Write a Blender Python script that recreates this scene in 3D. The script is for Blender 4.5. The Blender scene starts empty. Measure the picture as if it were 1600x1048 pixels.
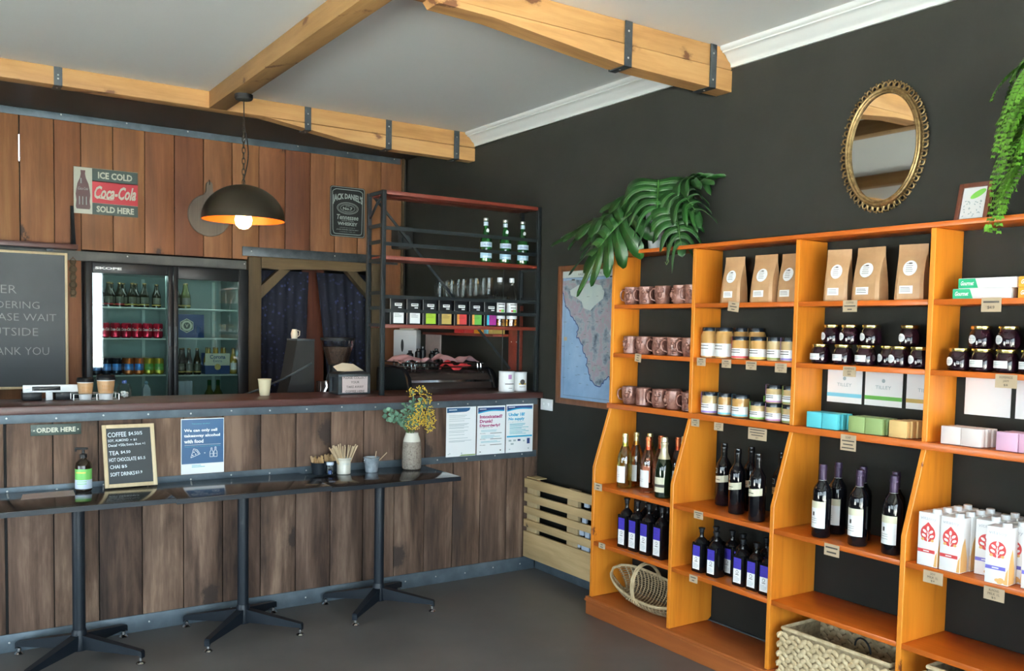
import bpy, bmesh, math, random
from mathutils import Vector, Matrix
random.seed(7)
PI = math.pi
scene = bpy.context.scene
COL = scene.collection

# ---------------------------------------------------------------- camera
F_PX, PPY = 1395.0, 595.0
YAW, PITCH, ROLL = math.radians(33.7), math.radians(-3.35), math.radians(1.13)
CAM = Vector((-3.3044, -4.6791, 1.55))
fw = Vector((math.sin(YAW)*math.cos(PITCH), math.cos(YAW)*math.cos(PITCH), math.sin(PITCH)))
rt = Vector((math.cos(YAW), -math.sin(YAW), 0.0)); up = rt.cross(fw)
r2 = rt*math.cos(ROLL) + up*math.sin(ROLL); u2 = -rt*math.sin(ROLL) + up*math.cos(ROLL)
cd = bpy.data.cameras.new('camera'); cam = bpy.data.objects.new('camera', cd); COL.objects.link(cam)
cam.matrix_world = Matrix(((r2.x, u2.x, -fw.x, CAM.x), (r2.y, u2.y, -fw.y, CAM.y), (r2.z, u2.z, -fw.z, CAM.z), (0, 0, 0, 1)))
cd.sensor_width = 36.0; cd.sensor_fit = 'HORIZONTAL'; cd.lens = 36.0*F_PX/1600.0
cd.shift_y = (PPY-524.0)/1600.0; cd.clip_start = 0.05; cd.clip_end = 200
scene.camera = cam

# ---------------------------------------------------------------- world, daylight, exposure
w = bpy.data.worlds.new('sky'); scene.world = w; w.use_nodes = True
bg = w.node_tree.nodes['Background']; bg.inputs[0].default_value = (0.77, 0.885, 1.0, 1); bg.inputs[1].default_value = 9.5
scene.view_settings.view_transform = 'Standard'; scene.view_settings.look = 'None'
scene.view_settings.exposure = 0.80; scene.view_settings.gamma = 1.0; scene.view_settings.use_curve_mapping = False
scene.cycles.max_bounces = 10; scene.cycles.diffuse_bounces = 6; scene.cycles.glossy_bounces = 5
scene.cycles.transparent_max_bounces = 16; scene.cycles.transmission_bounces = 8
scene.cycles.caustics_reflective = False; scene.cycles.caustics_refractive = False
scene.cycles.sample_clamp_indirect = 6.0
XL, XR, YF, YB, ZC = -6.4, 0.03, -7.2, 1.90, 2.93   # room: left wall, right wall, shopfront, plank wall, ceiling
# daylight enters through the shopfront glazing and the left windows
FRONT_OPEN = [(-6.0, -3.45, 0.1, 2.6), (-3.3, -.76, 0.1, 2.6)]
LEFT_OPEN = [(-6.8, -5.1, 0.7, 2.4), (-4.8, -3.2, 0.7, 2.4), (-2.6, -.4, 0.3, 1.7)]  # third opening added low, shaped to bounce paving light onto the ceiling
def portal(name, loc, rot, sx, sy):
    ld = bpy.data.lights.new(name, 'AREA'); ld.shape = 'RECTANGLE'; ld.size = sx; ld.size_y = sy
    ld.cycles.is_portal = True
    o = bpy.data.objects.new(name, ld); COL.objects.link(o); o.location = loc; o.rotation_euler = rot
for (a, b, c, d) in FRONT_OPEN:
    portal('window_daylight', ((a+b)/2, YF-.12, (c+d)/2), (PI/2, 0, 0), b-a, d-c)
for (a, b, c, d) in LEFT_OPEN:
    portal('window_daylight', (XL-.12, (a+b)/2, (c+d)/2), (PI/2, 0, -PI/2), b-a, d-c)
sd = bpy.data.lights.new('sun', 'SUN'); sd.energy = 110; sd.angle = math.radians(1.5); sd.color = (1, .95, .86)
so = bpy.data.objects.new('sun', sd); COL.objects.link(so)
so.rotation_euler = (math.radians(24), 0, math.radians(-22))

# ---------------------------------------------------------------- materials
MATS = {}
def nt_mat(name):
    m = bpy.data.materials.new(name); m.use_nodes = True; MATS[name] = m
    return m, m.node_tree, m.node_tree.nodes['Principled BSDF']
def flat(name, col, rough=.6, metal=0, spec=.5, emit=None, estr=0, coat=0):
    m, nt, b = nt_mat(name)
    b.inputs['Base Color'].default_value = (*col, 1); b.inputs['Roughness'].default_value = rough
    b.inputs['Metallic'].default_value = metal; b.inputs['Specular IOR Level'].default_value = spec
    if coat: b.inputs['Coat Weight'].default_value = coat; b.inputs['Coat Roughness'].default_value = .08
    if emit: b.inputs['Emission Color'].default_value = (*emit, 1); b.inputs['Emission Strength'].default_value = estr
    return m
def N(nt, t, **kw):
    n = nt.nodes.new(t)
    for k, v in kw.items():
        if k in n.inputs: n.inputs[k].default_value = v
        else: setattr(n, k, v)
    return n
def ramp(nt, fac, stops):
    r = nt.nodes.new('ShaderNodeValToRGB'); e = r.color_ramp.elements
    while len(e) < len(stops): e.new(.5)
    for i, (p, c) in enumerate(stops): e[i].position = p; e[i].color = (*c, 1)
    nt.links.new(fac, r.inputs[0]); return r.outputs[0]
def wood(name, stops, axis=2, scale=1.0, rough=.45, knots=0.0, knot_col=(.03, .012, .006), tint=None, coat=0, bump=.15, stretch=14, knot_scale=2.2, blotch=.55):
    """wood grain running along axis; optional knots; optional per-plank tint from the colour attribute 'plank'"""
    m, nt, b = nt_mat(name); L = nt.links
    tc = N(nt, 'ShaderNodeTexCoord'); mp = N(nt, 'ShaderNodeMapping')
    s = [stretch*scale]*3; s[axis] = 1.1*scale; mp.inputs['Scale'].default_value = s
    L.new(tc.outputs['Object'], mp.inputs[0])
    vec = mp.outputs[0]
    if tint:
        at = N(nt, 'ShaderNodeAttribute', attribute_name='plank')
        va = N(nt, 'ShaderNodeVectorMath', operation='MULTIPLY'); va.inputs[1].default_value = (37, 37, 37)
        L.new(at.outputs['Color'], va.inputs[0])
        vb = N(nt, 'ShaderNodeVectorMath', operation='ADD'); L.new(vec, vb.inputs[0]); L.new(va.outputs[0], vb.inputs[1]); vec = vb.outputs[0]
    n1 = N(nt, 'ShaderNodeTexNoise', Scale=1.0, Detail=7.0, Roughness=.62, Distortion=.5); L.new(vec, n1.inputs['Vector'])
    mpf = N(nt, 'ShaderNodeMapping'); mpf.inputs['Scale'].default_value = [4.5 if i != axis else 1.6 for i in range(3)]; L.new(vec, mpf.inputs[0])
    nf = N(nt, 'ShaderNodeTexNoise', Scale=1.0, Detail=4.0, Roughness=.7); L.new(mpf.outputs[0], nf.inputs['Vector'])
    mf = N(nt, 'ShaderNodeMix', data_type='FLOAT'); mf.inputs[0].default_value = .35; L.new(n1.outputs[0], mf.inputs[2]); L.new(nf.outputs[0], mf.inputs[3])
    c = ramp(nt, mf.outputs[0], stops)
    n2 = N(nt, 'ShaderNodeTexNoise', Scale=1.3*scale, Detail=3.0); L.new(tc.outputs['Object'], n2.inputs['Vector'])
    mx = N(nt, 'ShaderNodeMix', data_type='RGBA', blend_type='MULTIPLY'); mx.inputs[0].default_value = blotch
    L.new(c, mx.inputs[6]); L.new(ramp(nt, n2.outputs[0], [(.3, (.62, .6, .58)), (.7, (1.15, 1.15, 1.15))]), mx.inputs[7]); c = mx.outputs[2]
    if knots:
        mk = N(nt, 'ShaderNodeMapping'); ks = [knot_scale*1.6]*3; ks[axis] = knot_scale; ks[axis] *= 1.0; mk.inputs['Scale'].default_value = ks
        L.new(tc.outputs['Object'], mk.inputs[0]); kv = mk.outputs[0]
        if tint:
            vc = N(nt, 'ShaderNodeVectorMath', operation='ADD'); L.new(kv, vc.inputs[0]); L.new(va.outputs[0], vc.inputs[1]); kv = vc.outputs[0]
        nd = N(nt, 'ShaderNodeTexNoise', Scale=3.2, Detail=6.0, Roughness=.7); L.new(kv, nd.inputs['Vector'])
        ad = N(nt, 'ShaderNodeMix', data_type='RGBA'); ad.inputs[0].default_value = .30; L.new(kv, ad.inputs[6]); L.new(nd.outputs['Color'], ad.inputs[7])
        sx = N(nt, 'ShaderNodeSeparateXYZ'); L.new(ad.outputs[2], sx.inputs[0]); sa = N(nt, 'ShaderNodeMath', operation='ADD'); cx_ = N(nt, 'ShaderNodeCombineXYZ')
        L.new(sx.outputs[0], sa.inputs[0]); L.new(sx.outputs[1], sa.inputs[1]); L.new(sa.outputs[0], cx_.inputs[0]); L.new(sx.outputs[2], cx_.inputs[1])
        vo = N(nt, 'ShaderNodeTexVoronoi', Scale=1.0, Randomness=1.0, voronoi_dimensions='2D'); L.new(cx_.outputs[0], vo.inputs['Vector'])
        kf = ramp(nt, vo.outputs['Distance'], [(.0, (1, 1, 1)), (knots*.45, (.95, .95, .95)), (knots*.62, (.35, .35, .35)), (knots, (0, 0, 0))])
        sc_ = N(nt, 'ShaderNodeSeparateColor'); L.new(vo.outputs['Color'], sc_.inputs[0]); st_ = N(nt, 'ShaderNodeMath', operation='GREATER_THAN'); st_.inputs[1].default_value = .42
        L.new(sc_.outputs[0], st_.inputs[0]); mk_ = N(nt, 'ShaderNodeMath', operation='MULTIPLY'); L.new(kf, mk_.inputs[0]); L.new(st_.outputs[0], mk_.inputs[1]); kf = mk_.outputs[0]
        m2 = N(nt, 'ShaderNodeMix', data_type='RGBA'); L.new(kf, m2.inputs[0]); L.new(c, m2.inputs[6]); m2.inputs[7].default_value = (*knot_col, 1); c = m2.outputs[2]
    if tint:
        m3 = N(nt, 'ShaderNodeMix', data_type='RGBA', blend_type='MULTIPLY'); m3.inputs[0].default_value = 1
        sp = N(nt, 'ShaderNodeSeparateColor'); L.new(at.outputs['Color'], sp.inputs[0])
        L.new(c, m3.inputs[6]); L.new(ramp(nt, sp.outputs[0], tint), m3.inputs[7]); c = m3.outputs[2]
    L.new(c, b.inputs['Base Color']); b.inputs['Roughness'].default_value = rough
    if coat: b.inputs['Coat Weight'].default_value = coat; b.inputs['Coat Roughness'].default_value = .12
    bp = N(nt, 'ShaderNodeBump', Strength=bump, Distance=.003); L.new(mf.outputs[0], bp.inputs['Height']); L.new(bp.outputs[0], b.inputs['Normal'])
    return m
def mottled(name, stops, scale=6, rough=.6, metal=0, detail=5, bump=0, spec=.5, rvar=None):
    m, nt, b = nt_mat(name); L = nt.links
    tc = N(nt, 'ShaderNodeTexCoord'); n1 = N(nt, 'ShaderNodeTexNoise', Scale=float(scale), Detail=float(detail), Roughness=.6)
    L.new(tc.outputs['Object'], n1.inputs['Vector']); L.new(ramp(nt, n1.outputs[0], stops), b.inputs['Base Color'])
    b.inputs['Roughness'].default_value = rough; b.inputs['Metallic'].default_value = metal; b.inputs['Specular IOR Level'].default_value = spec
    if bump:
        bp = N(nt, 'ShaderNodeBump', Strength=float(bump), Distance=.004); L.new(n1.outputs[0], bp.inputs['Height']); L.new(bp.outputs[0], b.inputs['Normal'])
    if rvar:
        mr = N(nt, 'ShaderNodeMapRange'); mr.inputs[3].default_value = rvar[0]; mr.inputs[4].default_value = rvar[1]
        L.new(n1.outputs[0], mr.inputs[0]); L.new(mr.outputs[0], b.inputs['Roughness'])
    return m
def thin_glass(name, tint=(1, 1, 1), gloss=.10, rough=.02, fr=.7):
    m = bpy.data.materials.new(name); m.use_nodes = True; MATS[name] = m; nt = m.node_tree; nt.nodes.clear(); L = nt.links
    o = N(nt, 'ShaderNodeOutputMaterial'); t = N(nt, 'ShaderNodeBsdfTransparent', Color=(*tint, 1)); g = N(nt, 'ShaderNodeBsdfGlossy', Roughness=rough)
    g.inputs[0].default_value = (1, 1, 1, 1)
    lw = N(nt, 'ShaderNodeFresnel', IOR=1.5); ma = N(nt, 'ShaderNodeMath', operation='MULTIPLY_ADD'); ma.inputs[1].default_value = fr; ma.inputs[2].default_value = gloss
    L.new(lw.outputs[0], ma.inputs[0]); mx = N(nt, 'ShaderNodeMixShader'); L.new(ma.outputs[0], mx.inputs[0]); L.new(t.outputs[0], mx.inputs[1]); L.new(g.outputs[0], mx.inputs[2]); L.new(mx.outputs[0], o.inputs[0])
    return m

M = {}
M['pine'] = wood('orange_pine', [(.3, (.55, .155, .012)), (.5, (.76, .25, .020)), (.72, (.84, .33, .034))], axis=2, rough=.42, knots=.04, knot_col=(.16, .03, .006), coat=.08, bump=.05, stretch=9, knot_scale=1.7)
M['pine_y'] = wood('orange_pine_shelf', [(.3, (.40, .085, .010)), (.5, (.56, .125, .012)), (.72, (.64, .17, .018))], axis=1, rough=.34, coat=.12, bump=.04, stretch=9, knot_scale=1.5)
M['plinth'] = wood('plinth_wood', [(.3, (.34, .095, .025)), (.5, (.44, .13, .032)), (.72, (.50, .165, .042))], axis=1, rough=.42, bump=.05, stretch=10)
M['plank_back'] = wood('red_brown_plank', [(.25, (.105, .038, .015)), (.5, (.25, .100, .042)), (.72, (.38, .178, .080))], axis=2, rough=.66, knots=.06, tint=[(0, (.55, .42, .38)), (.3, (.9, .82, .75)), (.6, (1, 1, .95)), (1, (1.1, 1.15, 1.0))], stretch=7, knot_scale=1.4, knot_col=(.035, .014, .008))
M['plank_bar'] = wood('weathered_plank', [(.36, (.035, .021, .015)), (.45, (.10, .061, .042)), (.54, (.185, .12, .084)), (.64, (.33, .235, .168))], axis=2, rough=.8, knots=.20, tint=[(0, (.66, .60, .60)), (.5, (.9, .84, .82)), (1, (1.1, 1.05, 1.02))], stretch=6, knot_scale=2.3, knot_col=(.045, .030, .024), bump=.9, blotch=1.0)
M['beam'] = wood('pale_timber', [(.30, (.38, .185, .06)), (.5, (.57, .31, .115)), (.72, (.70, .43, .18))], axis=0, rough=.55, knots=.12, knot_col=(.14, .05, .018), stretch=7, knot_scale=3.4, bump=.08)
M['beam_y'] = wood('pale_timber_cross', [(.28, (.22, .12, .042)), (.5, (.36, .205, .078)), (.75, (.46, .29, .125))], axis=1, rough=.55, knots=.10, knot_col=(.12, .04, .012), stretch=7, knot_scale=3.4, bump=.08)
M['red_top'] = wood('red_brown_counter', [(.3, (.050, .020, .018)), (.6, (.095, .038, .034)), (.8, (.13, .058, .052))], axis=0, rough=.38, bump=.08, stretch=9)
M['red_shelf'] = wood('red_stained_wood', [(.3, (.11, .018, .010)), (.6, (.19, .032, .018)), (.8, (.25, .05, .028))], axis=0, rough=.42, bump=.08)
M['door_wood'] = wood('old_door_timber', [(.3, (.055, .038, .018)), (.55, (.105, .070, .032)), (.8, (.15, .10, .05))], axis=2, rough=.7, knots=.07, stretch=8)
M['door_wood_x'] = wood('old_lintel_timber', [(.3, (.075, .05, .022)), (.55, (.145, .095, .042)), (.8, (.2, .14, .07))], axis=0, rough=.7, stretch=8)
M['crate'] = wood('raw_pine', [(.3, (.46, .31, .14)), (.55, (.66, .48, .25)), (.8, (.76, .59, .35))], axis=1, rough=.6, knots=.04, stretch=8)
M['crate_v'] = wood('raw_pine_post', [(.3, (.45, .33, .17)), (.55, (.6, .46, .26)), (.8, (.7, .55, .33))], axis=2, rough=.6, stretch=8)
M['frame_wood'] = wood('map_frame_wood', [(.3, (.11, .038, .014)), (.55, (.19, .072, .03)), (.8, (.25, .10, .045))], axis=2, rough=.4)
M['pale_frame'] = wood('pale_frame_wood', [(.3, (.62, .48, .27)), (.55, (.75, .60, .37)), (.8, (.82, .69, .46))], axis=2, rough=.5, bump=.03)
M['dark_table'] = wood('dark_stained_tabletop', [(.3, (.012, .008, .007)), (.6, (.028, .018, .015)), (.8, (.045, .03, .025))], axis=0, rough=.13, bump=.02, stretch=10)
M['mahogany'] = wood('mahogany_frame', [(.3, (.09, .022, .012)), (.6, (.17, .05, .025)), (.8, (.24, .08, .04))], axis=2, rough=.35)
M['grey_wood'] = wood('grey_board_wood', [(.3, (.13, .10, .075)), (.6, (.2, .155, .115)), (.8, (.26, .2, .15))], axis=2, rough=.5)
M['wall'] = mottled('charcoal_paint', [(.3, (.019, .0195, .0172)), (.7, (.024, .0243, .0215))], scale=3, rough=.7, spec=.12)
M['soffit'] = flat('black_paint', (.018, .018, .016), .6)
M['ceiling'] = mottled('white_ceiling_paint', [(.3, (.84, .845, .82)), (.7, (.87, .875, .85))], scale=1.2, rough=.85)
M['cornice'] = flat('white_cornice_paint', (.90, .90, .87), .55)
M['floor'] = mottled('dark_concrete_floor', [(.30, (.098, .090, .086)), (.52, (.130, .120, .114)), (.70, (.158, .146, .138)), (.86, (.21, .195, .185))], scale=2.2, detail=10, rough=.4, bump=.1, rvar=(.34, .55))
M['outside'] = flat('pale_paving', (.72, .71, .67), .8)
M['steel'] = mottled('raw_steel_band', [(.3, (.080, .108, .130)), (.5, (.11, .145, .175)), (.72, (.16, .205, .24))], scale=7, rough=.5, metal=.35, detail=6)
M['steel_dark'] = mottled('dark_steel', [(.3, (.045, .055, .065)), (.7, (.10, .115, .125))], scale=12, rough=.45, metal=.6)
M['lintel'] = mottled('grey_lintel_paint', [(.35, (.10, .105, .10)), (.65, (.17, .17, .155))], scale=4, rough=.6)
M['black_metal'] = flat('black_powder_coat', (.008, .013, .020), .42, .1, .4)
M['rack_metal'] = flat('rack_steel', (.010, .014, .017), .6, .1, .25)
M['black_plastic'] = flat('black_plastic', (.007, .008, .010), .4, spec=.3)
M['black_matt'] = flat('black_matt', (.01, .01, .01), .75)
M['black_gloss'] = flat('black_gloss', (.006, .006, .007), .10, spec=.4)
M['chrome'] = flat('chrome', (.75, .76, .78), .12, 1)
M['zinc'] = mottled('galvanised_zinc', [(.35, (.30, .36, .42)), (.65, (.48, .54, .60))], scale=40, rough=.4, metal=.4)
M['screw'] = flat('screw_metal', (.7, .7, .68), .3, .9)
M['white'] = flat('white_plastic', (.78, .79, .80), .4)
M['paper'] = flat('white_paper', (.92, .94, .95), .45)
M['placemat'] = mottled('pinkish_paper', [(.3, (.42, .33, .31)), (.7, (.5, .41, .38))], scale=20, rough=.5)
M['slate'] = mottled('chalkboard_slate', [(.3, (.035, .044, .050)), (.7, (.052, .062, .068))], scale=3, rough=.5)
M['slate2'] = flat('chalkboard_black', (.028, .036, .042), .5)
M['chalk'] = flat('chalk', (.36, .37, .37), .9)
M['chalkw'] = flat('chalk_marker', (.80, .90, .95), .8)
M['kraft'] = mottled('kraft_paper', [(.3, (.44, .25, .12)), (.7, (.52, .31, .155))], scale=30, rough=.42)
M['kraft_tag'] = flat('kraft_card', (.50, .38, .25), .7)
M['print'] = flat('dark_print', (.07, .06, .05), .7)
M['print_l'] = flat('grey_print', (.42, .50, .52), .7)
M['label'] = flat('white_label', (.91, .91, .90), .45)
M['cream_label'] = flat('cream_label', (.74, .70, .52), .5)
M['copper'] = mottled('copper_glaze', [(.3, (.15, .060, .045)), (.5, (.25, .11, .085)), (.75, (.40, .21, .165))], scale=26, rough=.26, metal=.12, detail=3)
M['copper_in'] = flat('mug_inside', (.12, .05, .04), .35)
M['glass'] = thin_glass('clear_glass', (.94, .96, .95), .012, fr=.28)
M['door_glass'] = thin_glass('fridge_door_glass', (.80, .88, .86), .045)
M['win_glass'] = thin_glass('window_glass', (.95, .98, .97), .02)
M['mirror'] = flat('mirror_silver', (.80, .80, .76), .02, 1)
M['gold'] = mottled('aged_gold', [(.3, (.16, .10, .045)), (.6, (.38, .265, .12)), (.8, (.58, .43, .21))], scale=60, rough=.36, metal=.85)
M['gold_lid'] = flat('gold_lid', (.75, .60, .22), .22, 1)
M['goldfoil'] = flat('gold_foil', (.80, .68, .35), .3, .9)
M['copperfoil'] = flat('copper_foil', (.62, .16, .06), .3, .8)
M['palegold'] = flat('pale_gold_foil', (.78, .70, .48), .35, .7)
M['winedark'] = flat('dark_wine_glass', (.004, .004, .006), .06, spec=.45)
M['green_dk'] = flat('dark_green_glass', (.006, .014, .006), .06)
M['water_green'] = flat('green_glass', (.006, .060, .012), .06, coat=.5)
M['whitewine'] = thin_glass('white_wine', (.74, .78, .42), .05)
M['rose'] = thin_glass('rose_wine', (.96, .62, .48), .05)
M['honey'] = thin_glass('amber_wine', (.86, .58, .26), .05)
M['purple_foil'] = flat('purple_capsule', (.045, .025, .06), .35, .3)
M['oil_blue'] = flat('blue_label', (.055, .035, .42), .5)
M['oil_pale'] = flat('pale_blue_label', (.55, .64, .78), .5)
M['jam'] = flat('dark_jam', (.012, .003, .007), .08, spec=.45)
M['pb'] = flat('peanut_butter', (.55, .30, .095), .16, coat=.6)
M['pb_pale'] = flat('pale_nut_butter', (.60, .43, .21), .16, coat=.6)
M['black_lid'] = flat('black_lid', (.010, .016, .024), .22)
M['tag_red'] = flat('red_tag', (.62, .06, .07), .5); M['tag_yellow'] = flat('yellow_tag', (.75, .55, .12), .5)
M['tag_violet'] = flat('violet_tag', (.30, .22, .62), .5); M['tag_cyan'] = flat('cyan_tag', (.22, .62, .78), .5)
M['tag_green'] = flat('green_tag', (.22, .60, .10), .5); M['tag_pink'] = flat('pink_tag', (.60, .28, .55), .5)
M['tag_olive'] = flat('olive_tag', (.25, .30, .08), .5); M['tag_tan'] = flat('tan_tag', (.62, .40, .16), .5)
M['soap_blue'] = flat('blue_soap', (.11, .60, .68), .55); M['soap_green'] = flat('green_soap', (.30, .42, .16), .55)
M['soap_yellow'] = flat('yellow_soap', (.74, .50, .20), .55); M['soap_white'] = flat('cream_soap', (.80, .70, .66), .55); M['soap_pink'] = flat('pink_soap', (.75, .45, .62), .55)
M['green_box'] = flat('green_box_print', (.02, .42, .20), .4); M['orange_box'] = flat('orange_box_print', (.85, .38, .03), .4); M['brown_box'] = flat('brown_box_print', (.45, .20, .05), .4)
M['carton_red'] = flat('carton_red', (.66, .06, .06), .5); M['carton_blue'] = flat('carton_blue', (.16, .14, .56), .5); M['carton_tan'] = flat('carton_tan', (.78, .45, .16), .5); M['carton_grey'] = flat('carton_lettering', (.55, .55, .6), .5)
M['carton'] = flat('carton_white', (.92, .90, .89), .35)
M['leaf'] = mottled('monstera_leaf', [(.3, (.007, .036, .007)), (.6, (.014, .066, .012)), (.8, (.028, .10, .02))], scale=8, rough=.34)
M['leaf_rib'] = flat('leaf_rib', (.04, .12, .025), .45)
M['fern'] = mottled('fern_leaf', [(.3, (.06, .22, .012)), (.6, (.15, .40, .03)), (.8, (.26, .55, .06))], scale=14, rough=.5)
M['euc'] = mottled('grey_green_leaf', [(.3, (.08, .19, .12)), (.7, (.18, .33, .23))], scale=20, rough=.6)
M['wattle'] = flat('yellow_blossom', (.72, .50, .05), .7)
M['stem'] = flat('green_stem', (.10, .16, .05), .6)
M['vase_white'] = mottled('white_ceramic', [(.3, (.6, .6, .6)), (.7, (.74, .74, .74))], scale=12, rough=.5)
M['beer_label'] = flat('dark_beer_label', (.13, .13, .10), .5)
M['glaze'] = flat('cream_glaze', (.66, .64, .56), .25)
M['speckle'] = mottled('speckled_stoneware', [(.36, (.13, .10, .08)), (.45, (.24, .205, .17)), (.7, (.30, .265, .225))], scale=110, rough=.7, detail=3)
M['wicker'] = mottled('dark_wicker', [(.3, (.16, .11, .06)), (.7, (.40, .30, .17))], scale=40, rough=.7)
M['wicker_l'] = mottled('pale_wicker', [(.3, (.40, .29, .16)), (.7, (.62, .49, .29))], scale=30, rough=.65)
M['seagrass'] = mottled('woven_seagrass', [(.3, (.44, .32, .17)), (.7, (.72, .58, .36))], scale=25, rough=.75)
M['bulb'] = flat('lit_bulb', (1, .8, .45), .3, emit=(1.0, .62, .25), estr=14)
M['lamp_gold'] = flat('lamp_gold_lining', (.62, .13, .010), .5, .3)
M['lamp_dark'] = flat('dark_bronze_shade', (.03, .024, .016), .38, .5)
M['led'] = flat('fridge_tube', (1, 1, 1), .4, emit=(.8, 1, .95), estr=2.5)
M['fridge_in'] = flat('fridge_liner', (.30, .38, .37), .5)
M['wire'] = flat('white_wire_shelf', (.62, .70, .67), .35)
M['can_red'] = flat('red_can', (.55, .012, .05), .22, .6); M['can_silver'] = flat('can_silver', (.5, .5, .52), .3, .9)
M['can_dark'] = flat('navy_can', (.012, .018, .04), .25, .5); M['can_blue'] = flat('blue_can_band', (.04, .22, .62), .3, .3)
M['can_orange'] = flat('orange_can', (.62, .17, .04), .25, .5); M['can_yellow'] = flat('yellow_can', (.58, .48, .05), .25, .5)
M['beer'] = flat('brown_beer_glass', (.018, .016, .008), .08, coat=.4); M['beer_green'] = flat('olive_beer_glass', (.07, .085, .015), .1, coat=.4)
M['beer_clear'] = flat('pale_beer_glass', (.45, .30, .05), .1, coat=.4)
M['navy'] = flat('navy_print', (.025, .06, .20), .5); M['poster_blue'] = flat('poster_blue', (.030, .11, .25), .3)
M['magenta'] = flat('magenta_print', (.42, .05, .20), .5); M['cyan'] = flat('cyan_print', (.03, .42, .68), .5); M['teal'] = flat('teal_print', (.10, .5, .6), .5)
M['sign_green'] = flat('sign_dark_green', (.035, .06, .05), .45); M['sign_red'] = flat('sign_red', (.50, .02, .035), .4); M['sign_cream'] = flat('sign_cream', (.62, .62, .50), .5)
M['bottle_brown'] = flat('sign_bottle_brown', (.07, .02, .02), .4); M['sign_black'] = flat('sign_black', (.014, .016, .015), .45); M['sign_grey'] = flat('sign_silver', (.40, .45, .42), .5)
M['pump_green'] = flat('green_label', (.16, .52, .12), .4); M['amber'] = flat('dark_amber_plastic', (.02, .012, .006), .15)
M['towel'] = flat('pink_towel', (.72, .42, .45), .9); M['redcloth'] = flat('red_cloth', (.50, .025, .03), .85)
M['machine'] = flat('machine_panel', (.085, .062, .055), .18, .4, coat=.3)
M['beans'] = mottled('coffee_beans', [(.3, (.02, .010, .006)), (.6, (.07, .035, .022)), (.8, (.12, .065, .04))], scale=90, rough=.5, bump=1.0)
M['cup_cream'] = flat('cream_paper_cup', (.68, .60, .40), .6); M['napkin'] = flat('napkin_paper', (.66, .60, .46), .8)
M['sticks'] = wood('pale_stick_wood', [(.3, (.55, .40, .24)), (.7, (.72, .57, .38))], axis=2, rough=.6)
M['sugar'] = flat('brown_sugar_sachet', (.42, .27, .13), .6)
M['pink_paper'] = flat('pink_sign_paper', (.55, .45, .44), .6)
M['map_sea'] = mottled('map_sea', [(.3, (.17, .30, .50)), (.5, (.27, .42, .62)), (.75, (.40, .54, .70))], scale=3, rough=.35)
M['map_land'] = mottled('map_land', [(.34, (.05, .08, .11)), (.43, (.20, .26, .32)), (.50, (.34, .38, .42)), (.56, (.38, .29, .35)), (.63, (.28, .36, .36)), (.75, (.50, .52, .52))], scale=11, rough=.35, detail=12)
M['map_white'] = mottled('map_ice', [(.3, (.45, .55, .55)), (.8, (.62, .66, .60))], scale=9, rough=.35)
M['tea_lime'] = flat('lime_print', (.40, .62, .05), .4); M['tea_gold'] = flat('gold_print', (.58, .42, .12), .4); M['tea_red'] = flat('red_print', (.62, .06, .06), .4)
M['tea_orange'] = flat('orange_print', (.80, .36, .08), .4); M['tea_green'] = flat('green_print', (.14, .45, .08), .4); M['tea_purple'] = flat('purple_print', (.38, .03, .28), .4); M['tea_blue'] = flat('sky_print', (.05, .50, .68), .4)
M['water_label'] = flat('pale_blue_paper', (.36, .55, .70), .5)
def curtain_mat():
    m, nt, b = nt_mat('blue_floral_curtain'); L = nt.links
    tc = N(nt, 'ShaderNodeTexCoord'); vo = N(nt, 'ShaderNodeTexVoronoi', Scale=26.0, Randomness=1.0); L.new(tc.outputs['Object'], vo.inputs['Vector'])
    vo2 = N(nt, 'ShaderNodeTexNoise', Scale=3.5, Detail=2.0); L.new(tc.outputs['Object'], vo2.inputs['Vector'])
    f = ramp(nt, vo.outputs['Distance'], [(.0, (1, 1, 1)), (.2, (.7, .7, .7)), (.34, (0, 0, 0))])
    f2 = ramp(nt, vo2.outputs[0], [(.42, (.15, .15, .15)), (.62, (1, 1, 1))])
    mm = N(nt, 'ShaderNodeMix', data_type='RGBA', blend_type='MULTIPLY'); mm.inputs[0].default_value = 1; L.new(f, mm.inputs[6]); L.new(f2, mm.inputs[7])
    mx = N(nt, 'ShaderNodeMix', data_type='RGBA'); L.new(mm.outputs[2], mx.inputs[0]); mx.inputs[6].default_value = (.010, .012, .026, 1); mx.inputs[7].default_value = (.05, .07, .20, 1)
    L.new(mx.outputs[2], b.inputs['Base Color']); b.inputs['Roughness'].default_value = .9
    return m
M['curtain'] = curtain_mat()

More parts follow.
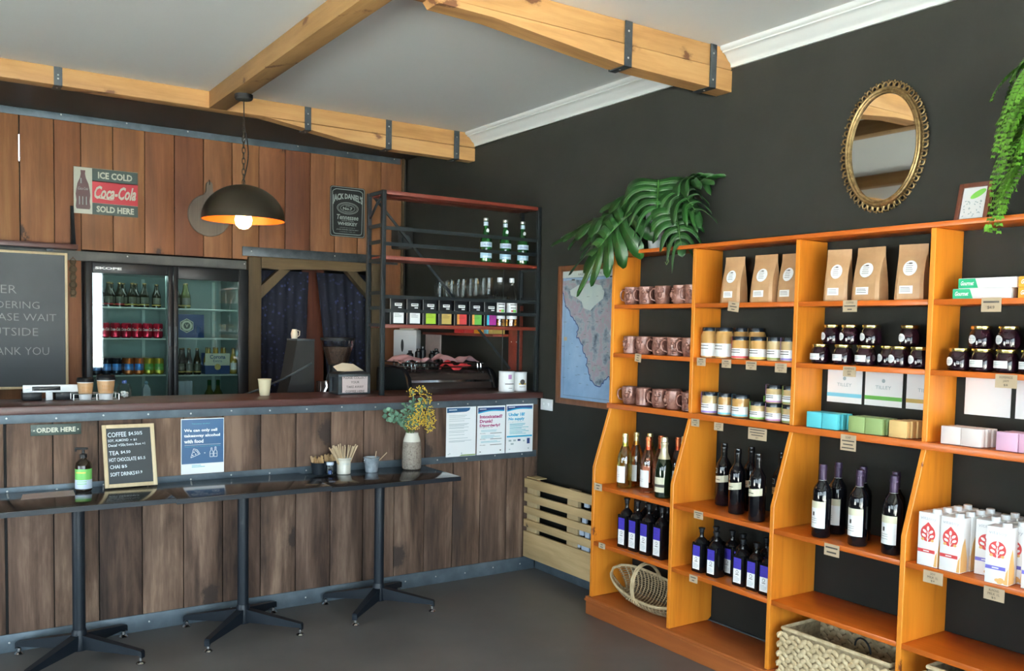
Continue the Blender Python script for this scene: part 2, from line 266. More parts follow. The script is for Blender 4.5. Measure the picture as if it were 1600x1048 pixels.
# ---------------------------------------------------------------- mesh helpers
def V(*a): return Vector(a)
class MB:
    """collects shapes and links them as ONE mesh"""
    def __init__(s): s.v = []; s.f = []; s.mi = []; s.col = []
    def add(s, vs, fs, mi=0, col=None):
        o = len(s.v); s.v += [tuple(p) for p in vs]
        for f in fs: s.f.append([i+o for i in f]); s.mi.append(mi); s.col.append(col)
        return s
    def box(s, x0, x1, y0, y1, z0, z1, mi=0, bev=0.0, col=None, M4=None):
        if bev <= 0:
            vs = [(x, y, z) for x in (x0, x1) for y in (y0, y1) for z in (z0, z1)]
            fs = [(0, 1, 3, 2), (4, 6, 7, 5), (0, 4, 5, 1), (2, 3, 7, 6), (0, 2, 6, 4), (1, 5, 7, 3)]
        else:
            bm = bmesh.new(); bmesh.ops.create_cube(bm, size=1)
            for q in bm.verts: q.co = V(x0+(q.co.x+.5)*(x1-x0), y0+(q.co.y+.5)*(y1-y0), z0+(q.co.z+.5)*(z1-z0))
            bev = min(bev, .45*min(abs(x1-x0), abs(y1-y0), abs(z1-z0)))
            bmesh.ops.bevel(bm, geom=bm.edges[:], offset=bev, segments=2, affect='EDGES', profile=.5)
            bm.verts.index_update(); vs = [q.co.copy() for q in bm.verts]; fs = [[q.index for q in f.verts] for f in bm.faces]; bm.free()
        if M4 is not None: vs = [M4 @ V(*p) for p in vs]
        return s.add(vs, fs, mi, col)
    def lathe(s, prof, n=20, c=(0, 0, 0), mi=0, axis=2, M4=None, sq=0):
        """revolve [(r, z)...]; closed at ends where r = 0"""
        vs = []; fs = []; rings = []
        for r, z in prof:
            if r <= 1e-6: rings.append([len(vs)]); vs.append(V(0, 0, z))
            else:
                rings.append(list(range(len(vs), len(vs)+n)))
                for k in range(n):
                    a = 2*PI*k/n; ca, sa = math.cos(a), math.sin(a)
                    if sq:
                        d = (abs(ca)**sq + abs(sa)**sq)**(1/sq); ca, sa = ca/d, sa/d
                    vs.append(V(r*ca, r*sa, z))
        for a, b in zip(rings, rings[1:]):
            if len(a) == 1 and len(b) == 1: continue
            for k in range(n):
                k2 = (k+1) % n
                if len(a) == 1: fs.append((a[0], b[k2], b[k]))
                elif len(b) == 1: fs.append((a[k], a[k2], b[0]))
                else: fs.append((a[k], a[k2], b[k2], b[k]))
        if axis == 0: vs = [V(p.z, p.x, p.y) for p in vs]
        if axis == 1: vs = [V(p.y, p.z, p.x) for p in vs]
        cc = V(*c); vs = [p+cc for p in vs]
        if M4 is not None: vs = [M4 @ p for p in vs]
        return s.add(vs, fs, mi)
    def tube(s, pts, r, n=8, mi=0, closed=False, cap=True):
        pts = [V(*p) for p in pts]; m = len(pts); vs = []; fs = []
        rr = r if isinstance(r, (list, tuple)) else [r]*m
        prev = None
        for i, p in enumerate(pts):
            a = pts[(i-1) % m] if (closed or i > 0) else p; b = pts[(i+1) % m] if (closed or i < m-1) else p
            t = (b-a).normalized()
            if prev is None: x = t.orthogonal().normalized()
            else:
                x = prev - t*prev.dot(t)
                x = x.normalized() if x.length > 1e-6 else t.orthogonal().normalized()
            prev = x; y = t.cross(x)
            for k in range(n):
                an = 2*PI*k/n; vs.append(p + (x*math.cos(an)+y*math.sin(an))*rr[i])
        for i in range(m if closed else m-1):
            j = (i+1) % m
            for k in range(n):
                k2 = (k+1) % n; fs.append((i*n+k, i*n+k2, j*n+k2, j*n+k))
        if cap and not closed: fs.append(list(range(n))[::-1]); fs.append([(m-1)*n+k for k in range(n)])
        return s.add(vs, fs, mi)
    def prism(s, pts, a, b, plane='xz', mi=0, M4=None):
        """extrude a 2D outline (counter-clockwise) from a to b along the missing axis"""
        n = len(pts)
        def P(p, t):
            return {'xz': V(p[0], t, p[1]), 'yz': V(t, p[0], p[1]), 'xy': V(p[0], p[1], t)}[plane]
        vs = [P(p, a) for p in pts]+[P(p, b) for p in pts]
        fs = [list(range(n))[::-1], [n+i for i in range(n)]]+[(i, (i+1) % n, n+(i+1) % n, n+i) for i in range(n)]
        if M4 is not None: vs = [M4 @ p for p in vs]
        return s.add(vs, fs, mi)
    def sphere(s, c, r, mi=0, n=10, sc=(1, 1, 1), M4=None):
        prof = [(r*math.sin(PI*i/(n//2+2)), -r*math.cos(PI*i/(n//2+2))) for i in range(n//2+3)]
        prof[0] = (0, -r); prof[-1] = (0, r)
        T = Matrix.Translation(V(*c)) @ Matrix.Diagonal((*sc, 1))
        if M4 is not None: T = M4 @ T
        return s.lathe(prof, n, mi=mi, M4=T)
    def patch(s, r, z0, z1, ang, wid, mi=0, t=.0006, n=10, tilt=0):
        """label curved round a bottle of radius r, centred at angle ang (degrees; 270 = local -Y)"""
        vs = []; fs = []; rr = r+t
        for i in range(n+1):
            a = math.radians(ang-wid/2+wid*i/n); dz = tilt*(i/n-.5)
            vs += [V(rr*math.cos(a), rr*math.sin(a), z0+dz), V(rr*math.cos(a), rr*math.sin(a), z1+dz)]
        for i in range(n): fs.append((2*i, 2*i+2, 2*i+3, 2*i+1))
        return s.add(vs, fs, mi)
    def mesh(s, name, mats, sharp=35):
        me = bpy.data.meshes.new(name); me.from_pydata(s.v, [], s.f)
        for m in (mats if isinstance(mats, (list, tuple)) else [mats]): me.materials.append(M[m] if isinstance(m, str) else m)
        me.polygons.foreach_set('material_index', s.mi); me.polygons.foreach_set('use_smooth', [True]*len(s.f))
        if any(c is not None for c in s.col):
            ca = me.color_attributes.new('plank', 'FLOAT_COLOR', 'CORNER')
            for p, c in zip(me.polygons, s.col):
                for li in p.loop_indices: ca.data[li].color = (*(c or (.5, .5, .5)), 1)
        me.update(); bm = bmesh.new(); bm.from_mesh(me); bmesh.ops.recalc_face_normals(bm, faces=bm.faces[:]); bm.to_mesh(me); bm.free()
        me.set_sharp_from_angle(angle=math.radians(sharp))
        return me
def link(name, me, parent=None, loc=(0, 0, 0), rot=(0, 0, 0)):
    o = bpy.data.objects.new(name, me); COL.objects.link(o); o.location = loc; o.rotation_euler = rot
    if parent is not None: o.parent = parent
    return o
def tag(o, label=None, cat=None, group=None, kind=None):
    if label: o['label'] = label
    if cat: o['category'] = cat
    if group: o['group'] = group
    if kind: o['kind'] = kind
    return o
def thing(name, label, cat, loc=(0, 0, 0), rz=0, group=None, rot=None):
    o = bpy.data.objects.new(name, None); COL.objects.link(o); o.empty_display_size = .05
    o.location = loc; o.rotation_euler = rot or (0, 0, math.radians(rz)); return tag(o, label, cat, group)
def part(name, mb, mats, parent, label=None, sharp=35):
    o = link(name, mb.mesh(name, mats, sharp), parent); tag(o, label); return o
def struct(name, mb, mats, sharp=35): return tag(link(name, mb.mesh(name, mats, sharp)), kind='structure')
def place(parts, name, label, cat, loc, rz=0, group=None, mats=None, scale=None, rot=None):
    """a copy of a thing: parts = [(name, mesh, parent name or None)], every part its own object sharing mesh data"""
    r = thing(name, label, cat, loc, rz, group, rot)
    if scale: r.scale = scale
    made = {}
    for pn, me, par in parts:
        o = link(pn, me, made.get(par, r)); made[pn] = o
        if mats and pn in mats:
            for i, mn in enumerate(mats[pn] if isinstance(mats[pn], (list, tuple)) else [mats[pn]]):
                if mn: o.material_slots[i].link = 'OBJECT'; o.material_slots[i].material = M[mn]
    return r
def P_(name, mb, mats, par=None, sharp=35): return (name, mb.mesh(name, mats, sharp), par)

# ---------------------------------------------------------------- lettering
FRONT = (V(1, 0, 0), V(0, 0, 1), V(0, -1, 0))     # right, up, outward for surfaces facing local -Y
_tc = {}
def glyphs(txt, bold=0.0, shear=0.0):
    k = (txt, bold, shear)
    if k not in _tc:
        cu = bpy.data.curves.new('t', 'FONT'); cu.body = txt; cu.resolution_u = 2; cu.offset = bold; cu.shear = shear
        o = bpy.data.objects.new('t', cu); COL.objects.link(o); dg = bpy.context.evaluated_depsgraph_get(); dg.update()
        me = bpy.data.meshes.new_from_object(o.evaluated_get(dg))
        vs = [v.co.copy() for v in me.vertices]; fs = [list(p.vertices) for p in me.polygons]
        bpy.data.objects.remove(o); bpy.data.curves.remove(cu); bpy.data.meshes.remove(me)
        x0 = min(v.x for v in vs); x1 = max(v.x for v in vs); y0 = min(v.y for v in vs); y1 = max(v.y for v in vs)
        _tc[k] = ([((v.x-x0)/(x1-x0), (v.y-y0)/(y1-y0)) for v in vs], fs)
    return _tc[k]
def text(mb, txt, c, w_, h_, mi=0, off=.0012, bold=0.0, shear=0.0, frame=FRONT, bend=None, rot=0, left=False):
    """write txt inside a w x h rectangle centred at c on a surface; bend(u, v) may warp it"""
    vs, fs = glyphs(txt, bold, shear); R, U_, O = frame; c = V(*c); out = []
    for u, v in vs:
        a, b = ((u if left else u-.5))*w_, (v-.5)*h_
        if bend: a, b = bend(a, b)
        if rot: a, b = a*math.cos(rot)-b*math.sin(rot), a*math.sin(rot)+b*math.cos(rot)
        out.append(c + R*a + U_*b + O*off)
    mb.add(out, fs, mi); return mb
def flatrect(mb, c, w_, h_, mi=0, off=.0008, frame=FRONT):
    R, U_, O = frame; c = V(*c)+O*off
    return mb.add([c-R*w_/2-U_*h_/2, c+R*w_/2-U_*h_/2, c+R*w_/2+U_*h_/2, c-R*w_/2+U_*h_/2], [(0, 1, 2, 3)], mi)
def flatell(mb, c, w_, h_, mi=0, off=.0008, frame=FRONT, n=24, rot=0):
    R, U_, O = frame; c = V(*c)+O*off; out = []
    for k in range(n):
        a, b = w_/2*math.cos(2*PI*k/n), h_/2*math.sin(2*PI*k/n); a, b = a*math.cos(rot)-b*math.sin(rot), a*math.sin(rot)+b*math.cos(rot)
        out.append(c+R*a+U_*b)
    return mb.add(out, [list(range(n))], mi)
def flatpoly(mb, c, pts, mi=0, off=.0008, frame=FRONT):
    R, U_, O = frame; c = V(*c)+O*off
    return mb.add([c+R*a+U_*b for a, b in pts], [list(range(len(pts)))], mi)
def lines(mb, c, w_, ys, mi=0, th=.0015, off=.001, frame=FRONT, seed=1):
    rnd = random.Random(seed)
    for y in ys:
        ww = w_*rnd.uniform(.6, 1); flatrect(mb, V(*c)+frame[1]*y-frame[0]*(w_-ww)/2, ww, th, mi, off, frame)
WALLF = (V(0, -1, 0), V(0, 0, 1), V(-1, 0, 0))    # surfaces facing -X (right wall)

# ================================================================ THE SETTING
mb = MB(); mb.box(XL-.2, XR+.2, YF-.2, 2.7, -.12, 0); struct('floor', mb, 'floor')
mb = MB(); mb.box(XL-.2, XR+.2, YF-.2, 2.7, ZC, ZC+.12); struct('ceiling', mb, 'ceiling')
mb = MB(); mb.box(XL, XR-.0005, .947, YB-.001, ZC-.035, ZC-.001); struct('trim_9', mb, 'soffit')
mb = MB(); mb.box(XR, XR+.2, YF-.2, 2.7, 0, ZC); struct('wall_right', mb, 'wall')
mb = MB(); mb.box(-40, 20, -40, YF-.2, -.14, -.10); mb.box(-40, XL-.2, YF-.2, 8, -.14, -.10); struct('floor_outside', mb, 'outside')
def wall_with_holes(mb, axis, a0, a1, z1, holes, p, q):
    """wall slab from p to q, running a0..a1 along the other axis, holes = (a, b, zlo, zhi)"""
    def bx(a, b, lo, hi):
        if b-a < 1e-4 or hi-lo < 1e-4: return
        if axis == 'y': mb.box(a, b, p, q, lo, hi)
        else: mb.box(p, q, a, b, lo, hi)
    cur = a0
    for (a, b, lo, hi) in sorted(holes):
        bx(cur, a, 0, z1); bx(a, b, 0, lo); bx(a, b, hi, z1); cur = b
    bx(cur, a1, 0, z1)
mb = MB(); wall_with_holes(mb, 'y', XL, XR, ZC, FRONT_OPEN, YF-.2, YF); struct('wall_front', mb, 'wall')
mb = MB(); wall_with_holes(mb, 'x', YF, YB+.03, ZC, LEFT_OPEN, XL-.2, XL); struct('wall_left', mb, 'wall')
wn = 0
for (a, b, lo, hi) in FRONT_OPEN:
    wn += 1; f = MB(); y0, y1 = YF-.13, YF-.07
    for x in (a, (a+b)/2-.03, b-.06): f.box(x, x+.06, y0, y1, lo, hi)
    f.box(a, b, y0, y1, lo, lo+.08); f.box(a, b, y0, y1, hi-.06, hi)
    fo = struct('window_%d' % wn, f, 'black_metal'); g = MB(); g.box(a+.03, b-.03, YF-.103, YF-.097, lo+.04, hi-.03)
    go = link('pane', g.mesh('pane', 'win_glass'), fo)
for (a, b, lo, hi) in LEFT_OPEN:
    wn += 1; f = MB()
    for y in (a, (a+b)/2-.03, b-.06): f.box(XL-.13, XL-.07, y, y+.06, lo, hi)
    f.box(XL-.13, XL-.07, a, b, lo, lo+.08); f.box(XL-.13, XL-.07, a, b, hi-.06, hi)
    fo = struct('window_%d' % wn, f, 'black_metal'); g = MB(); g.box(XL-.103, XL-.097, a+.03, b-.03, lo+.04, hi-.03)
    link('pane', g.mesh('pane', 'win_glass'), fo)

# back wall: vertical planks over a black backing, open for the fridge and the curtained doorway
rnd = random.Random(3)
seams = [-2.741-.198*k for k in range(20, 0, -1)] + [-2.741, -2.543, -2.384, -2.187, -1.984, -1.788, -1.589, -1.386, -1.19, -.992, -.795, -.596, -.405, -.208, -.012]
zt = 2.90
mb = MB()
for i in range(len(seams)-1):
    a, b = seams[i], seams[i+1]; g = .0022
    lo = 0.0; lo = 2.02 if a > -2.40 and b < -.16 else lo
    gl = .0022; gr = .0022
    col = (rnd.random(), rnd.random(), rnd.random())
    if abs(a+2.741) < .01: gl = .0035
    if abs(b+2.741) < .01: gr = .0035
    if abs(a+2.543) < .01: col = (.35, .2, .9)
    mb.box(a+gl, b-gr, YB, YB+.022, lo, zt, bev=.002, col=col)
struct('wall_back', mb, 'plank_back')
mb = MB()   # backing (black) with the slit of daylight at one seam, and the dark space behind
mb.box(XL, -2.746, YB+.03, YB+.05, 0, ZC); mb.box(-2.736, -2.376, YB+.03, YB+.05, 0, ZC)
mb.box(-2.746, -2.736, YB+.03, YB+.05, 0, 2.565); mb.box(-2.746, -2.736, YB+.03, YB+.05, 2.735, ZC)
mb.box(-2.376, -.18, YB+.03, YB+.05, 2.03, ZC); mb.box(-.18, XR, YB+.03, YB+.05, 0, ZC)
mb.box(-2.376, XR, 2.68, 2.72, 0, ZC); mb.box(-2.43, -2.38, YB+.05, 2.72, 0, ZC)
struct('wall_back_lining', mb, 'soffit')
mb = MB(); mb.box(XL, XR, YB-.03, YB+.02, 2.905, ZC); struct('trim_1', mb, 'soffit')
# steel bands
def band(name, x0, x1, y0, y1, z0, z1, screws, mat='steel'):
    m_ = MB(); m_.box(x0, x1, y0, y1, z0, z1, bev=.0015)
    o = struct(name, m_, mat)
    s_ = MB()
    for (x, z) in screws: s_.sphere((x, y0-.0005, z), .0055, sc=(1, .5, 1), n=8)
    if screws: link('screws', s_.mesh('screws', 'screw'), o)
    return o
band('trim_2', XL, -.045, YB-.012, YB-.0005, 2.85, 2.908, [(-2.9+.4*k, 2.885) for k in range(8)])
band('trim_3', XL, -1.285, YB-.012, YB-.0005, 1.945, 2.008, [(-1.30, 1.985), (-2.1, 1.99)], 'lintel')
band('trim_4', -1.315, -.06, YB-.016, YB-.004, 2.045, 2.112, [(-1.25, 2.08), (-.6, 2.085)], 'steel_dark')
mb = MB(); mb.box(-.03, -.012, YB-.03, YB+.0, 0, 2.90, bev=.004); struct('trim_5', mb, 'door_wood')

# cornice along the right wall, broken by the beam
prof = [(.0, 2.84), (-.012, 2.84), (-.012, 2.852), (-.018, 2.862), (-.03, 2.869), (-.040, 2.880), (-.050, 2.893), (-.062, 2.900), (-.072, 2.901), (-.072, 2.908), (-.082, 2.911), (-.088, 2.918), (-.088, 2.93), (0, 2.93)]
for i, (a, b) in enumerate([(-1.457, .848), (YF, -1.563)]):
    mb = MB(); mb.prism([(XR+x, z) for x, z in prof][::-1], a, b, 'xz'); struct('trim_%d' % (6+i), mb, 'cornice', 60)

# exposed beams under the ceiling
def strap(parent, x0, x1, y0, y1, zb, mat='steel_dark'):
    m_ = MB(); t = .004
    m_.box(x0, x1, y0-t, y0-.0003, zb-t, ZC-.002); m_.box(x0, x1, y1+.0003, y1+t, zb-t, ZC-.002); m_.box(x0, x1, y0-t, y1+t, zb-t, zb-.0003)
    o = link('strap', m_.mesh('strap', mat), parent); s_ = MB()
    for z in ((ZC+zb)/2+.035, (ZC+zb)/2-.05): s_.sphere(((x0+x1)/2, y0-t, z), .006, sc=(1, .5, 1), n=8)
    s_.sphere(((x0+x1)/2, (y0+y1)/2, zb-t), .006, sc=(1, 1, .5), n=8)
    link('screws', s_.mesh('screws', 'screw'), o)
r = thing('ceiling_beam', 'long pale timber ceiling beam with four steel straps, running above the plank wall', 'beam', (0, .85, 2.83), group=None)
def child(name, m_, mats, par, inv):
    o = link(name, m_.mesh(name, mats), par); o.location = -V(*inv); return o
m_ = MB(); m_.box(XL, XR, .85, .945, 2.83, ZC-.001, bev=.003); child('upper_timber', m_, 'beam', r, (0, .85, 2.83))
m_ = MB(); m_.prism([(-1.50, 2.8285), (-1.44, 2.822), (-.95, 2.757), (-.6, 2.739), (XR, 2.737), (XR, 2.826), (-1.2, 2.826)], .854, .941, 'xz'); child('haunch_timber', m_, 'beam', r, (0, .85, 2.83))
def strap2(x, y0, y1, zb, root, inv):
    m_ = MB(); t = .004; x0, x1 = x-.021, x+.021
    m_.box(x0, x1, y0-t, y0-.0003, zb-t, ZC-.002); m_.box(x0, x1, y1+.0003, y1+t, zb-t, ZC-.002); m_.box(x0, x1, y0-t, y1+t, zb-t, zb-.0003)
    o = child('strap', m_, 'steel_dark', root, inv); s_ = MB()
    for z in (ZC-.045, zb+.035): s_.sphere((x, y0-t, z), .005, sc=(1, .5, 1), n=8)
    s_.sphere((x, (y0+y1)/2, zb-t), .005, sc=(1, 1, .5), n=8)
    link('screws', s_.mesh('screws', 'screw'), o)
for x, zb in ((-2.64, 2.83), (-1.215, 2.785), (-.65, 2.738), (-.125, 2.735)): strap2(x, .85, .945, zb, r, (0, .85, 2.83))
r = thing('ceiling_beam', 'thick knotty ceiling beam with two steel straps, meeting the dark wall above the plant', 'beam', (0, -1.56, 2.8))
m_ = MB(); m_.box(XL, XR, -1.56, -1.46, 2.83, ZC-.001, bev=.003); child('upper_timber', m_, 'beam', r, (0, -1.56, 2.8))
m_ = MB(); m_.prism([(-1.62, 2.829), (-1.60, 2.805), (-1.35, 2.80), (-.68, 2.735), (-.3, 2.728), (XR, 2.725), (XR, 2.826), (-1.2, 2.826)], -1.563, -1.462, 'xz'); child('haunch_timber', m_, 'beam', r, (0, -1.56, 2.8))
for x, zb in ((-.64, 2.732), (-.105, 2.726)): strap2(x, -1.565, -1.46, zb, r, (0, -1.56, 2.8))
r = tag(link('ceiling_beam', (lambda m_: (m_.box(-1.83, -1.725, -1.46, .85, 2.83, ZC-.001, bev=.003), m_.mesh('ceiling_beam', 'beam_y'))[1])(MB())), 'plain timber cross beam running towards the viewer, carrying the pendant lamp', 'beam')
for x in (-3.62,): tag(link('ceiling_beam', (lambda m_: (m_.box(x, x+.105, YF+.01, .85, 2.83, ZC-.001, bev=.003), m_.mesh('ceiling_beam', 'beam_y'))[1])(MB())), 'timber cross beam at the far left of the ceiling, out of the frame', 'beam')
for y in (-4.3, -6.6): tag(link('ceiling_beam', (lambda m_: (m_.box(-3.51, XR-.09, y, y+.1, 2.80, ZC-.001, bev=.003), m_.mesh('ceiling_beam', 'beam'))[1])(MB())), 'timber ceiling beam behind the viewer, seen only in the oval mirror' if y > -5 else 'timber ceiling beam close to the shopfront, behind the viewer', 'beam')

# skirting on the right wall
mb = MB(); mb.box(XR-.018, XR-.0005, YF, -.012, 0, .10, bev=.004); struct('baseboard_right', mb, 'steel')

# ---------------------------------------------------------------- the bar counter
r = thing('bar_counter', 'long bar counter clad in weathered vertical planks with a red-brown timber top', 'counter', (0, 0, 0))
m_ = MB(); cs = [-2.976-.198*k for k in range(16, 0, -1)]+[-2.976, -2.779, -2.582, -2.384, -2.185, -1.987, -1.787, -1.592, -1.391, -1.193, -.996, -.797, -.602, -.405, -.208, -.077, .028]
rnd = random.Random(11)
for i in range(len(cs)-1):
    g = .0025 if i < 33 else .002
    if abs(cs[i]+2.976) < .01: m_.box(cs[i]+.006, cs[i+1]-g, 0, .02, .05, 1.10, bev=.002, col=(.25, .5, .7))
    else: m_.box(cs[i]+g, cs[i+1]-g-(.004 if abs(cs[i+1]+2.976) < .01 else 0), 0, .02, .05, 1.10, bev=.002, col=(rnd.random(), rnd.random(), rnd.random()))
part('plank_front', m_, 'plank_bar', r)
m_ = MB(); m_.box(XL+.01, .028, .022, .05, 0, 1.11); m_.box(XL+.01, .028, .36, .39, 0, 1.11); m_.box(XL+.01, XL+.05, .05, .36, 0, 1.11); part('carcass', m_, 'black_matt', r)
m_ = MB(); m_.box(XL+.01, .022, -.055, .40, 1.112, 1.150, bev=.004); part('bar_top', m_, 'red_top', r)
for nm, z0, z1, yy in (('upper_band', 1.068, 1.1115, -.007), ('lower_band', .731, .773, -.006), ('kick_band', .0, .085, -.008)):
    m_ = MB(); m_.box(XL+.01, .012, yy, -.0005, z0, z1, bev=.0012); o = part(nm, m_, 'steel', r)
    s_ = MB()
    for k in range(26): s_.sphere((-.1-.205*k, yy, (z0+z1)/2+.004*math.sin(k*2.3)), .0048, sc=(1, .5, 1), n=8)
    part('screws', s_, 'screw', o)

# ---------------------------------------------------------------- shelving unit
UY = [-.942, -1.546, -2.158, -2.772, -3.388]      # faces of the uprights towards the viewer
r = thing('shelving_unit', 'wide orange pine shelving unit with sloping sides along the dark wall', 'shelves', (0, 0, 0))
T = .021; XBK = .028; XU = -.158; XLW = -.262
for y in UY:
    m_ = MB(); pr = [(XBK, 1.955), (XBK, .115), (.008, .098), (XLW, .098), (XLW, .81), (XU, 1.128), (XU, 1.955)] if True else None
    m_.prism([(x, z) for x, z in pr], y, y+T, 'xz')
    o = part('side_panel', m_, 'pine', r, sharp=8)
    bvm = o.modifiers.new('edge', 'BEVEL'); bvm.width = .0025; bvm.segments = 2; bvm.limit_method = 'ANGLE'
LV = [(1.955, XU-.004), (1.69, XU+.002), (1.428, XU+.002), (.715, XLW+.03), (.405, XLW+.002)]
for k in range(4):
    y1, y0 = UY[k]-.0006, UY[k+1]+T+.0006
    for z, xf in LV:
        if z == 1.955: continue
        xx = XLW+.002 if z == .715 else xf
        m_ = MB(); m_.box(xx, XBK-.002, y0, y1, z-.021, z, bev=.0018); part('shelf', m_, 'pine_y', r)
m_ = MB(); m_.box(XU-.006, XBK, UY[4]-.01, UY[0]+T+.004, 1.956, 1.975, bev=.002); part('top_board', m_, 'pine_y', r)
m_ = MB()
for k in range(4):
    m_.box(XU-.002, XBK-.002, UY[k+1]+T+.0006, UY[k]-.0006, 1.134, 1.155)
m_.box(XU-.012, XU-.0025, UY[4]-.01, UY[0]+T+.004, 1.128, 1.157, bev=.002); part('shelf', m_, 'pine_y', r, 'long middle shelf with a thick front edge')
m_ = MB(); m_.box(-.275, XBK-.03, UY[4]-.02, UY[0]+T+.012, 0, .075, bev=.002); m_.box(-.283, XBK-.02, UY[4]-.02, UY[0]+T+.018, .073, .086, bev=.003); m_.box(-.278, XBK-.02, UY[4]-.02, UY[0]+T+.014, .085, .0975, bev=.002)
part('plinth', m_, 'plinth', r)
# little card labels pinned on the shelf edges
def price_tag(X, Y, Z, w_, h_, words, label, tilt=0):
    w_ *= .88; h_ *= .86
    rr = thing('price_tag', label, 'tag', (X, Y, Z), -90, 'kraft price tags on the shelf edges'); rr.rotation_euler.y = tilt
    m_ = MB(); m_.box(-w_/2, w_/2, -.0012, 0, -h_, 0); part('card', m_, 'kraft_tag', rr)
    m_ = MB(); n = len(words)
    for i, t in enumerate(words):
        z_ = -h_*(i+.75)/(n+.5)
        if t[0] == '~': flatrect(m_, (0, -.0014, z_), w_*.16*len(t), h_*.16/(n+.5)*2); continue
        ww = min(w_*.86, .0052*len(t)+.004); text(m_, t, (0, -.0014, z_), ww, h_*.62/(n+.5))
    part('lettering', m_, 'print', rr)
XT = XU-.0015; XT3 = XU-.0135; XTL = XLW-.001
tags = [
 (XT, -1.80, 1.694, .075, .052, ['~~', '~~~~', '~~'], 'kraft tag under the coffee bags of the second column', .12),
 (XT, -2.418, 1.692, .075, .055, ['COFFEE', '~~~~~', '~~'], 'kraft tag under the coffee bags of the third column', 0),
 (XT, -2.99, 1.692, .08, .058, ['~~~~~', '$4.9'], 'kraft tag under the green and white boxes', 0),
 (XT, -1.153, 1.432, .055, .05, ['~~~', '~~', '~~~'], 'kraft tag under the middle row of mugs', .12),
 (XT, -1.605, 1.428, .065, .045, ['~~~', 'BUTTER', '$9'], 'kraft tag below the tall peanut butter jars', 0),
 (XT, -1.766, 1.426, .065, .045, ['~~~', 'BUTTER', '$9'], 'kraft tag below the jar with the red strip', 0),
 (XT, -1.915, 1.424, .07, .045, ['~~~~~', 'BUTTER', '$9'], 'kraft tag below the jar with the yellow strip', 0),
 (XT, -2.082, 1.422, .072, .047, ['ALMOND', 'BUTTER', '$12'], 'kraft tag nearest the upright below the jar with the violet strip', 0),
 (XT, -2.428, 1.424, .068, .048, ['HOMEMADE', 'JAM', '$8'], 'kraft tag under the jam jars of the third column', 0),
 (XT, -3.055, 1.425, .085, .055, ['HOMEMADE', 'JAM', '$8'], 'kraft tag under the jam jars at the right edge of the photo', 0),
 (XT3, -1.590, 1.132, .06, .043, ['~~~', 'BUTTER', '~~'], 'kraft tag under the jar with the purple strip', 0),
 (XT3, -1.742, 1.128, .065, .043, ['ALMOND', 'BUTTER', '$9'], 'kraft tag under the jars with cyan strips', 0),
 (XT3, -1.975, 1.126, .12, .062, ['~~~~~', '~~~~~', '~~~~', '$9'], 'widest kraft tag, under the stacked pink-label jars', 0),
 (XT3, -2.445, 1.148, .082, .075, ['SOAP', '~~~~~', '~~~~', '~~~~~'], 'tall kraft tag under the green soap bars', 0),
 (XTL, -.975, .728, .075, .045, ['~~~', '~~'], 'kraft tag on the sloping upright beside the white wine', 0),
 (XTL, -1.02, .412, .06, .035, ['~~', '~~~'], 'small kraft tag on the shelf of square oil bottles left', 0),
 (XTL, -1.72, .712, .066, .042, ['~~~~~', '~~~', '~~'], 'kraft tag under the black bottles with slanted cream bands', 0),
 (XTL, -1.70, .402, .06, .040, ['~~~~', '~~'], 'kraft tag under the short square oil bottles', 0),
 (XTL, -2.455, .712, .08, .055, ['~~~~~', '~~~~'], 'kraft tag under the purple-capped wine bottles', 0),
 (XTL, -2.885, .705, .085, .052, ['SOY', 'MILK 1L', '$4'], 'kraft tag under the red banded milk cartons', 0),
 (XTL, -3.105, .702, .08, .052, ['ALMOND', 'MILK 1L', '$5'], 'kraft tag under the blue banded milk cartons', 0)]
for t in tags: price_tag(*t)

# ================================================================ GOODS ON THE SHELVES (prototypes face local -Y)
def ordn(i, n, what):
    names = {1: ['only'], 2: ['left', 'right'], 3: ['left', 'middle', 'right']}
    if n in names: return names[n][i]
    w_ = ['first', 'second', 'third', 'fourth', 'fifth', 'sixth', 'seventh', 'eighth', 'ninth']
    return 'last' if i == n-1 and n > 5 else w_[i]
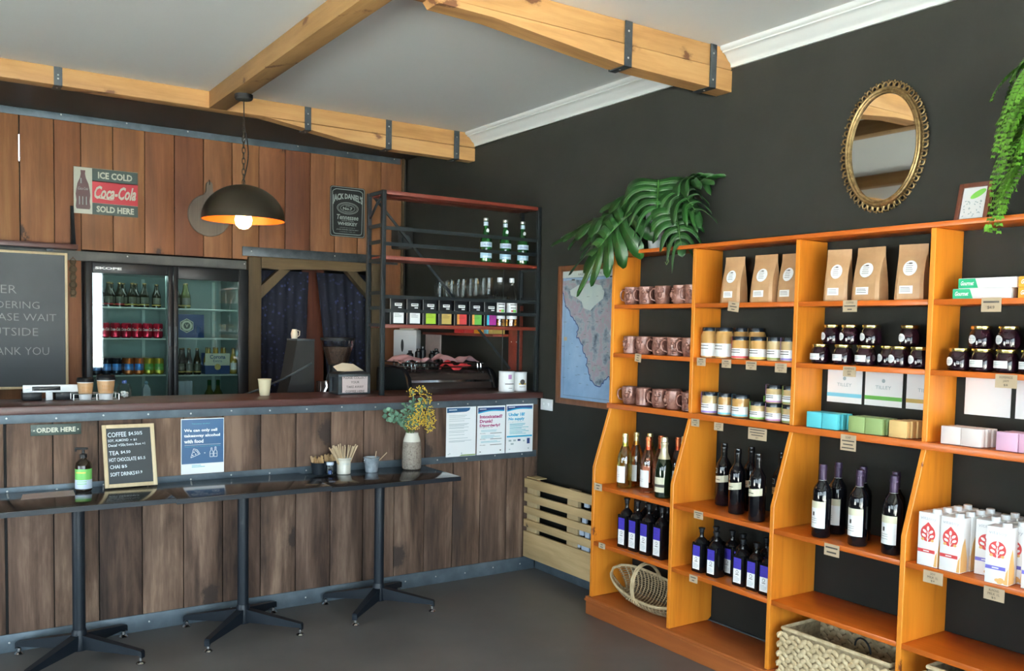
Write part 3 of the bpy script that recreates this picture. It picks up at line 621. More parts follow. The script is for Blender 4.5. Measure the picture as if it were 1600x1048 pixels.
# --- face mugs
def mug_parts(kind):
    b = MB(); h = .092
    if kind == 0: pr = [(0, 0), (.034, 0), (.038, .004), (.044, .03), (.044, .05), (.040, .075), (.042, h)]
    elif kind == 1: pr = [(0, 0), (.038, 0), (.041, .004), (.040, .03), (.041, .06), (.043, h)]
    else: pr = [(0, 0), (.033, 0), (.036, .004), (.043, .035), (.045, .06), (.043, h)]
    b.lathe(pr + [(pr[-1][0]-.002, h+.002), (pr[-1][0]-.005, h), (pr[-1][0]-.007, .012), (0, .010)], 24)
    f = MB(); R = .0415
    def on(a, z, d=0): a = math.radians(a); return ((R+d)*math.cos(a), (R+d)*math.sin(a), z)
    f.sphere(on(256, .064), .0085, n=10); f.sphere(on(284, .064), .0085, n=10)
    f.sphere(on(256, .064, .006), .0035, n=8); f.sphere(on(284, .064, .006), .0035, n=8)
    if kind != 1: f.sphere(on(270, .046, .004), .0115, sc=(.9, 1, 1.25), n=10)
    else: f.sphere(on(270, .050, .003), .008, sc=(.9, 1, 1.9), n=10)
    f.tube([on(244, .076), on(252, .080, .002), on(262, .077, .002)], .0028, 6); f.tube([on(278, .077, .002), on(288, .080, .002), on(296, .076)], .0028, 6)
    if kind == 2: f.tube([on(250, .026), on(260, .020, .003), on(270, .018, .004), on(280, .020, .003), on(290, .026)], .0045, 6)
    else: f.tube([on(248, .024), on(262, .029, .003), on(278, .029, .003), on(292, .024)], .004, 6); f.sphere(on(270, .016, -.001), .010, sc=(1.3, .6, .8), n=10)
    f.sphere(on(232, .045), .007, sc=(.6, .8, 1.4)); f.sphere(on(308, .045), .007, sc=(.6, .8, 1.4))
    hd = MB(); hd.tube([(-.038, 0, .075), (-.055, 0, .080), (-.068, 0, .066), (-.070, 0, .045), (-.062, 0, .026), (-.039, 0, .018)], [.0045, .0055, .0055, .005, .005, .0045], 8)
    return [P_('body', b, 'copper'), P_('face_relief', f, 'copper'), P_('handle', hd, 'copper')]
mugk = [mug_parts(k) for k in range(3)]
mug_rows = [(1.691, 'top', [(-1.012, 0, -12, 'twisted glaze'), (-1.128, 1, 0, ''), (-1.251, 2, -5, ''), (-1.380, 0, -65, ''), (-1.468, 1, 0, '')]),
            (1.429, 'middle', [(-1.016, 1, -40, ''), (-1.119, 2, -20, ''), (-1.242, 0, 0, ''), (-1.351, 1, 8, ''), (-1.460, 2, 0, '')]),
            (1.158, 'lowest', [(-1.016, 2, -4, ''), (-1.126, 1, 130, ''), (-1.251, 0, -6, ''), (-1.354, 2, -55, ''), (-1.468, 1, -6, '')])]
for z, rn, row in mug_rows:
    for i, (y, k, dr, _) in enumerate(row):
        place(mugk[k], 'face_mug', 'copper glazed mug with a sculpted face, %s from the left in the %s mug row' % (['first', 'second', 'third', 'fourth', 'fifth'][i], rn), 'mug', (-.098, y-.008, z), -90+dr+32, 'copper face mugs')
for y in (-1.27, -1.42):
    place(mugk[1], 'face_mug', 'copper face mug at the back of the lowest mug row, %s of the two' % ('left' if y > -1.3 else 'right'), 'mug', (-.015, y, 1.158), -90, 'copper face mugs')

# --- coffee bags
def bag_parts(wd, ht, dp, big=True):
    b = MB(); sec = [(0, .98, 1), (.03, 1, 1.06), (.30, .96, 1.0), (.50, .94, .80), (.66, .95, .52), (.80, .98, .20), (.86, 1.0, .07), (.92, 1.0, .05), (1.0, 1.0, .035)]
    vs = []; n = 8
    for t, kw, kd in sec:
        hw, hd = wd/2*kw, dp/2*kd; z = ht*t
        cw = .78 if t < .7 else .97; gs = 1.0 if t < .1 else .90
        vs += [(-hw*cw, -hd, z), (hw*cw, -hd, z), (hw, -hd*.8, z), (hw*gs, 0, z), (hw, hd*.8, z), (hw*cw, hd, z), (-hw*cw, hd, z), (-hw, hd*.8, z), (-hw*gs, 0, z), (-hw, -hd*.8, z)]
    n = 10; fs = []
    for i in range(len(sec)-1):
        for k in range(n): fs.append((i*n+k, i*n+(k+1) % n, (i+1)*n+(k+1) % n, (i+1)*n+k))
    fs.append(tuple(range(n))[::-1]); fs.append(tuple((len(sec)-1)*n+k for k in range(n)))
    b.add(vs, fs)
    def face(t):      # point and frame on the slanting front panel
        for (t0, _, d0), (t1, _, d1) in zip(sec, sec[1:]):
            if t0 <= t <= t1: d = d0+(d1-d0)*(t-t0)/(t1-t0); sl = dp/2*(d1-d0)/((t1-t0)*ht); break
        U_ = V(0, -sl, 1).normalized(); return V(0, -dp/2*d, ht*t), (V(1, 0, 0), U_, V(1, 0, 0).cross(U_))
    l = MB(); c, fr = face(.56); flatell(l, c, wd*.48, ht*.29, 0, .004, fr); lines(l, c+fr[1]*-.004, wd*.28, [.022, .014, .006, -.002, -.010], 1, .0016, .005, fr, 3)
    flatell(l, c+fr[1]*ht*.09, wd*.14, ht*.025, 1, .005, fr)
    c2, fr2 = face(.18); flatrect(l, c2-V(wd*.08, 0, 0), wd*.46, ht*.14, 0, .0015, fr2); lines(l, c2-V(wd*.08, 0, 0), wd*.38, [.007, .001, -.006], 1, .0018, .0025, fr2, 5)
    return [P_('bag', b, 'kraft', None, 25), P_('label', l, ['label', 'print'])]
bagp = bag_parts(.125, .215, .075)
for (x, y, z, dr, sx, lab) in [(-.030, -1.672, 1.691, -4, .85, 'kraft coffee bag half hidden behind the front left bag of the second column'),
        (-.10, -1.745, 1.691, 8, .84, 'kraft coffee bag with round label, front left bag of the second column'),
        (-.030, -1.860, 1.691, 4, .85, 'kraft coffee bag hidden behind the middle bag of the second column'),
        (-.10, -1.930, 1.691, 4, .96, 'widest kraft coffee bag in the middle of the second column'),
        (-.072, -2.055, 1.691, 0, .92, 'kraft coffee bag beside the third upright, right end of the second column'),
        (-.095, -2.312, 1.691, 16, .80, 'kraft coffee bag at the left end of the third column'),
        (-.095, -2.462, 1.691, 0, 1.0, 'kraft coffee bag in the centre of the third column'),
        (-.095, -2.645, 1.691, 12, .88, 'kraft coffee bag standing alone at the right of the third column')]:
    place(bagp, 'coffee_bag', lab, 'bag', (x, y, z), -90+dr, 'kraft coffee bags', scale=(sx, 1, 1))

# --- nut butter jars
def jar_parts(r, h, lid_r, lid_h):
    b = MB(); b.lathe([(0, 0), (r*.9, 0), (r, .004), (r, h*.74), (r*.93, h*.82), (lid_r*.97, h*.86), (lid_r*.97, h-lid_h+.001), (0, h-lid_h+.001)], 24)
    l = MB(); l.lathe([(0, h-lid_h), (lid_r, h-lid_h), (lid_r*1.01, h-.002), (lid_r*.98, h), (0, h)], 24)
    la = MB(); la.patch(r, h*.14, h*.48, 270, 200, 0, n=16); la.patch(r, h*.06, h*.14, 270, 200, 1, n=16)
    for q, zz in ((.40, .036), (.30, .020)): la.patch(r, h*q-.001, h*q+.0025, 262, 90, 2, .0011)
    s = MB(); s.patch(max(r, lid_r), h*.45, h*.99, 232, 24, 0, .0018, n=4)
    s.add([(lid_r*.5*math.cos(math.radians(232)), lid_r*.5*math.sin(math.radians(232)), h+.0008)]+[((max(r, lid_r)+.0018)*math.cos(math.radians(a)), (max(r, lid_r)+.0018)*math.sin(math.radians(a)), h+.0008) for a in (220, 244)], [(0, 1, 2)])
    return [P_('jar', b, 'pb'), P_('lid', l, 'black_lid'), P_('label', la, ['label', 'label', 'print']), P_('seal_strip', s, 'tag_tan')]
tallj = jar_parts(.042, .146, .037, .018); shortj = jar_parts(.041, .106, .040, .018)
smallj = jar_parts(.037, .082, .037, .018); midj = jar_parts(.034, .106, .034, .018)
def jars(lst):
    for proto, x, y, z, strip, band_, jar_, lab in lst:
        place(proto, 'nut_butter_jar', lab, 'jar', (x, y, z), -90+random.uniform(-8, 8), 'nut butter and spread jars', {'jar': jar_, 'label': [None, band_, None], 'seal_strip': strip})
Z2, Z3 = 1.429, 1.158
jars([(tallj, -.10, -1.600, Z2, 'tag_tan', 'label', 'pb', 'tall peanut butter jar beside the upright, leftmost of the two tall front jars'),
 (tallj, -.10, -1.692, Z2, 'tag_tan', 'label', 'pb', 'tall peanut butter jar, right one of the two tall front jars'),
 (tallj, -.012, -1.715, Z2, 'tag_tan', 'label', 'pb', 'tall peanut butter jar mostly hidden behind the two tall front jars'),
 (tallj, -.012, -1.815, Z2, 'tag_tan', 'label', 'pb', 'tall peanut butter jar standing behind the jar with the red strip'),
 (shortj, -.105, -1.800, Z2, 'tag_red', 'tag_red', 'pb', 'short jar with a red strip over its black lid'),
 (shortj, -.105, -1.908, Z2, 'tag_yellow', 'tag_yellow', 'pb', 'short jar with a yellow strip over its black lid'),
 (midj, -.03, -1.965, Z2, 'tag_tan', 'label', 'pb', 'narrow jar hidden between the yellow strip and tan strip jars'),
 (midj, -.105, -2.000, Z2, 'tag_tan', 'tag_olive', 'pb_pale', 'narrow jar with a tan strip, second from the right end of the row'),
 (shortj, -.105, -2.085, Z2, 'tag_violet', 'tag_violet', 'pb_pale', 'short jar with a violet strip at the right end of the row'),
 (shortj, -.10, -1.612, Z3, 'tag_violet', 'tag_violet', 'pb_pale', 'jar with a purple strip at the left of the lower jar row'),
 (midj, -.10, -1.712, Z3, 'tag_cyan', 'tag_cyan', 'pb', 'narrow jar with a cyan strip, left one of the two cyan jars'),
 (shortj, -.10, -1.808, Z3, 'tag_cyan', 'tag_cyan', 'pb', 'wide jar with a cyan strip, right one of the two cyan jars'),
 (smallj, -.10, -1.912, Z3, 'tag_green', 'tag_green', 'pb_pale', 'low jar with a bright green strip in front of a taller black-lidded jar'),
 (shortj, -.015, -1.925, Z3, 'tag_green', 'tag_green', 'pb_pale', 'black-lidded jar standing behind the low green strip jar'),
 (smallj, -.10, -2.004, Z3, 'tag_pink', 'tag_pink', 'pb_pale', 'low jar with a pink strip, bottom of the pink stack'),
 (smallj, -.10, -2.002, Z3+.0825, 'tag_pink', 'tag_pink', 'pb_pale', 'low jar with a pink strip, top of the pink stack'),
 (smallj, -.10, -2.096, Z3, 'tag_olive', 'tag_olive', 'pb_pale', 'low jar with an olive strip beside the upright, bottom of the stack'),
 (smallj, -.10, -2.094, Z3+.0825, 'tag_olive', 'tag_olive', 'pb_pale', 'low jar with an olive strip beside the upright, top of the stack')])

# --- jam jars
def jam_parts(kind):
    r, h = .042, .082
    b = MB(); b.lathe([(0, 0), (r*.78, 0), (r*.95, .006), (r, .022), (r*.98, .044), (r*.86, .060), (r*.76, .066), (r*.76, .070), (0, .070)], 24)
    l = MB(); l.lathe([(0, .0695), (r*.84, .0695), (r*.86, .071), (r*.86, h-.002), (r*.82, h), (0, h)], 28)
    la = MB()
    if kind: la.patch(r, .016, .042, 262, 74, 0, .0008)
    else:
        n = 20; vs = [((r+.001)*math.cos(math.radians(250)), (r+.001)*math.sin(math.radians(250)), .033)]
        for k in range(n):
            a = math.radians(250)+.0165*math.cos(2*PI*k/n)/r*1.05; z = .033+.0165*math.sin(2*PI*k/n); vs.append(((r+.001)*math.cos(a), (r+.001)*math.sin(a), z))
        la.add(vs, [(0, 1+k, 1+(k+1) % n) for k in range(n)])
    for zz in (.035, .028): la.patch(r, zz, zz+.0014, 258 if kind else 250, 36 if not kind else 50, 1, .0016)
    return [P_('jar', b, 'jam'), P_('lid', l, 'gold_lid'), P_('label', la, ['label', 'print_l'])]
jamr, jamc = jam_parts(1), jam_parts(0)
def jam(lst, col):
    for p, x, y, z, lab in lst: place(p, 'jam_jar', lab, 'jar', (x, y, z), -90+random.uniform(-6, 6), 'dark jam jars with gold lids')
jam([(jamr, -.10, -2.240, Z2, 'dark jam jar with rectangular label, leftmost of the lower row in the third column'),
 (jamr, -.10, -2.352, Z2, 'dark jam jar with rectangular label, second in the lower row of the third column'),
 (jamr, -.10, -2.458, Z2, 'dark jam jar with rectangular label, third in the lower row of the third column'),
 (jamc, -.058, -2.535, Z2, 'dark jam jar set back between the rectangular and the round labels, third column'),
 (jamc, -.10, -2.608, Z2, 'jam jar with round label, second from right in the third column lower row'),
 (jamc, -.10, -2.695, Z2, 'dark jam jar with round label beside the fourth upright, lower row'),
 (jamc, -.058, -2.262, Z2+.0825, 'stacked jam jar with white round label, leftmost of the upper row in the third column'),
 (jamc, -.058, -2.352, Z2+.0825, 'stacked jam jar with white round label, second of the upper row in the third column'),
 (jamc, -.058, -2.450, Z2+.0825, 'stacked jam jar with white round label, third of the upper row, next to a gap'),
 (jamc, -.058, -2.622, Z2+.0825, 'stacked jam jar standing alone right of the gap in the third column'),
 (jamc, -.10, -2.850, Z2, 'dark jam jar with round label, leftmost of the lower row in the fourth column'),
 (jamr, -.10, -2.935, Z2, 'plum jam jar with rectangular label, second of the lower row in the fourth column'),
 (jamr, -.10, -3.022, Z2, 'plum jam jar with rectangular label, third of the lower row in the fourth column'),
 (jamr, -.10, -3.110, Z2, 'jam jar cut by the right edge of the photo, lower row of the fourth column'),
 (jamc, -.058, -2.905, Z2+.0825, 'stacked jam jar with white round label, left of the upper row in the fourth column'),
 (jamc, -.058, -3.005, Z2+.0825, 'stacked jam jar with white round label, middle of the upper row in the fourth column'),
 (jamc, -.058, -3.105, Z2+.0825, 'stacked jam jar cut by the photo edge, upper row of the fourth column')], 0)

# --- wrap boxes
def wrapbox(col):
    b = MB(); b.box(-.105, .105, -.02, .02, 0, .037, bev=.0012)
    p = MB(); p.add([(-.1052, -.0206, .0015), (-.030, -.0206, .0015), (-.042, -.0206, .0355), (-.1052, -.0206, .0355)], [(0, 1, 2, 3)])
    p.add([(-.1056, -.0195, .0015), (-.1056, .0195, .0015), (-.1056, .0195, .0355), (-.1056, -.0195, .0355)], [(0, 1, 2, 3)])
    t = MB(); text(t, 'Gourmet', (-.071, -.0206, .019), .05, .016, off=.0006, bold=.03, shear=.3)
    return [P_('box', b, 'label'), P_('print', p, col), P_('lettering', t, 'label')]
wb = wrapbox('green_box')
place(wb, 'wrap_box', 'long white and green kitchen wrap box, top of the two stacked', 'box', (-.10, -2.948, 1.691+.0375), -92)
place(wb, 'wrap_box', 'long white and green kitchen wrap box, bottom of the two stacked', 'box', (-.10, -2.930, 1.691), -89)
place(wb, 'wrap_box', 'orange kitchen wrap box at the right edge of the photo, top of its stack', 'box', (-.10, -3.165, 1.691+.0375), -90, mats={'box': 'orange_box', 'print': 'orange_box'})
place(wb, 'wrap_box', 'orange kitchen wrap box at the right edge of the photo, under another', 'box', (-.10, -3.165, 1.691), -90, mats={'box': 'orange_box', 'print': 'orange_box'})
place(wb, 'wrap_box', 'brown kitchen wrap box showing behind the orange boxes', 'box', (-.035, -3.135, 1.691), -90, mats={'box': 'brown_box', 'print': 'brown_box'})

# --- cards behind the soap and the soap bars
def card(y, w_, lab, col, word=True):
    r_ = thing('product_card', lab, 'card', (XR-.006, y, 1.259), -90, 'white soap cards leaning on the dark wall')
    m_ = MB(); m_.box(-w_/2, w_/2, -.001, .001, 0, .146); part('card', m_, 'label', r_)
    if col: m_ = MB(); flatrect(m_, (0, -.001, .033), w_, .016); part('stripe', m_, col, r_)
    if word: m_ = MB(); text(m_, 'TILLEY', (0, -.001, .078), w_*.42, .014); flatell(m_, (0, -.001, .105), .016, .016); part('lettering', m_, 'print_l', r_)
card(-2.275, .172, 'white card with a turquoise stripe behind the blue soap', 'tag_cyan')
card(-2.462, .172, 'white card with a green stripe behind the green soap', 'tea_green')
card(-2.652, .172, 'white card with a mustard stripe, half behind the fourth upright', 'tea_gold')
card(-2.895, .172, 'blank white card behind the cream soap', None, False)
card(-3.085, .172, 'blank white card at the right edge of the photo', None, False)
sb = [P_('bar', MB().box(-.0375, .0375, -.0135, .0135, 0, .066, bev=.002), 'soap_blue')]
for nm, col, cols_, n, x0 in (('turquoise', 'soap_blue', (-2.256, -2.334), 3, -.135), ('olive green', 'soap_green', (-2.462, -2.540), 3, -.135), ('yellow', 'soap_yellow', (-2.645,), 4, -.135), ('cream', 'soap_white', (-2.858, -2.935), 3, -.135), ('pink', 'soap_pink', (-3.062, -3.140), 3, -.135)):
    for j, y in enumerate(cols_):
        for k in range(n):
            side = '' if len(cols_) == 1 else [' in the left stack', ' in the middle stack', ' in the right stack'][j if len(cols_) == 3 else (0 if j == 0 else 2)]
            r_ = link('soap_bar', sb[0][1], None, (x0+.0285*k, y-.006*k+(.0 if n > 2 else 0), 1.1575), (0, 0, math.radians(-90)))
            r_.material_slots[0].link = 'OBJECT'; r_.material_slots[0].material = M[col]
            tag(r_, '%s soap bar%s, %s row from the front' % (nm, side, ['first', 'second', 'third', 'fourth'][k]), 'soap', nm+' soap bars')

# --- bottles
def wine_parts(body, caps, style):
    b = MB(); c = MB(); l = MB()
    if style == 'bordeaux':
        b.lathe([(0, .004), (.020, 0), (.034, .001), (.0375, .006), (.0375, .185), (.034, .203), (.022, .222), (.0150, .236), (.0140, .250), (.0140, .292), (0, .292)], 24)
        c.lathe([(.0148, .232), (.0150, .245), (.0150, .276), (.0165, .277), (.0165, .286), (.0152, .288), (.0148, .301), (0, .301)], 20)
    elif style == 'slope':
        b.lathe([(0, .004), (.022, 0), (.036, .001), (.0395, .006), (.0395, .150), (.036, .175), (.026, .205), (.0165, .232), (.0145, .250), (.0145, .282), (0, .282)], 24)
        c.lathe([(.0155, .222), (.0152, .245), (.0150, .270), (.0170, .272), (.0170, .279), (.0150, .281), (.0148, .289), (0, .289)], 20)
    else:
        b.lathe([(0, .004), (.024, 0), (.039, .001), (.043, .006), (.043, .140), (.040, .165), (.030, .198), (.0185, .228), (.0160, .250), (.0160, .280), (0, .280)], 24)
        c.lathe([(.031, .196), (.0195, .228), (.0172, .262), (.0195, .268), (.0195, .276), (.0165, .280), (.0175, .296), (.015, .305), (0, .307)], 20)
    return b, c, l
b, c, l = wine_parts(0, 0, 'bordeaux'); R_ = .0375
l.patch(R_, .040, .150, 262, 130, 0, n=14); l.patch(R_, .122, .150, 262, 130, 1, .0010, n=14); l.patch(R_, .090, .106, 252, 14, 2, .0012); lw_ = l
for zz in (.078, .070, .060): l.patch(R_, zz, zz+.0012, 255, 50, 2, .0012)
wredb = [P_('bottle', b, 'winedark'), P_('capsule', c, 'purple_foil'), P_('label', l, ['label', 'cream_label', 'print'])]
cc = MB(); cc.lathe([(.0154, .228), (.0154, .236)], 20)
wredb.append(P_('collar', cc, 'label'))
b, c, l = wine_parts(0, 0, 'bordeaux'); l.patch(R_, .112, .144, 262, 165, 0, tilt=.014, n=14); l.patch(R_, .158, .181, 240, 34, 1, .001); l.patch(R_, .161, .178, 240, 26, 2, .0015)
for zz in (.126,): l.patch(R_, zz, zz+.002, 255, 60, 2, .0012)
wband = [P_('bottle', b, 'winedark'), P_('capsule', c, 'black_gloss'), P_('label', l, ['cream_label', 'sign_grey', 'winedark'])]
b, c, l = wine_parts(0, 0, 'slope'); l.patch(.0395, .030, .118, 260, 130, 0, n=14); l.patch(.0395, .090, .096, 240, 16, 1, .0012)
for zz in (.07, .06): l.patch(.0395, zz, zz+.0014, 258, 50, 1, .0012)
wslope = [P_('bottle', b, 'whitewine'), P_('capsule', c, 'goldfoil'), P_('label', l, ['label', 'print_l'])]
b, c, l = wine_parts(0, 0, 'sparkling'); l.patch(.043, .030, .105, 262, 120, 0, n=14); l.patch(.043, .056, .070, 262, 120, 1, .0012, n=14)
wspark = [P_('bottle', b, 'green_dk'), P_('foil', c, 'palegold'), P_('label', l, ['cream_label', 'print'])]
ZW = .7165
for proto, x, y, ms, lab, cat in [
 (wslope, -.175, -1.085, {}, 'white wine bottle with gold cap and white label, front left of the first column', ''),
 (wslope, -.085, -1.072, {'bottle': 'honey'}, 'amber wine bottle with gold cap, behind the front left white wine', ''),
 (wslope, -.048, -1.140, {'bottle': 'whitewine'}, 'pale wine bottle with gold cap at the back, left of the rosé', ''),
 (wslope, -.158, -1.250, {'bottle': 'rose', 'capsule': 'copperfoil'}, 'rosé wine bottle with copper cap in the front', ''),
 (wslope, -.062, -1.240, {'bottle': 'rose', 'capsule': 'copperfoil'}, 'rosé wine bottle with copper cap, standing behind the front rosé', ''),
 (wspark, -.185, -1.395, {}, 'dark sparkling wine bottle with gold foil neck, in front beside the upright', ''),
 (wspark, -.075, -1.425, {}, 'dark sparkling wine bottle with gold foil neck, at the back beside the upright', ''),
 (wslope, -.030, -1.335, {'bottle': 'rose', 'capsule': 'copperfoil'}, 'rosé wine bottle at the back between the front rosé and the sparkling wine', ''),
 (wband, -.060, -1.680, {}, 'black wine bottle with slanted cream band, leftmost of the second column', ''),
 (wband, -.155, -1.852, {}, 'black wine bottle with slanted cream band, front middle of the second column', ''),
 (wband, -.045, -1.835, {}, 'black wine bottle with slanted cream band, at the back behind the front middle one', ''),
 (wband, -.198, -2.010, {}, 'black wine bottle with slanted cream band, front right of the second column', ''),
 (wband, -.060, -2.025, {'label': ['tag_tan', None, None]}, 'black wine bottle at the back right of the second column, its band in painted shade', ''),  # cream band swapped for tan, its shade put into the colour
 (wredb, -.200, -2.352, {}, 'purple-capped red wine bottle, front left of the third column', ''),
 (wredb, -.090, -2.345, {}, 'purple-capped red wine bottle behind the front left one in the third column', ''),
 (wredb, -.195, -2.522, {}, 'purple-capped red wine bottle, front middle of the third column', ''),
 (wredb, -.100, -2.470, {}, 'purple-capped red wine bottle hidden behind the front middle one', ''),
 (wredb, -.200, -2.675, {}, 'purple-capped red wine bottle, front right of the third column', ''),
 (wredb, -.100, -2.618, {}, 'purple-capped red wine bottle hidden behind the front right one', '')]:
    place(proto, 'wine_bottle', lab, 'bottle', (x, y, ZW), -90+random.uniform(-5, 5), 'wine bottles on the middle shelf', ms)
def oil_parts(h, col):
    s = .030; b = MB()
    b.lathe([(0, 0), (s*1.12, 0), (s*1.2, .004), (s*1.2, h*.66)], 32, sq=9); b.lathe([(s*1.2, h*.66), (s*1.1, h*.70), (s*.75, h*.75), (.012, h*.79), (.0105, h*.82), (.0105, h*.90)], 32)
    c = MB(); c.lathe([(.0125, h*.895), (.0125, h*.96), (.017, h*.965), (.017, h), (0, h)], 18)
    l = MB(); y = -s*1.2*.955
    fr = FRONT; flatrect(l, (0, -s*1.2, h*.49), s*1.55, h*.24, 0, .001); flatrect(l, (0, -s*1.2, h*.22), s*1.55, h*.30, 1, .001)
    flatell(l, (0, -s*1.2, h*.31), .016, .016, 2, .0015); flatell(l, (0, -s*1.2, h*.31), .012, .012, 1, .002); flatrect(l, (0, -s*1.2, h*.25), .020, .003, 2, .0015)
    lines(l, (0, -s*1.2, 0), s*1.3, [h*.20, h*.17, h*.14, h*.11], 3, .0018, .0015)
    lines(l, (0, -s*1.2, 0), s*1.3, [h*.57, h*.51, h*.45, h*.41], 4, .0016, .0015, seed=4)
    return [P_('bottle', b, 'black_gloss'), P_('cap', c, 'black_plastic'), P_('label', l, ['oil_blue', 'oil_pale' if col else 'label', 'print', 'print_l', 'navy'])]
oilA, oilB = oil_parts(.262, 0), oil_parts(.212, 0)
for i, y in enumerate((-1.128, -1.212, -1.300, -1.398)):
    place(oilA, 'oil_bottle', 'tall square black oil bottle, %s from the left in the front row' % ['first', 'second', 'third', 'fourth'][i], 'bottle', (-.188, y, .4055), -88, 'square oil bottles')
for i, y in enumerate((-1.165, -1.245, -1.33, -1.43)):
    place(oilA, 'oil_bottle', 'tall square black oil bottle, %s from the left in the back row' % ['first', 'second', 'third', 'fourth'][i], 'bottle', (-.085, y, .4055), -88, 'square oil bottles')
for x, y, lab in [(-.188, -1.672, 'first from the left in front'), (-.190, -1.768, 'second from the left in front'), (-.105, -1.790, 'set back beside the second front one'), (-.110, -1.690, 'at the back behind the first front one'),
                  (-.115, -1.865, 'set back at the centre with a paler label'), (-.195, -1.935, 'third from the left in front'), (-.195, -2.015, 'fourth from the left in front'), (-.200, -2.092, 'touching the third upright in front'), (-.080, -1.975, 'at the back behind the third front one'), (-.09, -2.07, 'at the back beside the upright')]:
    place(oilB, 'oil_bottle', 'short square black oil bottle %s' % lab, 'bottle', (x, y, .4055), -88, 'square oil bottles', scale=(.93, .93, 1))
# --- milk cartons
def carton_parts(col, fruit):
    b = MB(); b.box(-.0385, .0385, -.031, .031, 0, .195, bev=.0015)
    c = MB(); c.lathe([(.0150, .194), (.0150, .208), (.0140, .2105), (0, .2105)], 20, c=(.020, -.012, 0)); c.lathe([(.0165, .1945), (.016, .198)], 20, c=(.020, -.012, 0))
    a = MB(); y = -.031
    pts = []
    for k in range(40):
        t = 2*PI*k/40; rr = .0285; px_, pz = rr*math.sin(t), -rr*math.cos(t)
        if pz > 0 and fruit == 0: pz = pz*1.18 + .010*max(0, 1-abs(px_)/.012)
        pts.append((px_, pz))
    flatpoly(a, (0, y, .118), pts, 0)
    tr = MB(); fr = FRONT
    tr.add([V(-.0022, y-.0013, .088), V(.0022, y-.0013, .088), V(.0013, y-.0013, .126), V(-.0013, y-.0013, .126)], [(0, 1, 2, 3)])
    for (u, v, rot) in ((0, .138, PI/2), (-.0125, .127, 2.5), (.0125, .127, .64), (-.015, .111, 2.7), (.015, .111, .44), ):
        flatell(tr, (u, y, v), .017, .0095, 0, .0013, rot=rot)
        tr.add([V(0, y-.0013, v-.018), V(.0016, y-.0013, v-.018), V(u*.6+.001, y-.0013, v-.003), V(u*.6, y-.0013, v-.002)], [(0, 1, 2, 3)])
    bd = MB(); flatrect(bd, (-.004, y, .055), .066, .0125, 0, .0008); flatrect(bd, (-.004, y, .055), .022, .004, 1, .0013)
    o = MB(); flatpoly(o, (0, y, 0), [(.026, .003), (.0378, .003), (.0378, .060), (.031, .045)], 0)
    for (u, v) in ((-.019, .097), (.018, .096)): flatell(o, (u, y, v), .012, .010, 0, .0014)
    if fruit == 1:
        for (u, v) in ((.004, .014), (.016, .018), (.026, .012), (.012, .008)): flatell(o, (u, y, v), .018, .012, 0, .0013)
    s = MB(); S_ = (V(0, -1, 0), V(0, 0, 1), V(-1, 0, 0)); S2 = (V(0, 1, 0), V(0, 0, 1), V(1, 0, 0))
    flatpoly(o, (.0385, 0, 0), [(-.030, .003), (.012, .003), (.012, .05), (-.006, .125), (-.02, .10), (-.030, .06)], 0, .0008, S2)
    t = MB(); text(t, 'vitasoy', (0, y, .173), .060, .016, off=.0008)
    return [P_('carton', b, 'carton'), P_('cap', c, 'white'), P_('leaf_badge', a, 'carton_red'), P_('tree_print', tr, 'carton'), P_('band', bd, [col, 'label']), P_('picture_print', o, 'carton_tan'), P_('lettering', t, 'carton_grey')]
cR, cB = carton_parts('carton_red', 0), carton_parts('carton_blue', 1)
nm4 = ['front', 'second', 'third', 'back']
for k in range(4): place(cR, 'milk_carton', 'white milk carton with red band, left file against the upright, %s' % nm4[k], 'carton', (-.222+.0635*k, -2.852-.002*k, ZW), -90, 'soy milk cartons')
for k in range(4): place(cR, 'milk_carton', 'white milk carton with red band, right file of the red banded ones, %s' % nm4[k], 'carton', (-.222+.0635*k, -2.937-.002*k, ZW), -90, 'soy milk cartons')
for k in range(3): place(cB, 'milk_carton', 'white milk carton with blue band, set back file next to the red ones, %s' % ['front', 'middle', 'back'][k], 'carton', (-.160+.0635*k, -3.030, ZW), -84, 'almond milk cartons')
for k in range(3): place(cB, 'milk_carton', 'white milk carton with blue band, foremost file turned slightly left, %s' % ['front', 'middle', 'back'][k], 'carton', (-.235+.068*k, -3.108-.003*k if k == 0 else -3.125, ZW), -86, 'almond milk cartons')
for k in range(2): place(cB, 'milk_carton', 'white milk carton with blue band cut by the right edge of the photo, %s' % ['front', 'back'][k], 'carton', (-.205+.068*k, -3.215, ZW), -88, 'almond milk cartons')

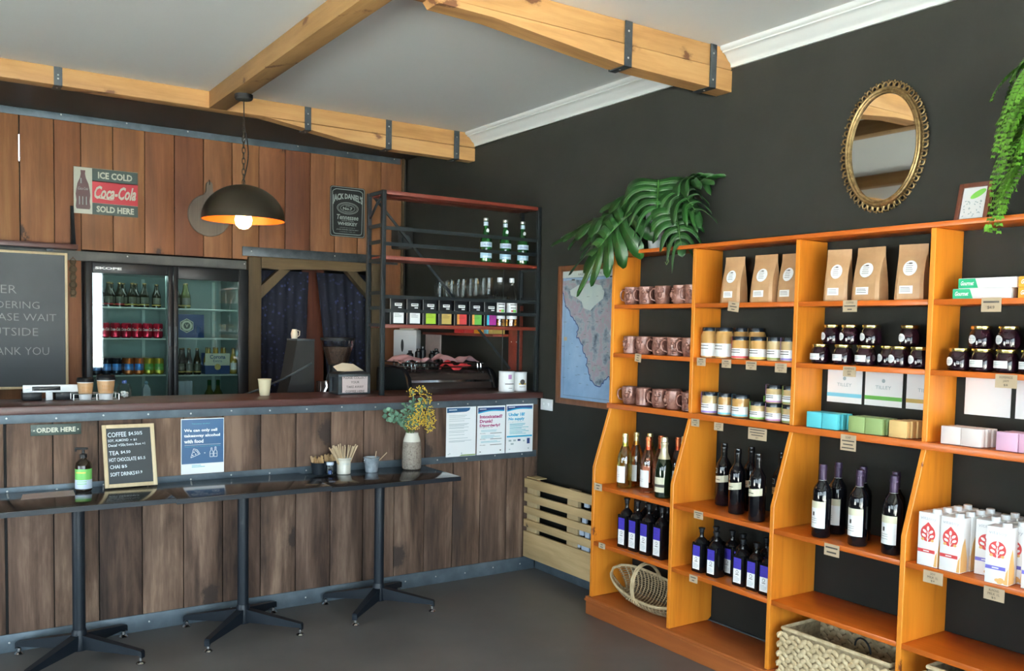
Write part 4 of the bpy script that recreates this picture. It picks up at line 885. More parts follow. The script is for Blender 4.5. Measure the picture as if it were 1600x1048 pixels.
# --- baskets
def crate_basket(y0, y1, x0, x1, z0, z1, lab):
    r_ = thing('woven_basket', lab, 'basket', ((x0+x1)/2, (y0+y1)/2, z0)); cx, cy = (x0+x1)/2, (y0+y1)/2
    X0, X1, Y0, Y1, H = x0-cx, x1-cx, y0-cy, y1-cy, z1-z0
    m_ = MB(); t = .012
    for (a, b, c, d) in ((X0+t*.5, X0+t, Y0+t*.5, Y1-t*.5), (X1-t, X1-t*.5, Y0+t*.5, Y1-t*.5), (X0+t*.5, X1-t*.5, Y0+t*.5, Y0+t), (X0+t*.5, X1-t*.5, Y1-t, Y1-t*.5)): m_.box(a, b, c, d, .001, H-.004)
    m_.box(X0+.01, X1-.01, Y0+.01, Y1-.01, .001, .01); part('lining', m_, 'wicker', r_)
    m_ = MB(); rows = int(H/.021); 
    def wall(p, q, out):
        L_ = (q-p).length; n = max(3, int(L_/.03)); d = (q-p)/n; ang = math.atan2(d.y, d.x)
        for j in range(rows):
            for i in range(n+1):
                c_ = p+d*(i+(.5 if j % 2 else 0))+out*.003+V(0, 0, .012+j*(H-.02)/rows)
                if c_.x < X0-.002 or c_.x > X1+.002 or c_.y < Y0-.002 or c_.y > Y1+.002: continue
                T = Matrix.Translation(c_) @ Matrix.Rotation(ang, 4, 'Z') @ Matrix.Rotation(.55 if (i+j) % 2 else -.55, 4, 'Y')
                m_.sphere((0, 0, 0), 1, n=7, M4=T @ Matrix.Diagonal((.0205, .0065, .0115, 1)))
    wall(V(X0+.006, Y1, 0), V(X0+.006, Y0, 0), V(-1, 0, 0)); wall(V(X0, Y0+.006, 0), V(X1, Y0+.006, 0), V(0, -1, 0)); wall(V(X1, Y1-.006, 0), V(X0, Y1-.006, 0), V(0, 1, 0)); wall(V(X1-.008, Y0, 0), V(X1-.008, Y1, 0), V(-1, 0, 0))
    part('weave', m_, 'seagrass', r_, sharp=60)
    m_ = MB(); rr = .009
    m_.tube([(X0+rr, Y0+rr, H), (X1-rr, Y0+rr, H), (X1-rr, Y1-rr, H), (X0+rr, Y1-rr, H)], rr, 8, closed=True)
    part('rim', m_, 'seagrass', r_)
    return r_
b1 = crate_basket(-2.735, -2.212, -.262, .01, .0985, .302, 'rectangular woven seagrass basket on the bottom shelf of the third column')
m_ = MB(); m_.tube([(-.02+.05*math.cos(a)*.4, -.06+.05*math.cos(a), .185+.045*math.sin(a)) for a in [PI*k/10 for k in range(11)]], .004, 8); part('handle', m_, 'black_matt', b1, 'dark loop handle')
crate_basket(-3.35, -2.86, -.250, .01, .0985, .345, 'woven seagrass basket on the bottom shelf of the fourth column, its rim just in view')
# willow basket lying on the bottom shelf of the first column
r_ = thing('willow_basket', 'boat-shaped willow basket with an arched handle, tipped towards the viewer', 'basket', (-.088, -1.255, .105))
r_.rotation_euler = (math.radians(7), math.radians(-28), 0)
LY, LX, HB = .262, .100, .115
def hull(u, v):      # u along the length -1..1, v 0 rim .. 1 keel
    y = LY*u; a = PI*v; wx = LX*math.sqrt(max(0, 1-abs(u)**2.6)); hz = HB*(1-.55*abs(u)**2.2)
    rim = HB+.03*abs(u)**2.0
    return V(-wx*math.cos(a)*(1.0), y*(1-.18*math.sin(a)), rim-(rim-.004)*math.sin(a)*math.sqrt(max(.0, 1-.35*u*u)))
m_ = MB(); nu = 30
for k in range(1, 30):
    v = k/30; m_.tube([hull(-.985+1.97*i/nu, v) + V(random.uniform(-1, 1), 0, random.uniform(-1, 1))*.0012 for i in range(nu+1)], .0026, 5)
part('weave', m_, 'wicker', r_)
m_ = MB()
for i in range(22):
    u = -.96+1.92*i/21; m_.tube([hull(u, j/14)*1.0+V(0, .002*(j % 2), 0) for j in range(15)], .0033, 5)
part('ribs', m_, 'wicker_l', r_)
m_ = MB()
for s_ in (0, 1):
    for d in (0, .007): m_.tube([hull(-1+2*i/nu, s_)+V(0, 0, d) for i in range(nu+1)], .0048, 6)
part('rim', m_, 'wicker_l', r_)
m_ = MB()
for d in (-.006, .006): m_.tube([(-LX*1.02*math.cos(a), .02+d, HB+.145*math.sin(a)) for a in [PI*k/16 for k in range(17)]], .0062, 7)
for s_ in (-1, 1):
    for q in range(6): m_.tube([(s_*LX-.012, -.03+.02*q+.0, HB-.012), (s_*LX+.012*s_*0, .01+.006*q, HB+.014), (s_*LX+.010, .05-.016*q, HB-.010)], .0028, 5)
part('handle', m_, 'wicker_l', r_)

# ---------------------------------------------------------------- things on and around the shelving
# oval mirror
r_ = thing('oval_mirror', 'oval mirror in an ornate pierced gold frame on the dark wall', 'mirror', (XR-.001, -2.415, 2.325), -90)
A_, B_ = .165, .232
m_ = MB(); m_.add([V(A_*.93*math.cos(2*PI*k/64), -.012, B_*.95*math.sin(2*PI*k/64)) for k in range(64)], [list(range(64))[::-1]]); part('glass', m_, 'mirror', r_)
m_ = MB()
def ell(a, b, y, k, n=96): return V(a*math.cos(2*PI*k/n), y, b*math.sin(2*PI*k/n))
m_.tube([ell(A_*.95, B_*.965, -.016, k) for k in range(96)], .007, 8, closed=True); m_.tube([ell(A_*1.015, B_*1.01, -.018, k) for k in range(96)], .008, 8, closed=True)
vs = []; fs = []
for k in range(96): vs += [ell(A_*.93, B_*.95, -.003, k), ell(A_*1.06, B_*1.045, -.003, k)]
for k in range(96): j = (k+1) % 96; fs.append((2*k, 2*j, 2*j+1, 2*k+1))
m_.add(vs, fs); part('inner_frame', m_, 'gold', r_)
m_ = MB(); nb = 46
for k in range(nb):
    a = 2*PI*(k+.5)/nb; c_ = V(A_*1.125*math.cos(a), -.010, B_*1.085*math.sin(a)); tx = V(-A_*1.125*math.sin(a), 0, B_*1.085*math.cos(a)).normalized(); ny = V(0, -1, 0).cross(tx)
    m_.tube([c_+tx*.0105*math.cos(q)+ny*.0125*math.sin(q) for q in [2*PI*i/10 for i in range(10)]], .0036, 5, closed=True)
    m_.sphere(c_+ny*.015+tx*.012, .005, n=6); m_.sphere(c_-ny*.014+tx*.012+V(0, -.004, 0), .0042, n=6)
m_.tube([ell(A_*1.06, B_*1.045, -.008, k) for k in range(96)], .004, 6, closed=True)
part('pierced_border', m_, 'gold', r_)
# small picture leaning on top
r_ = thing('small_picture', 'small mahogany framed leaf print leaning on top of the shelving', 'picture', (XR-.062, -2.828, 1.9755), 0, None, (math.radians(0), math.radians(13), 0))
r_.rotation_euler = (Matrix.Rotation(math.radians(13), 3, 'Y') @ Matrix.Rotation(math.radians(-90), 3, 'Z')).to_euler()
m_ = MB(); W, Hh, t = .125, .155, .016
for a in ((-W/2, -W/2+t, 0, Hh), (W/2-t, W/2, 0, Hh), (-W/2+t, W/2-t, 0, t), (-W/2+t, W/2-t, Hh-t, Hh)): m_.box(a[0], a[1], -.010, .006, a[2], a[3], bev=.001)
part('frame', m_, 'mahogany', r_)
m_ = MB(); m_.box(-W/2+t, W/2-t, -.002, .004, t, Hh-t); part('print_sheet', m_, 'label', r_)
m_ = MB(); flatell(m_, (.012, -.002, .112), .062, .024, 0, rot=.5); part('leaf_picture', m_, 'tag_green', r_)
m_ = MB(); rnd = random.Random(5)
for k in range(26): flatell(m_, (rnd.uniform(-.035, .03), -.002, rnd.uniform(.026, .088)), .008, .003, 0, rot=rnd.uniform(0, 3))
part('sketch_lines', m_, 'print_l', r_)
# framed map
r_ = thing('framed_map', 'tall framed coastal map hanging on the dark wall left of the shelving', 'map', (XR-.001, -.505, 1.095), -90)
W, Hh, t = .60, .845, .034
m_ = MB()
for a in ((-W/2, -W/2+t, 0, Hh), (W/2-t, W/2, 0, Hh), (-W/2+t, W/2-t, 0, t), (-W/2+t, W/2-t, Hh-t, Hh)): m_.box(a[0], a[1], -.024, 0, a[2], a[3], bev=.003)
part('frame', m_, 'frame_wood', r_)
m_ = MB(); m_.box(-W/2+t, W/2-t, -.008, -.002, t, Hh-t); part('map_sheet', m_, 'map_sea', r_)
IW, IH = W-2*t, Hh-2*t
def mp(pts): return [((p[0]-.5)*IW, t+(1-p[1])*IH) for p in pts]
land = [(0, .075), (.2, .065), (.45, .08), (1, .07), (1, .86), (.92, .84), (.86, .80), (.80, .84), (.72, .88), (.62, .87), (.54, .82), (.52, .76), (.47, .73), (.50, .68), (.42, .64), (.40, .58), (.33, .53), (.28, .51), (.31, .45), (.22, .38), (.12, .30), (.06, .27), (.03, .20), (0, .16)]
rnd = random.Random(8); wob = []
for i in range(len(land)):
    p, q = land[i], land[(i+1) % len(land)]
    for k in range(4): wob.append((p[0]+(q[0]-p[0])*k/4+(rnd.uniform(-.012, .012) if 0 < i < len(land)-1 and p[0] < .97 and i > 4 else 0), p[1]+(q[1]-p[1])*k/4+(rnd.uniform(-.010, .010) if i > 4 else 0)))
m_ = MB(); flatpoly(m_, (0, -.008, 0), mp(wob)); part('land', m_, 'map_land', r_)
m_ = MB(); wp_ = mp(wob)
for i in range(20, len(wp_)-4):
    p, q = wp_[i], wp_[i+1]; d = V(q[0]-p[0], 0, q[1]-p[1])
    if p[0] > .22 and q[0] > .22 or d.length < 1e-5: continue
    nn = V(-d.z, 0, d.x).normalized()*.0030; a, b = V(p[0], -.0096, p[1]), V(q[0], -.0096, q[1]); m_.add([a-nn, b-nn, b+nn, a+nn], [(0, 1, 2, 3)])
part('coastline', m_, 'navy', r_)
m_ = MB(); flatpoly(m_, (0, -.008, 0), mp([(.14, .15), (.3, .11), (.5, .10), (.7, .12), (.76, .17), (.74, .22), (.60, .27), (.52, .31), (.40, .29), (.36, .24), (.24, .20), (.16, .19)]), 0, .0014)
flatpoly(m_, (0, -.008, 0), mp([(.90, .42), (1, .40), (1, .58), (.94, .54), (.86, .48)]), 0, .0014)
flatrect(m_, (0, -.008, t+IH*.975), IW, IH*.05, 0, .0016); part('pale_area', m_, 'map_white', r_)
m_ = MB(); text(m_, 'EASTERN EUROPE', (0, -.008, t+IH*.972), .22, .012, off=.0022); flatrect(m_, (-.16, -.008, t+IH*.932), .03, .008, 0, .002); flatrect(m_, (.2, -.008, t+IH*.94), .03, .008, 0, .002)
for k in range(60):
    u, v = rnd.uniform(.03, .97), rnd.uniform(.1, .9)
    flatrect(m_, ((u-.5)*IW, -.008, t+(1-v)*IH), rnd.uniform(.008, .03), .0016, 0, .002)
fx = .235
for a, b_, c_, d in ((-fx, fx, t+.018, t+.0195), (-fx, fx, t+IH*.945, t+IH*.945+.0015)): flatrect(m_, ((a+b_)/2, -.008, (c_+d)/2), b_-a, .0016, 0, .002)
flatrect(m_, (-fx, -.008, t+IH*.48), .0016, IH*.92, 0, .002)
part('map_print', m_, 'print', r_)
m_ = MB(); flatrect(m_, (-.225, -.008, t+IH*.47), .030, .022, 0, .0025); part('note', m_, 'kraft_tag', r_)
# light switch
r_ = thing('light_switch', 'white double light switch on the dark wall left of the map', 'switch', (XR-.0005, -.092, 1.072), -90)
m_ = MB(); m_.box(-.062, .062, -.010, 0, -.036, .036, bev=.003); part('plate', m_, 'white', r_)
for x in (-.026, .024): m_ = MB(); m_.box(x-.007, x+.007, -.0155, -.0085, -.008, .010, bev=.002); part('rocker', m_, 'white', r_)
m_ = MB()
for x in (-.045, .045): m_.sphere((x, -.010, .02), .0025, n=6)
part('screws', m_, 'screw', r_)
# slatted crate front standing below
r_ = thing('slatted_crate', 'slatted raw pine crate against the dark wall between counter and shelving', 'crate', (-.06, -.47, .094))
YA, YZ = .455, -.445     # local Y ends
m_ = MB()
for z0, z1 in ((.022-.0+.19+.252, .524-.0), ): m_.box(-.024, -.004, YZ, YA, .448, .506, bev=.002)
part('top_rail', m_, 'crate', r_)
for z0, z1 in ((.359, .408), (.282, .326), (.195, .243)):
    m_ = MB(); m_.box(-.024, -.006, YZ, YA, z0, z1, bev=.002); part('slat', m_, 'crate', r_)
m_ = MB(); m_.box(-.024, -.004, YZ, YA, .0, .165, bev=.002); part('bottom_board', m_, 'crate', r_)
for y in (.395, -.03, -.39): m_ = MB(); m_.box(-.0035, .022, y-.05 if y < .3 else y-.055, y+.055, .0, .504, bev=.002); part('post', m_, 'crate_v', r_)
m_ = MB(); m_.box(-.004, .070, .34, YA, .507, .513); part('top_cap', m_, 'crate', r_)
for i, (y, z) in enumerate([(-.585, .50), (-.568, .405), (-.545, .327), (-.600, .315), (-.515, .250), (-.568, .243), (-.60, .24)]):
    m_ = MB(); m_.box(-.012, .018, -.019, .019, 0, .055, bev=.004)
    o = tag(link('rolled_paper', m_.mesh('rolled_paper', 'oil_pale'), None, (-.052, y-.035, z+.012), (0, math.radians(0), 0)), 'small white folded paper wedged behind the crate slats, %s from the top' % ['first', 'second', 'third', 'fourth', 'fifth', 'sixth', 'lowest'][i], 'paper', 'white papers behind the crate slats')
    o.scale = (.6, 1, .8)

# ================================================================ CAFE TABLES AND WHAT STANDS ON THEM
def table_parts(H):
    tp = MB(); tp.box(-.373, .373, -.235, .225, H-.024, H, bev=.002)
    ed = MB(); ed.box(-.3745, .3745, -.2372, -.2352, H-.024, H-.002)
    co = MB(); co.lathe([(.0275, .055), (.0275, H-.04)], 20); co.lathe([(0, H-.04), (.05, H-.04), (.05, H-.027), (0, H-.027)], 20)
    for a in (-1, 1):
        for s in (-1, 1): co.box(0, .19, -.012, .012, H-.040, H-.0265, M4=Matrix.Rotation(math.atan2(s, a), 4, 'Z'))
    hub = MB(); hub.lathe([(0, .045), (.036, .045), (.038, .055), (.033, .125), (.029, .14), (0, .14)], 20)
    ps = [P_('tabletop', tp, 'dark_table'), P_('edge_trim', ed, 'black_metal'), P_('column', co, 'black_metal'), P_('base_hub', hub, 'black_metal')]
    legs = []
    for k in range(4):
        T = Matrix.Rotation(math.radians(42 if k % 2 == 0 else 138) + (PI if k > 1 else 0), 4, 'Z'); L_ = .315
        g = MB(); w0, w1 = .020, .014
        vs = [(.02, -w0, .052), (.02, w0, .052), (.02, -w0, .118), (.02, w0, .118), (L_-.012, -w1, .040), (L_-.012, w1, .040), (L_-.006, -w1, .062), (L_-.006, w1, .062), (L_, -w1, .028), (L_, w1, .028), (L_, -w1, .054), (L_, w1, .054)]
        g.add([T @ V(*p) for p in vs], [(0, 1, 3, 2), (0, 4, 5, 1), (2, 3, 7, 6), (0, 2, 6, 4), (1, 5, 7, 3), (4, 8, 9, 5), (6, 7, 11, 10), (4, 6, 10, 8), (5, 9, 11, 7), (8, 10, 11, 9)])
        f = MB(); f.lathe([(0, 0), (.019, 0), (.021, .004), (.016, .010), (.008, .014), (.008, .030), (0, .032)], 14, M4=T @ Matrix.Translation((L_-.012, 0, 0)))
        legs.append((g.mesh('leg', 'black_metal'), f.mesh('foot', 'chrome')))
    return ps, legs
def put_table(x, H, lab, y=-.255):
    ps, legs = TAB[H]; r_ = place(ps, 'cafe_table', lab, 'table', (x, y, 0), 0, 'dark cafe tables along the counter')
    for g, f in legs: o = link('leg', g, r_); link('foot', f, o)
TAB = {h: table_parts(h) for h in (.752, .745, .737)}
put_table(-2.708, .752, 'dark cafe table at the left, carrying the hand pump bottle and the coffee price board')
put_table(-1.958, .745, 'dark middle cafe table, under the blue takeaway alcohol notice')
put_table(-1.210, .737, 'dark cafe table at the right end of the row, carrying the stoneware vase')
# placemat
m_ = MB(); m_.add([(-2.935, -.235, .7528), (-2.715, -.225, .7528), (-2.705, -.085, .7528), (-2.915, -.095, .7528), (-2.935, -.235, .7534), (-2.715, -.225, .7534), (-2.705, -.085, .7534), (-2.915, -.095, .7534)], [(3, 2, 1, 0), (4, 5, 6, 7), (0, 1, 5, 4), (1, 2, 6, 5), (2, 3, 7, 6), (3, 0, 4, 7)])
tag(link('paper_sheet', m_.mesh('paper_sheet', 'placemat')), 'pinkish paper sheet lying on the left cafe table', 'paper')
# pump bottle
r_ = thing('pump_bottle', 'dark pump bottle with a green label on the left cafe table', 'bottle', (-2.665, -.115, .7525), -20)
m_ = MB(); m_.lathe([(0, 0), (.033, 0), (.036, .004), (.036, .118), (.032, .133), (.018, .146), (.014, .150), (.014, .158), (0, .158)], 24); part('bottle', m_, 'amber', r_)
m_ = MB(); m_.patch(.036, .024, .105, 270, 220, 0, n=20); m_.patch(.036, .012, .055, 275, 200, 1, .0011, n=20)
for zz in (.066, .055, .045, .035): m_.patch(.036, zz, zz+.003, 268, 70, 2, .0015)
m_.patch(.036, .086, .092, 262, 70, 3, .0015); part('label', m_, ['pump_green', 'oil_pale', 'pump_green', 'tag_yellow'], r_)
m_ = MB(); m_.lathe([(.016, .155), (.0165, .172), (.010, .174), (.007, .176), (.0055, .195), (0, .196)], 18); m_.box(-.036, .020, -.008, .008, .193, .203, bev=.003); m_.box(-.036, -.028, -.005, .005, .184, .194, bev=.002); part('pump', m_, 'black_plastic', r_)
# coffee price board
r_ = thing('price_board', 'pale-framed chalkboard of coffee and tea prices leaning on the counter', 'chalkboard', (-2.455, -.115, .7525))
r_.rotation_euler = (math.radians(-16), 0, 0)
W, Hh, t = .237, .305, .018
m_ = MB()
for a in ((-W/2, -W/2+t, 0, Hh), (W/2-t, W/2, 0, Hh), (-W/2+t, W/2-t, 0, t), (-W/2+t, W/2-t, Hh-t, Hh)): m_.box(a[0], a[1], -.012, 0, a[2], a[3], bev=.001)
part('frame', m_, 'pale_frame', r_)
m_ = MB(); m_.box(-W/2+t, W/2-t, -.006, -.001, t, Hh-t); part('board', m_, 'slate2', r_)
m_ = MB(); x0 = -W/2+t+.010
for s_, w_, h_, z, dx in [('COFFEE', .080, .021, .256, 0), ('$4.50/5', .060, .018, .258, .094), ('SOY, ALMOND', .088, .013, .2265, 0), ('+ $1', .028, .010, .2275, .100), ('Decaf +50c', .074, .0125, .2045, .001), ('Extra Shot +1', .080, .0105, .2065, .083), ('TEA', .042, .018, .167, .002), ('$4.50', .042, .014, .169, .054),
        ('HOT CHOCOLATE', .116, .0165, .134, .001), ('$5.5', .034, .014, .136, .129), ('CHAI', .042, .016, .100, .003), ('$5', .024, .014, .100, .054), ('SOFT DRINKS', .104, .0165, .064, .003), ('$3.9', .030, .014, .067, .115)]:
    text(m_, s_, (x0+dx-.004, -.006, z), w_*1.05, h_*1.12, off=.001, bold=.010, left=True, rot=.02)
part('lettering', m_, 'chalkw', r_)
# sugar pots, stirrers, bucket
def pot(name, x, y, H, lab):
    r_ = thing(name, lab, 'pot', (x, y, H)); m_ = MB()
    m_.lathe([(0, 0), (.030, 0), (.033, .003), (.041, .062), (.042, .066), (.039, .066), (.036, .055), (0, .045)], 22); part('pot', m_, 'black_metal', r_)
    m_ = MB(); rnd = random.Random(int(x*1000))
    for k in range(26):
        a, q = rnd.uniform(0, 2*PI), rnd.uniform(.006, .033); T = Matrix.Translation((q*math.cos(a), q*math.sin(a), .05)) @ Matrix.Rotation(rnd.uniform(-.35, .35), 4, 'X') @ Matrix.Rotation(rnd.uniform(-.35, .35), 4, 'Y') @ Matrix.Rotation(a, 4, 'Z')
        m_.box(-.005, .005, -.0012, .0012, 0, rnd.uniform(.035, .052), M4=T)
    part('sachets', m_, 'sugar', r_)
pot('sugar_pot', -1.515, -.135, .7455, 'small dark pot of brown sugar sachets, left of the two')
pot('sugar_pot', -1.440, -.095, .7455, 'small dark pot of brown sugar sachets behind the salt shaker')
r_ = thing('shaker', 'small clear shaker with a pale lid in front of the sugar pots', 'shaker', (-1.462, -.165, .7455))
m_ = MB(); m_.lathe([(0, 0), (.013, 0), (.015, .003), (.013, .045), (.016, .056), (0, .056)], 18); part('glass', m_, 'glass', r_)
m_ = MB(); m_.lathe([(.018, .052), (.021, .058), (.020, .068), (0, .070)], 18); part('lid', m_, 'oil_pale', r_)
m_ = MB(); m_.lathe([(0, .003), (.0115, .003), (.0105, .022), (0, .023)], 16); part('contents', m_, 'navy', r_)
r_ = thing('stirrer_jar', 'white ceramic jar full of pale wooden stirrers', 'jar', (-1.366, -.125, .7375))
m_ = MB(); m_.lathe([(0, 0), (.035, 0), (.038, .003), (.038, .072), (.036, .076), (.040, .080), (.042, .086), (.038, .090), (.034, .086), (.034, .010), (0, .008)], 28); part('jar', m_, 'glaze', r_)
m_ = MB(); flatrect(m_, (0, -.0385, .060), .03, .0015, 0, .0005); flatrect(m_, (0, -.0385, .055), .034, .0015, 0, .0005); part('print', m_, 'print_l', r_)
m_ = MB(); rnd = random.Random(4)
for k in range(34):
    a = rnd.uniform(-1, 1); T = Matrix.Translation((a*.024, rnd.uniform(-.02, .02), .035)) @ Matrix.Rotation(a*.52, 4, 'Y') @ Matrix.Rotation(rnd.uniform(-.2, .2), 4, 'X')
    m_.box(-.0030, .0030, -.0008, .0008, 0, rnd.uniform(.115, .135), M4=T)
part('stirrers', m_, 'sticks', r_)
r_ = thing('zinc_bucket', 'small galvanised bucket with two stirrers leaning out', 'bucket', (-1.205, -.135, .7375))
m_ = MB(); m_.lathe([(0, .004), (.032, .004), (.033, 0), (.034, .004), (.043, .076), (.0465, .080), (.044, .083), (.041, .080), (.032, .010), (0, .008)], 28)
m_.lathe([(.0355, .018), (.0365, .020), (.0358, .022)], 28); m_.lathe([(.0398, .052), (.041, .054), (.0402, .056)], 28); part('bucket', m_, 'zinc', r_)
m_ = MB(); m_.tube([(-.0465, -.006, .070), (-.052, -.014, .060), (-.050, -.022, .050)], .0018, 6); m_.sphere((-.0455, -.004, .068), .006, n=8); part('handle', m_, 'chrome', r_)
m_ = MB(); m_.box(-.002, .002, -.001, .001, 0, .09, M4=Matrix.Translation((.015, 0, .025)) @ Matrix.Rotation(.15, 4, 'Y')); m_.box(-.002, .002, -.001, .001, 0, .125, M4=Matrix.Translation((.0, .0, .02)) @ Matrix.Rotation(.85, 4, 'Y')); part('stirrers', m_, 'sticks', r_)
m_ = MB(); m_.lathe([(0, .070), (.0405, .070), (.030, .078), (0, .081)], 20); part('sachets', m_, 'paper', r_)

# ---------------------------------------------------------------- notices on the counter front
def sheet(name, lab, x0, x1, z0, z1, y=-.0085, mat='paper', cat='poster'):
    r_ = thing(name, lab, cat, ((x0+x1)/2, y, z0)); w_, h_ = x1-x0, z1-z0
    m_ = MB(); m_.box(-w_/2, w_/2, -.001, 0, 0, h_); part('sheet', m_, mat, r_); return r_, w_, h_
def wave(w_, h_, zt_, zb, cut=.0):
    p = [(-w_/2+.006, zt_), (w_/2-.008, zt_)]
    n = 12
    for k in range(n+1):
        u = 1-k/n; p.append((-w_/2+.006+(w_-.014)*u, zb+(.010*math.sin(u*3.6)+.016*u*u)*(1)))
    return p
Y0 = -.0155
r_, w_, h_ = sheet('notice_poster', 'white notice with a blue corner band, left of the three on the counter front', -.664, -.455, .768, 1.070, y=Y0)
m_ = MB(); flatpoly(m_, (0, -.001, 0), [(-w_/2+.004, h_-.006), (-w_/2+.004, h_-.034), (w_/2-.07, h_-.030), (w_/2-.048, h_-.022), (w_/2-.042, h_-.006)]); part('header_band', m_, 'poster_blue', r_)
m_ = MB(); lines(m_, (-.045, -.001, h_-.017), .085, [0], 0, .005, .0014); part('header_lettering', m_, 'paper', r_)
m_ = MB(); lines(m_, (0, -.001, 0), w_*.82, [h_*q for q in (.83, .80, .76, .72, .66, .64, .62, .59, .57, .52, .49, .44, .37, .32, .30)], 0, .0022, seed=7)
flatell(m_, (-w_*.42, -.001, .016), .007, .005); flatell(m_, (-w_*.37, -.001, .020), .010, .005); flatell(m_, (.005, -.001, .018), .006, .012); part('print', m_, 'print_l', r_)
m_ = MB(); flatpoly(m_, (0, -.001, 0), [(-.012, .002), (w_/2-.002, .002), (w_/2-.002, .010), (.005, .010)]); part('green_strip', m_, 'soap_green', r_)
r_, w_, h_ = sheet('notice_poster', 'notice reading Intoxicated? Drunk? Disorderly? in magenta, middle of the three', -.446, -.240, .768, 1.070, y=Y0)
m_ = MB(); flatpoly(m_, (0, -.001, 0), wave(w_, h_, h_-.010, h_-.040)); part('header_band', m_, 'navy', r_)
m_ = MB(); flatpoly(m_, (0, -.0005, 0), wave(w_, h_, h_-.020, h_-.047)); part('header_wave', m_, 'cyan', r_)
m_ = MB(); lines(m_, (-.05, -.001, h_-.019), .075, [0], 0, .004, .0016); part('header_lettering', m_, 'paper', r_)
m_ = MB()
for i, (s_, ww) in enumerate((('Intoxicated?', .165), ('Drunk?', .094), ('Disorderly?', .150))): text(m_, s_, (-w_/2+.018, -.001, h_-.066-.0285*i), ww, .0215, bold=.04, left=True)
part('lettering', m_, 'magenta', r_)
m_ = MB(); text(m_, 'It is against the law:', (-w_/2+.018, -.001, h_*.555), .098, .0065, left=True)
for z in (.435, .315, .195): text(m_, 'Penalty:', (-w_/2+.022, -.001, h_*z), .042, .0065, left=True); flatrect(m_, (.035, -.001, h_*z), .085, .003)
flatell(m_, (-w_*.38, -.001, .018), .012, .005); flatell(m_, (w_*.34, -.001, .022), .010, .008); part('print', m_, 'print', r_)
m_ = MB(); lines(m_, (0, -.001, 0), w_*.72, [h_*q for q in (.50, .475, .39, .365, .34, .27, .25)], 0, .002, seed=9); part('small_print', m_, 'teal', r_)
r_, w_, h_ = sheet('notice_poster', 'notice reading Under 18? No supply in blue, right of the three', -.233, -.027, .768, 1.074, y=Y0)
m_ = MB(); flatpoly(m_, (0, -.001, 0), wave(w_, h_, h_-.010, h_-.038)); flatpoly(m_, (0, -.001, 0), [(.058, h_*.17), (.080, h_*.17), (.080, h_*.285), (.058, h_*.285)]); flatrect(m_, (-.003, -.001, h_*.255), .022, .012); part('header_band', m_, 'navy', r_)
m_ = MB(); flatpoly(m_, (0, -.0005, 0), wave(w_, h_, h_-.020, h_-.045)); part('header_wave', m_, 'cyan', r_)
m_ = MB(); lines(m_, (-.05, -.001, h_-.018), .075, [0], 0, .004, .0016); part('header_lettering', m_, 'paper', r_)
m_ = MB(); text(m_, 'Under 18?', (-w_/2+.018, -.001, h_-.064), .122, .022, bold=.04, left=True); text(m_, 'No supply', (-w_/2+.018, -.001, h_-.094), .120, .0235, bold=.04, left=True); flatrect(m_, (0, -.001, h_*.335), w_-.012, .010); part('lettering', m_, 'cyan', r_)
m_ = MB(); text(m_, 'It is against the law:', (-w_/2+.018, -.001, h_*.635), .105, .0065, left=True)
for x in (-.072, -.037): flatrect(m_, (x, -.001, h_*.25), .020, .011)
flatrect(m_, (.034, -.001, h_*.235), .012, .010); flatrect(m_, (-.055, -.001, h_*.18), .022, .010); flatell(m_, (-w_*.36, -.001, .022), .012, .005); flatell(m_, (w_*.34, -.001, .022), .010, .008); part('print', m_, 'print_l', r_)
m_ = MB(); lines(m_, (0, -.001, 0), w_*.74, [h_*q for q in (.595, .575, .55, .52, .50, .47, .44, .415, .39)], 0, .003, seed=9); part('small_print', m_, 'teal', r_)
r_, w_, h_ = sheet('takeaway_notice', 'blue notice with pizza and bottle drawings about selling takeaway alcohol with food', -2.2, -1.984, .776, 1.060, y=-.0095)
m_ = MB(); flatrect(m_, (0, -.001, h_*.585), w_*.97, h_*.80, 0, .0006); part('blue_panel', m_, 'poster_blue', r_)
m_ = MB()
for i, (s_, ww) in enumerate((('We can only sell', .166), ('takeaway alcohol', .180), ('with food', .096))): text(m_, s_, (-w_/2+.015, -.0016, h_-.062-.027*i), ww, .0195, bold=.035, left=True)
flatrect(m_, (0, -.0016, h_*.525), w_*.84, .0012)
# pizza slice and bottles in outline
def stroke(pts, w2=.0012): 
    for p, q in zip(pts, pts[1:]):
        d = V(q[0]-p[0], 0, q[1]-p[1]); nn = V(-d.z, 0, d.x).normalized()*w2; a, b = V(p[0], -.0029, p[1]), V(q[0], -.0029, q[1]); m_.add([a-nn, b-nn, b+nn, a+nn], [(0, 1, 2, 3)])
cx, cz = -.040, h_*.38
stroke([(cx-.020, cz-.024), (cx-.006, cz+.022), (cx+.012, cz+.016), (cx+.026, cz-.006), (cx-.020, cz-.024)]); stroke([(cx-.002, cz+.014), (cx+.010, cz+.009), (cx+.018, cz-.006)])
for (a, b) in ((-.004, .004), (.004, -.006), (-.010, -.012)): flatell(m_, (cx+a, -.0016, cz+b), .006, .006, off=.0013)
for bx in (.044, .064):
    k = .004 if bx > .05 else 0
    stroke([(bx-.008, cz-.024), (bx-.008, cz+.002), (bx-.003, cz+.010), (bx-.003, cz+.022+k), (bx+.003, cz+.022+k), (bx+.003, cz+.010), (bx+.008, cz+.002), (bx+.008, cz-.024), (bx-.008, cz-.024)]); stroke([(bx-.008, cz-.008), (bx+.008, cz-.008)], .0008)
flatrect(m_, (.010, -.0016, cz-.002), .007, .0018); flatrect(m_, (.010, -.0016, cz-.002), .0018, .007); part('lettering', m_, 'paper', r_)
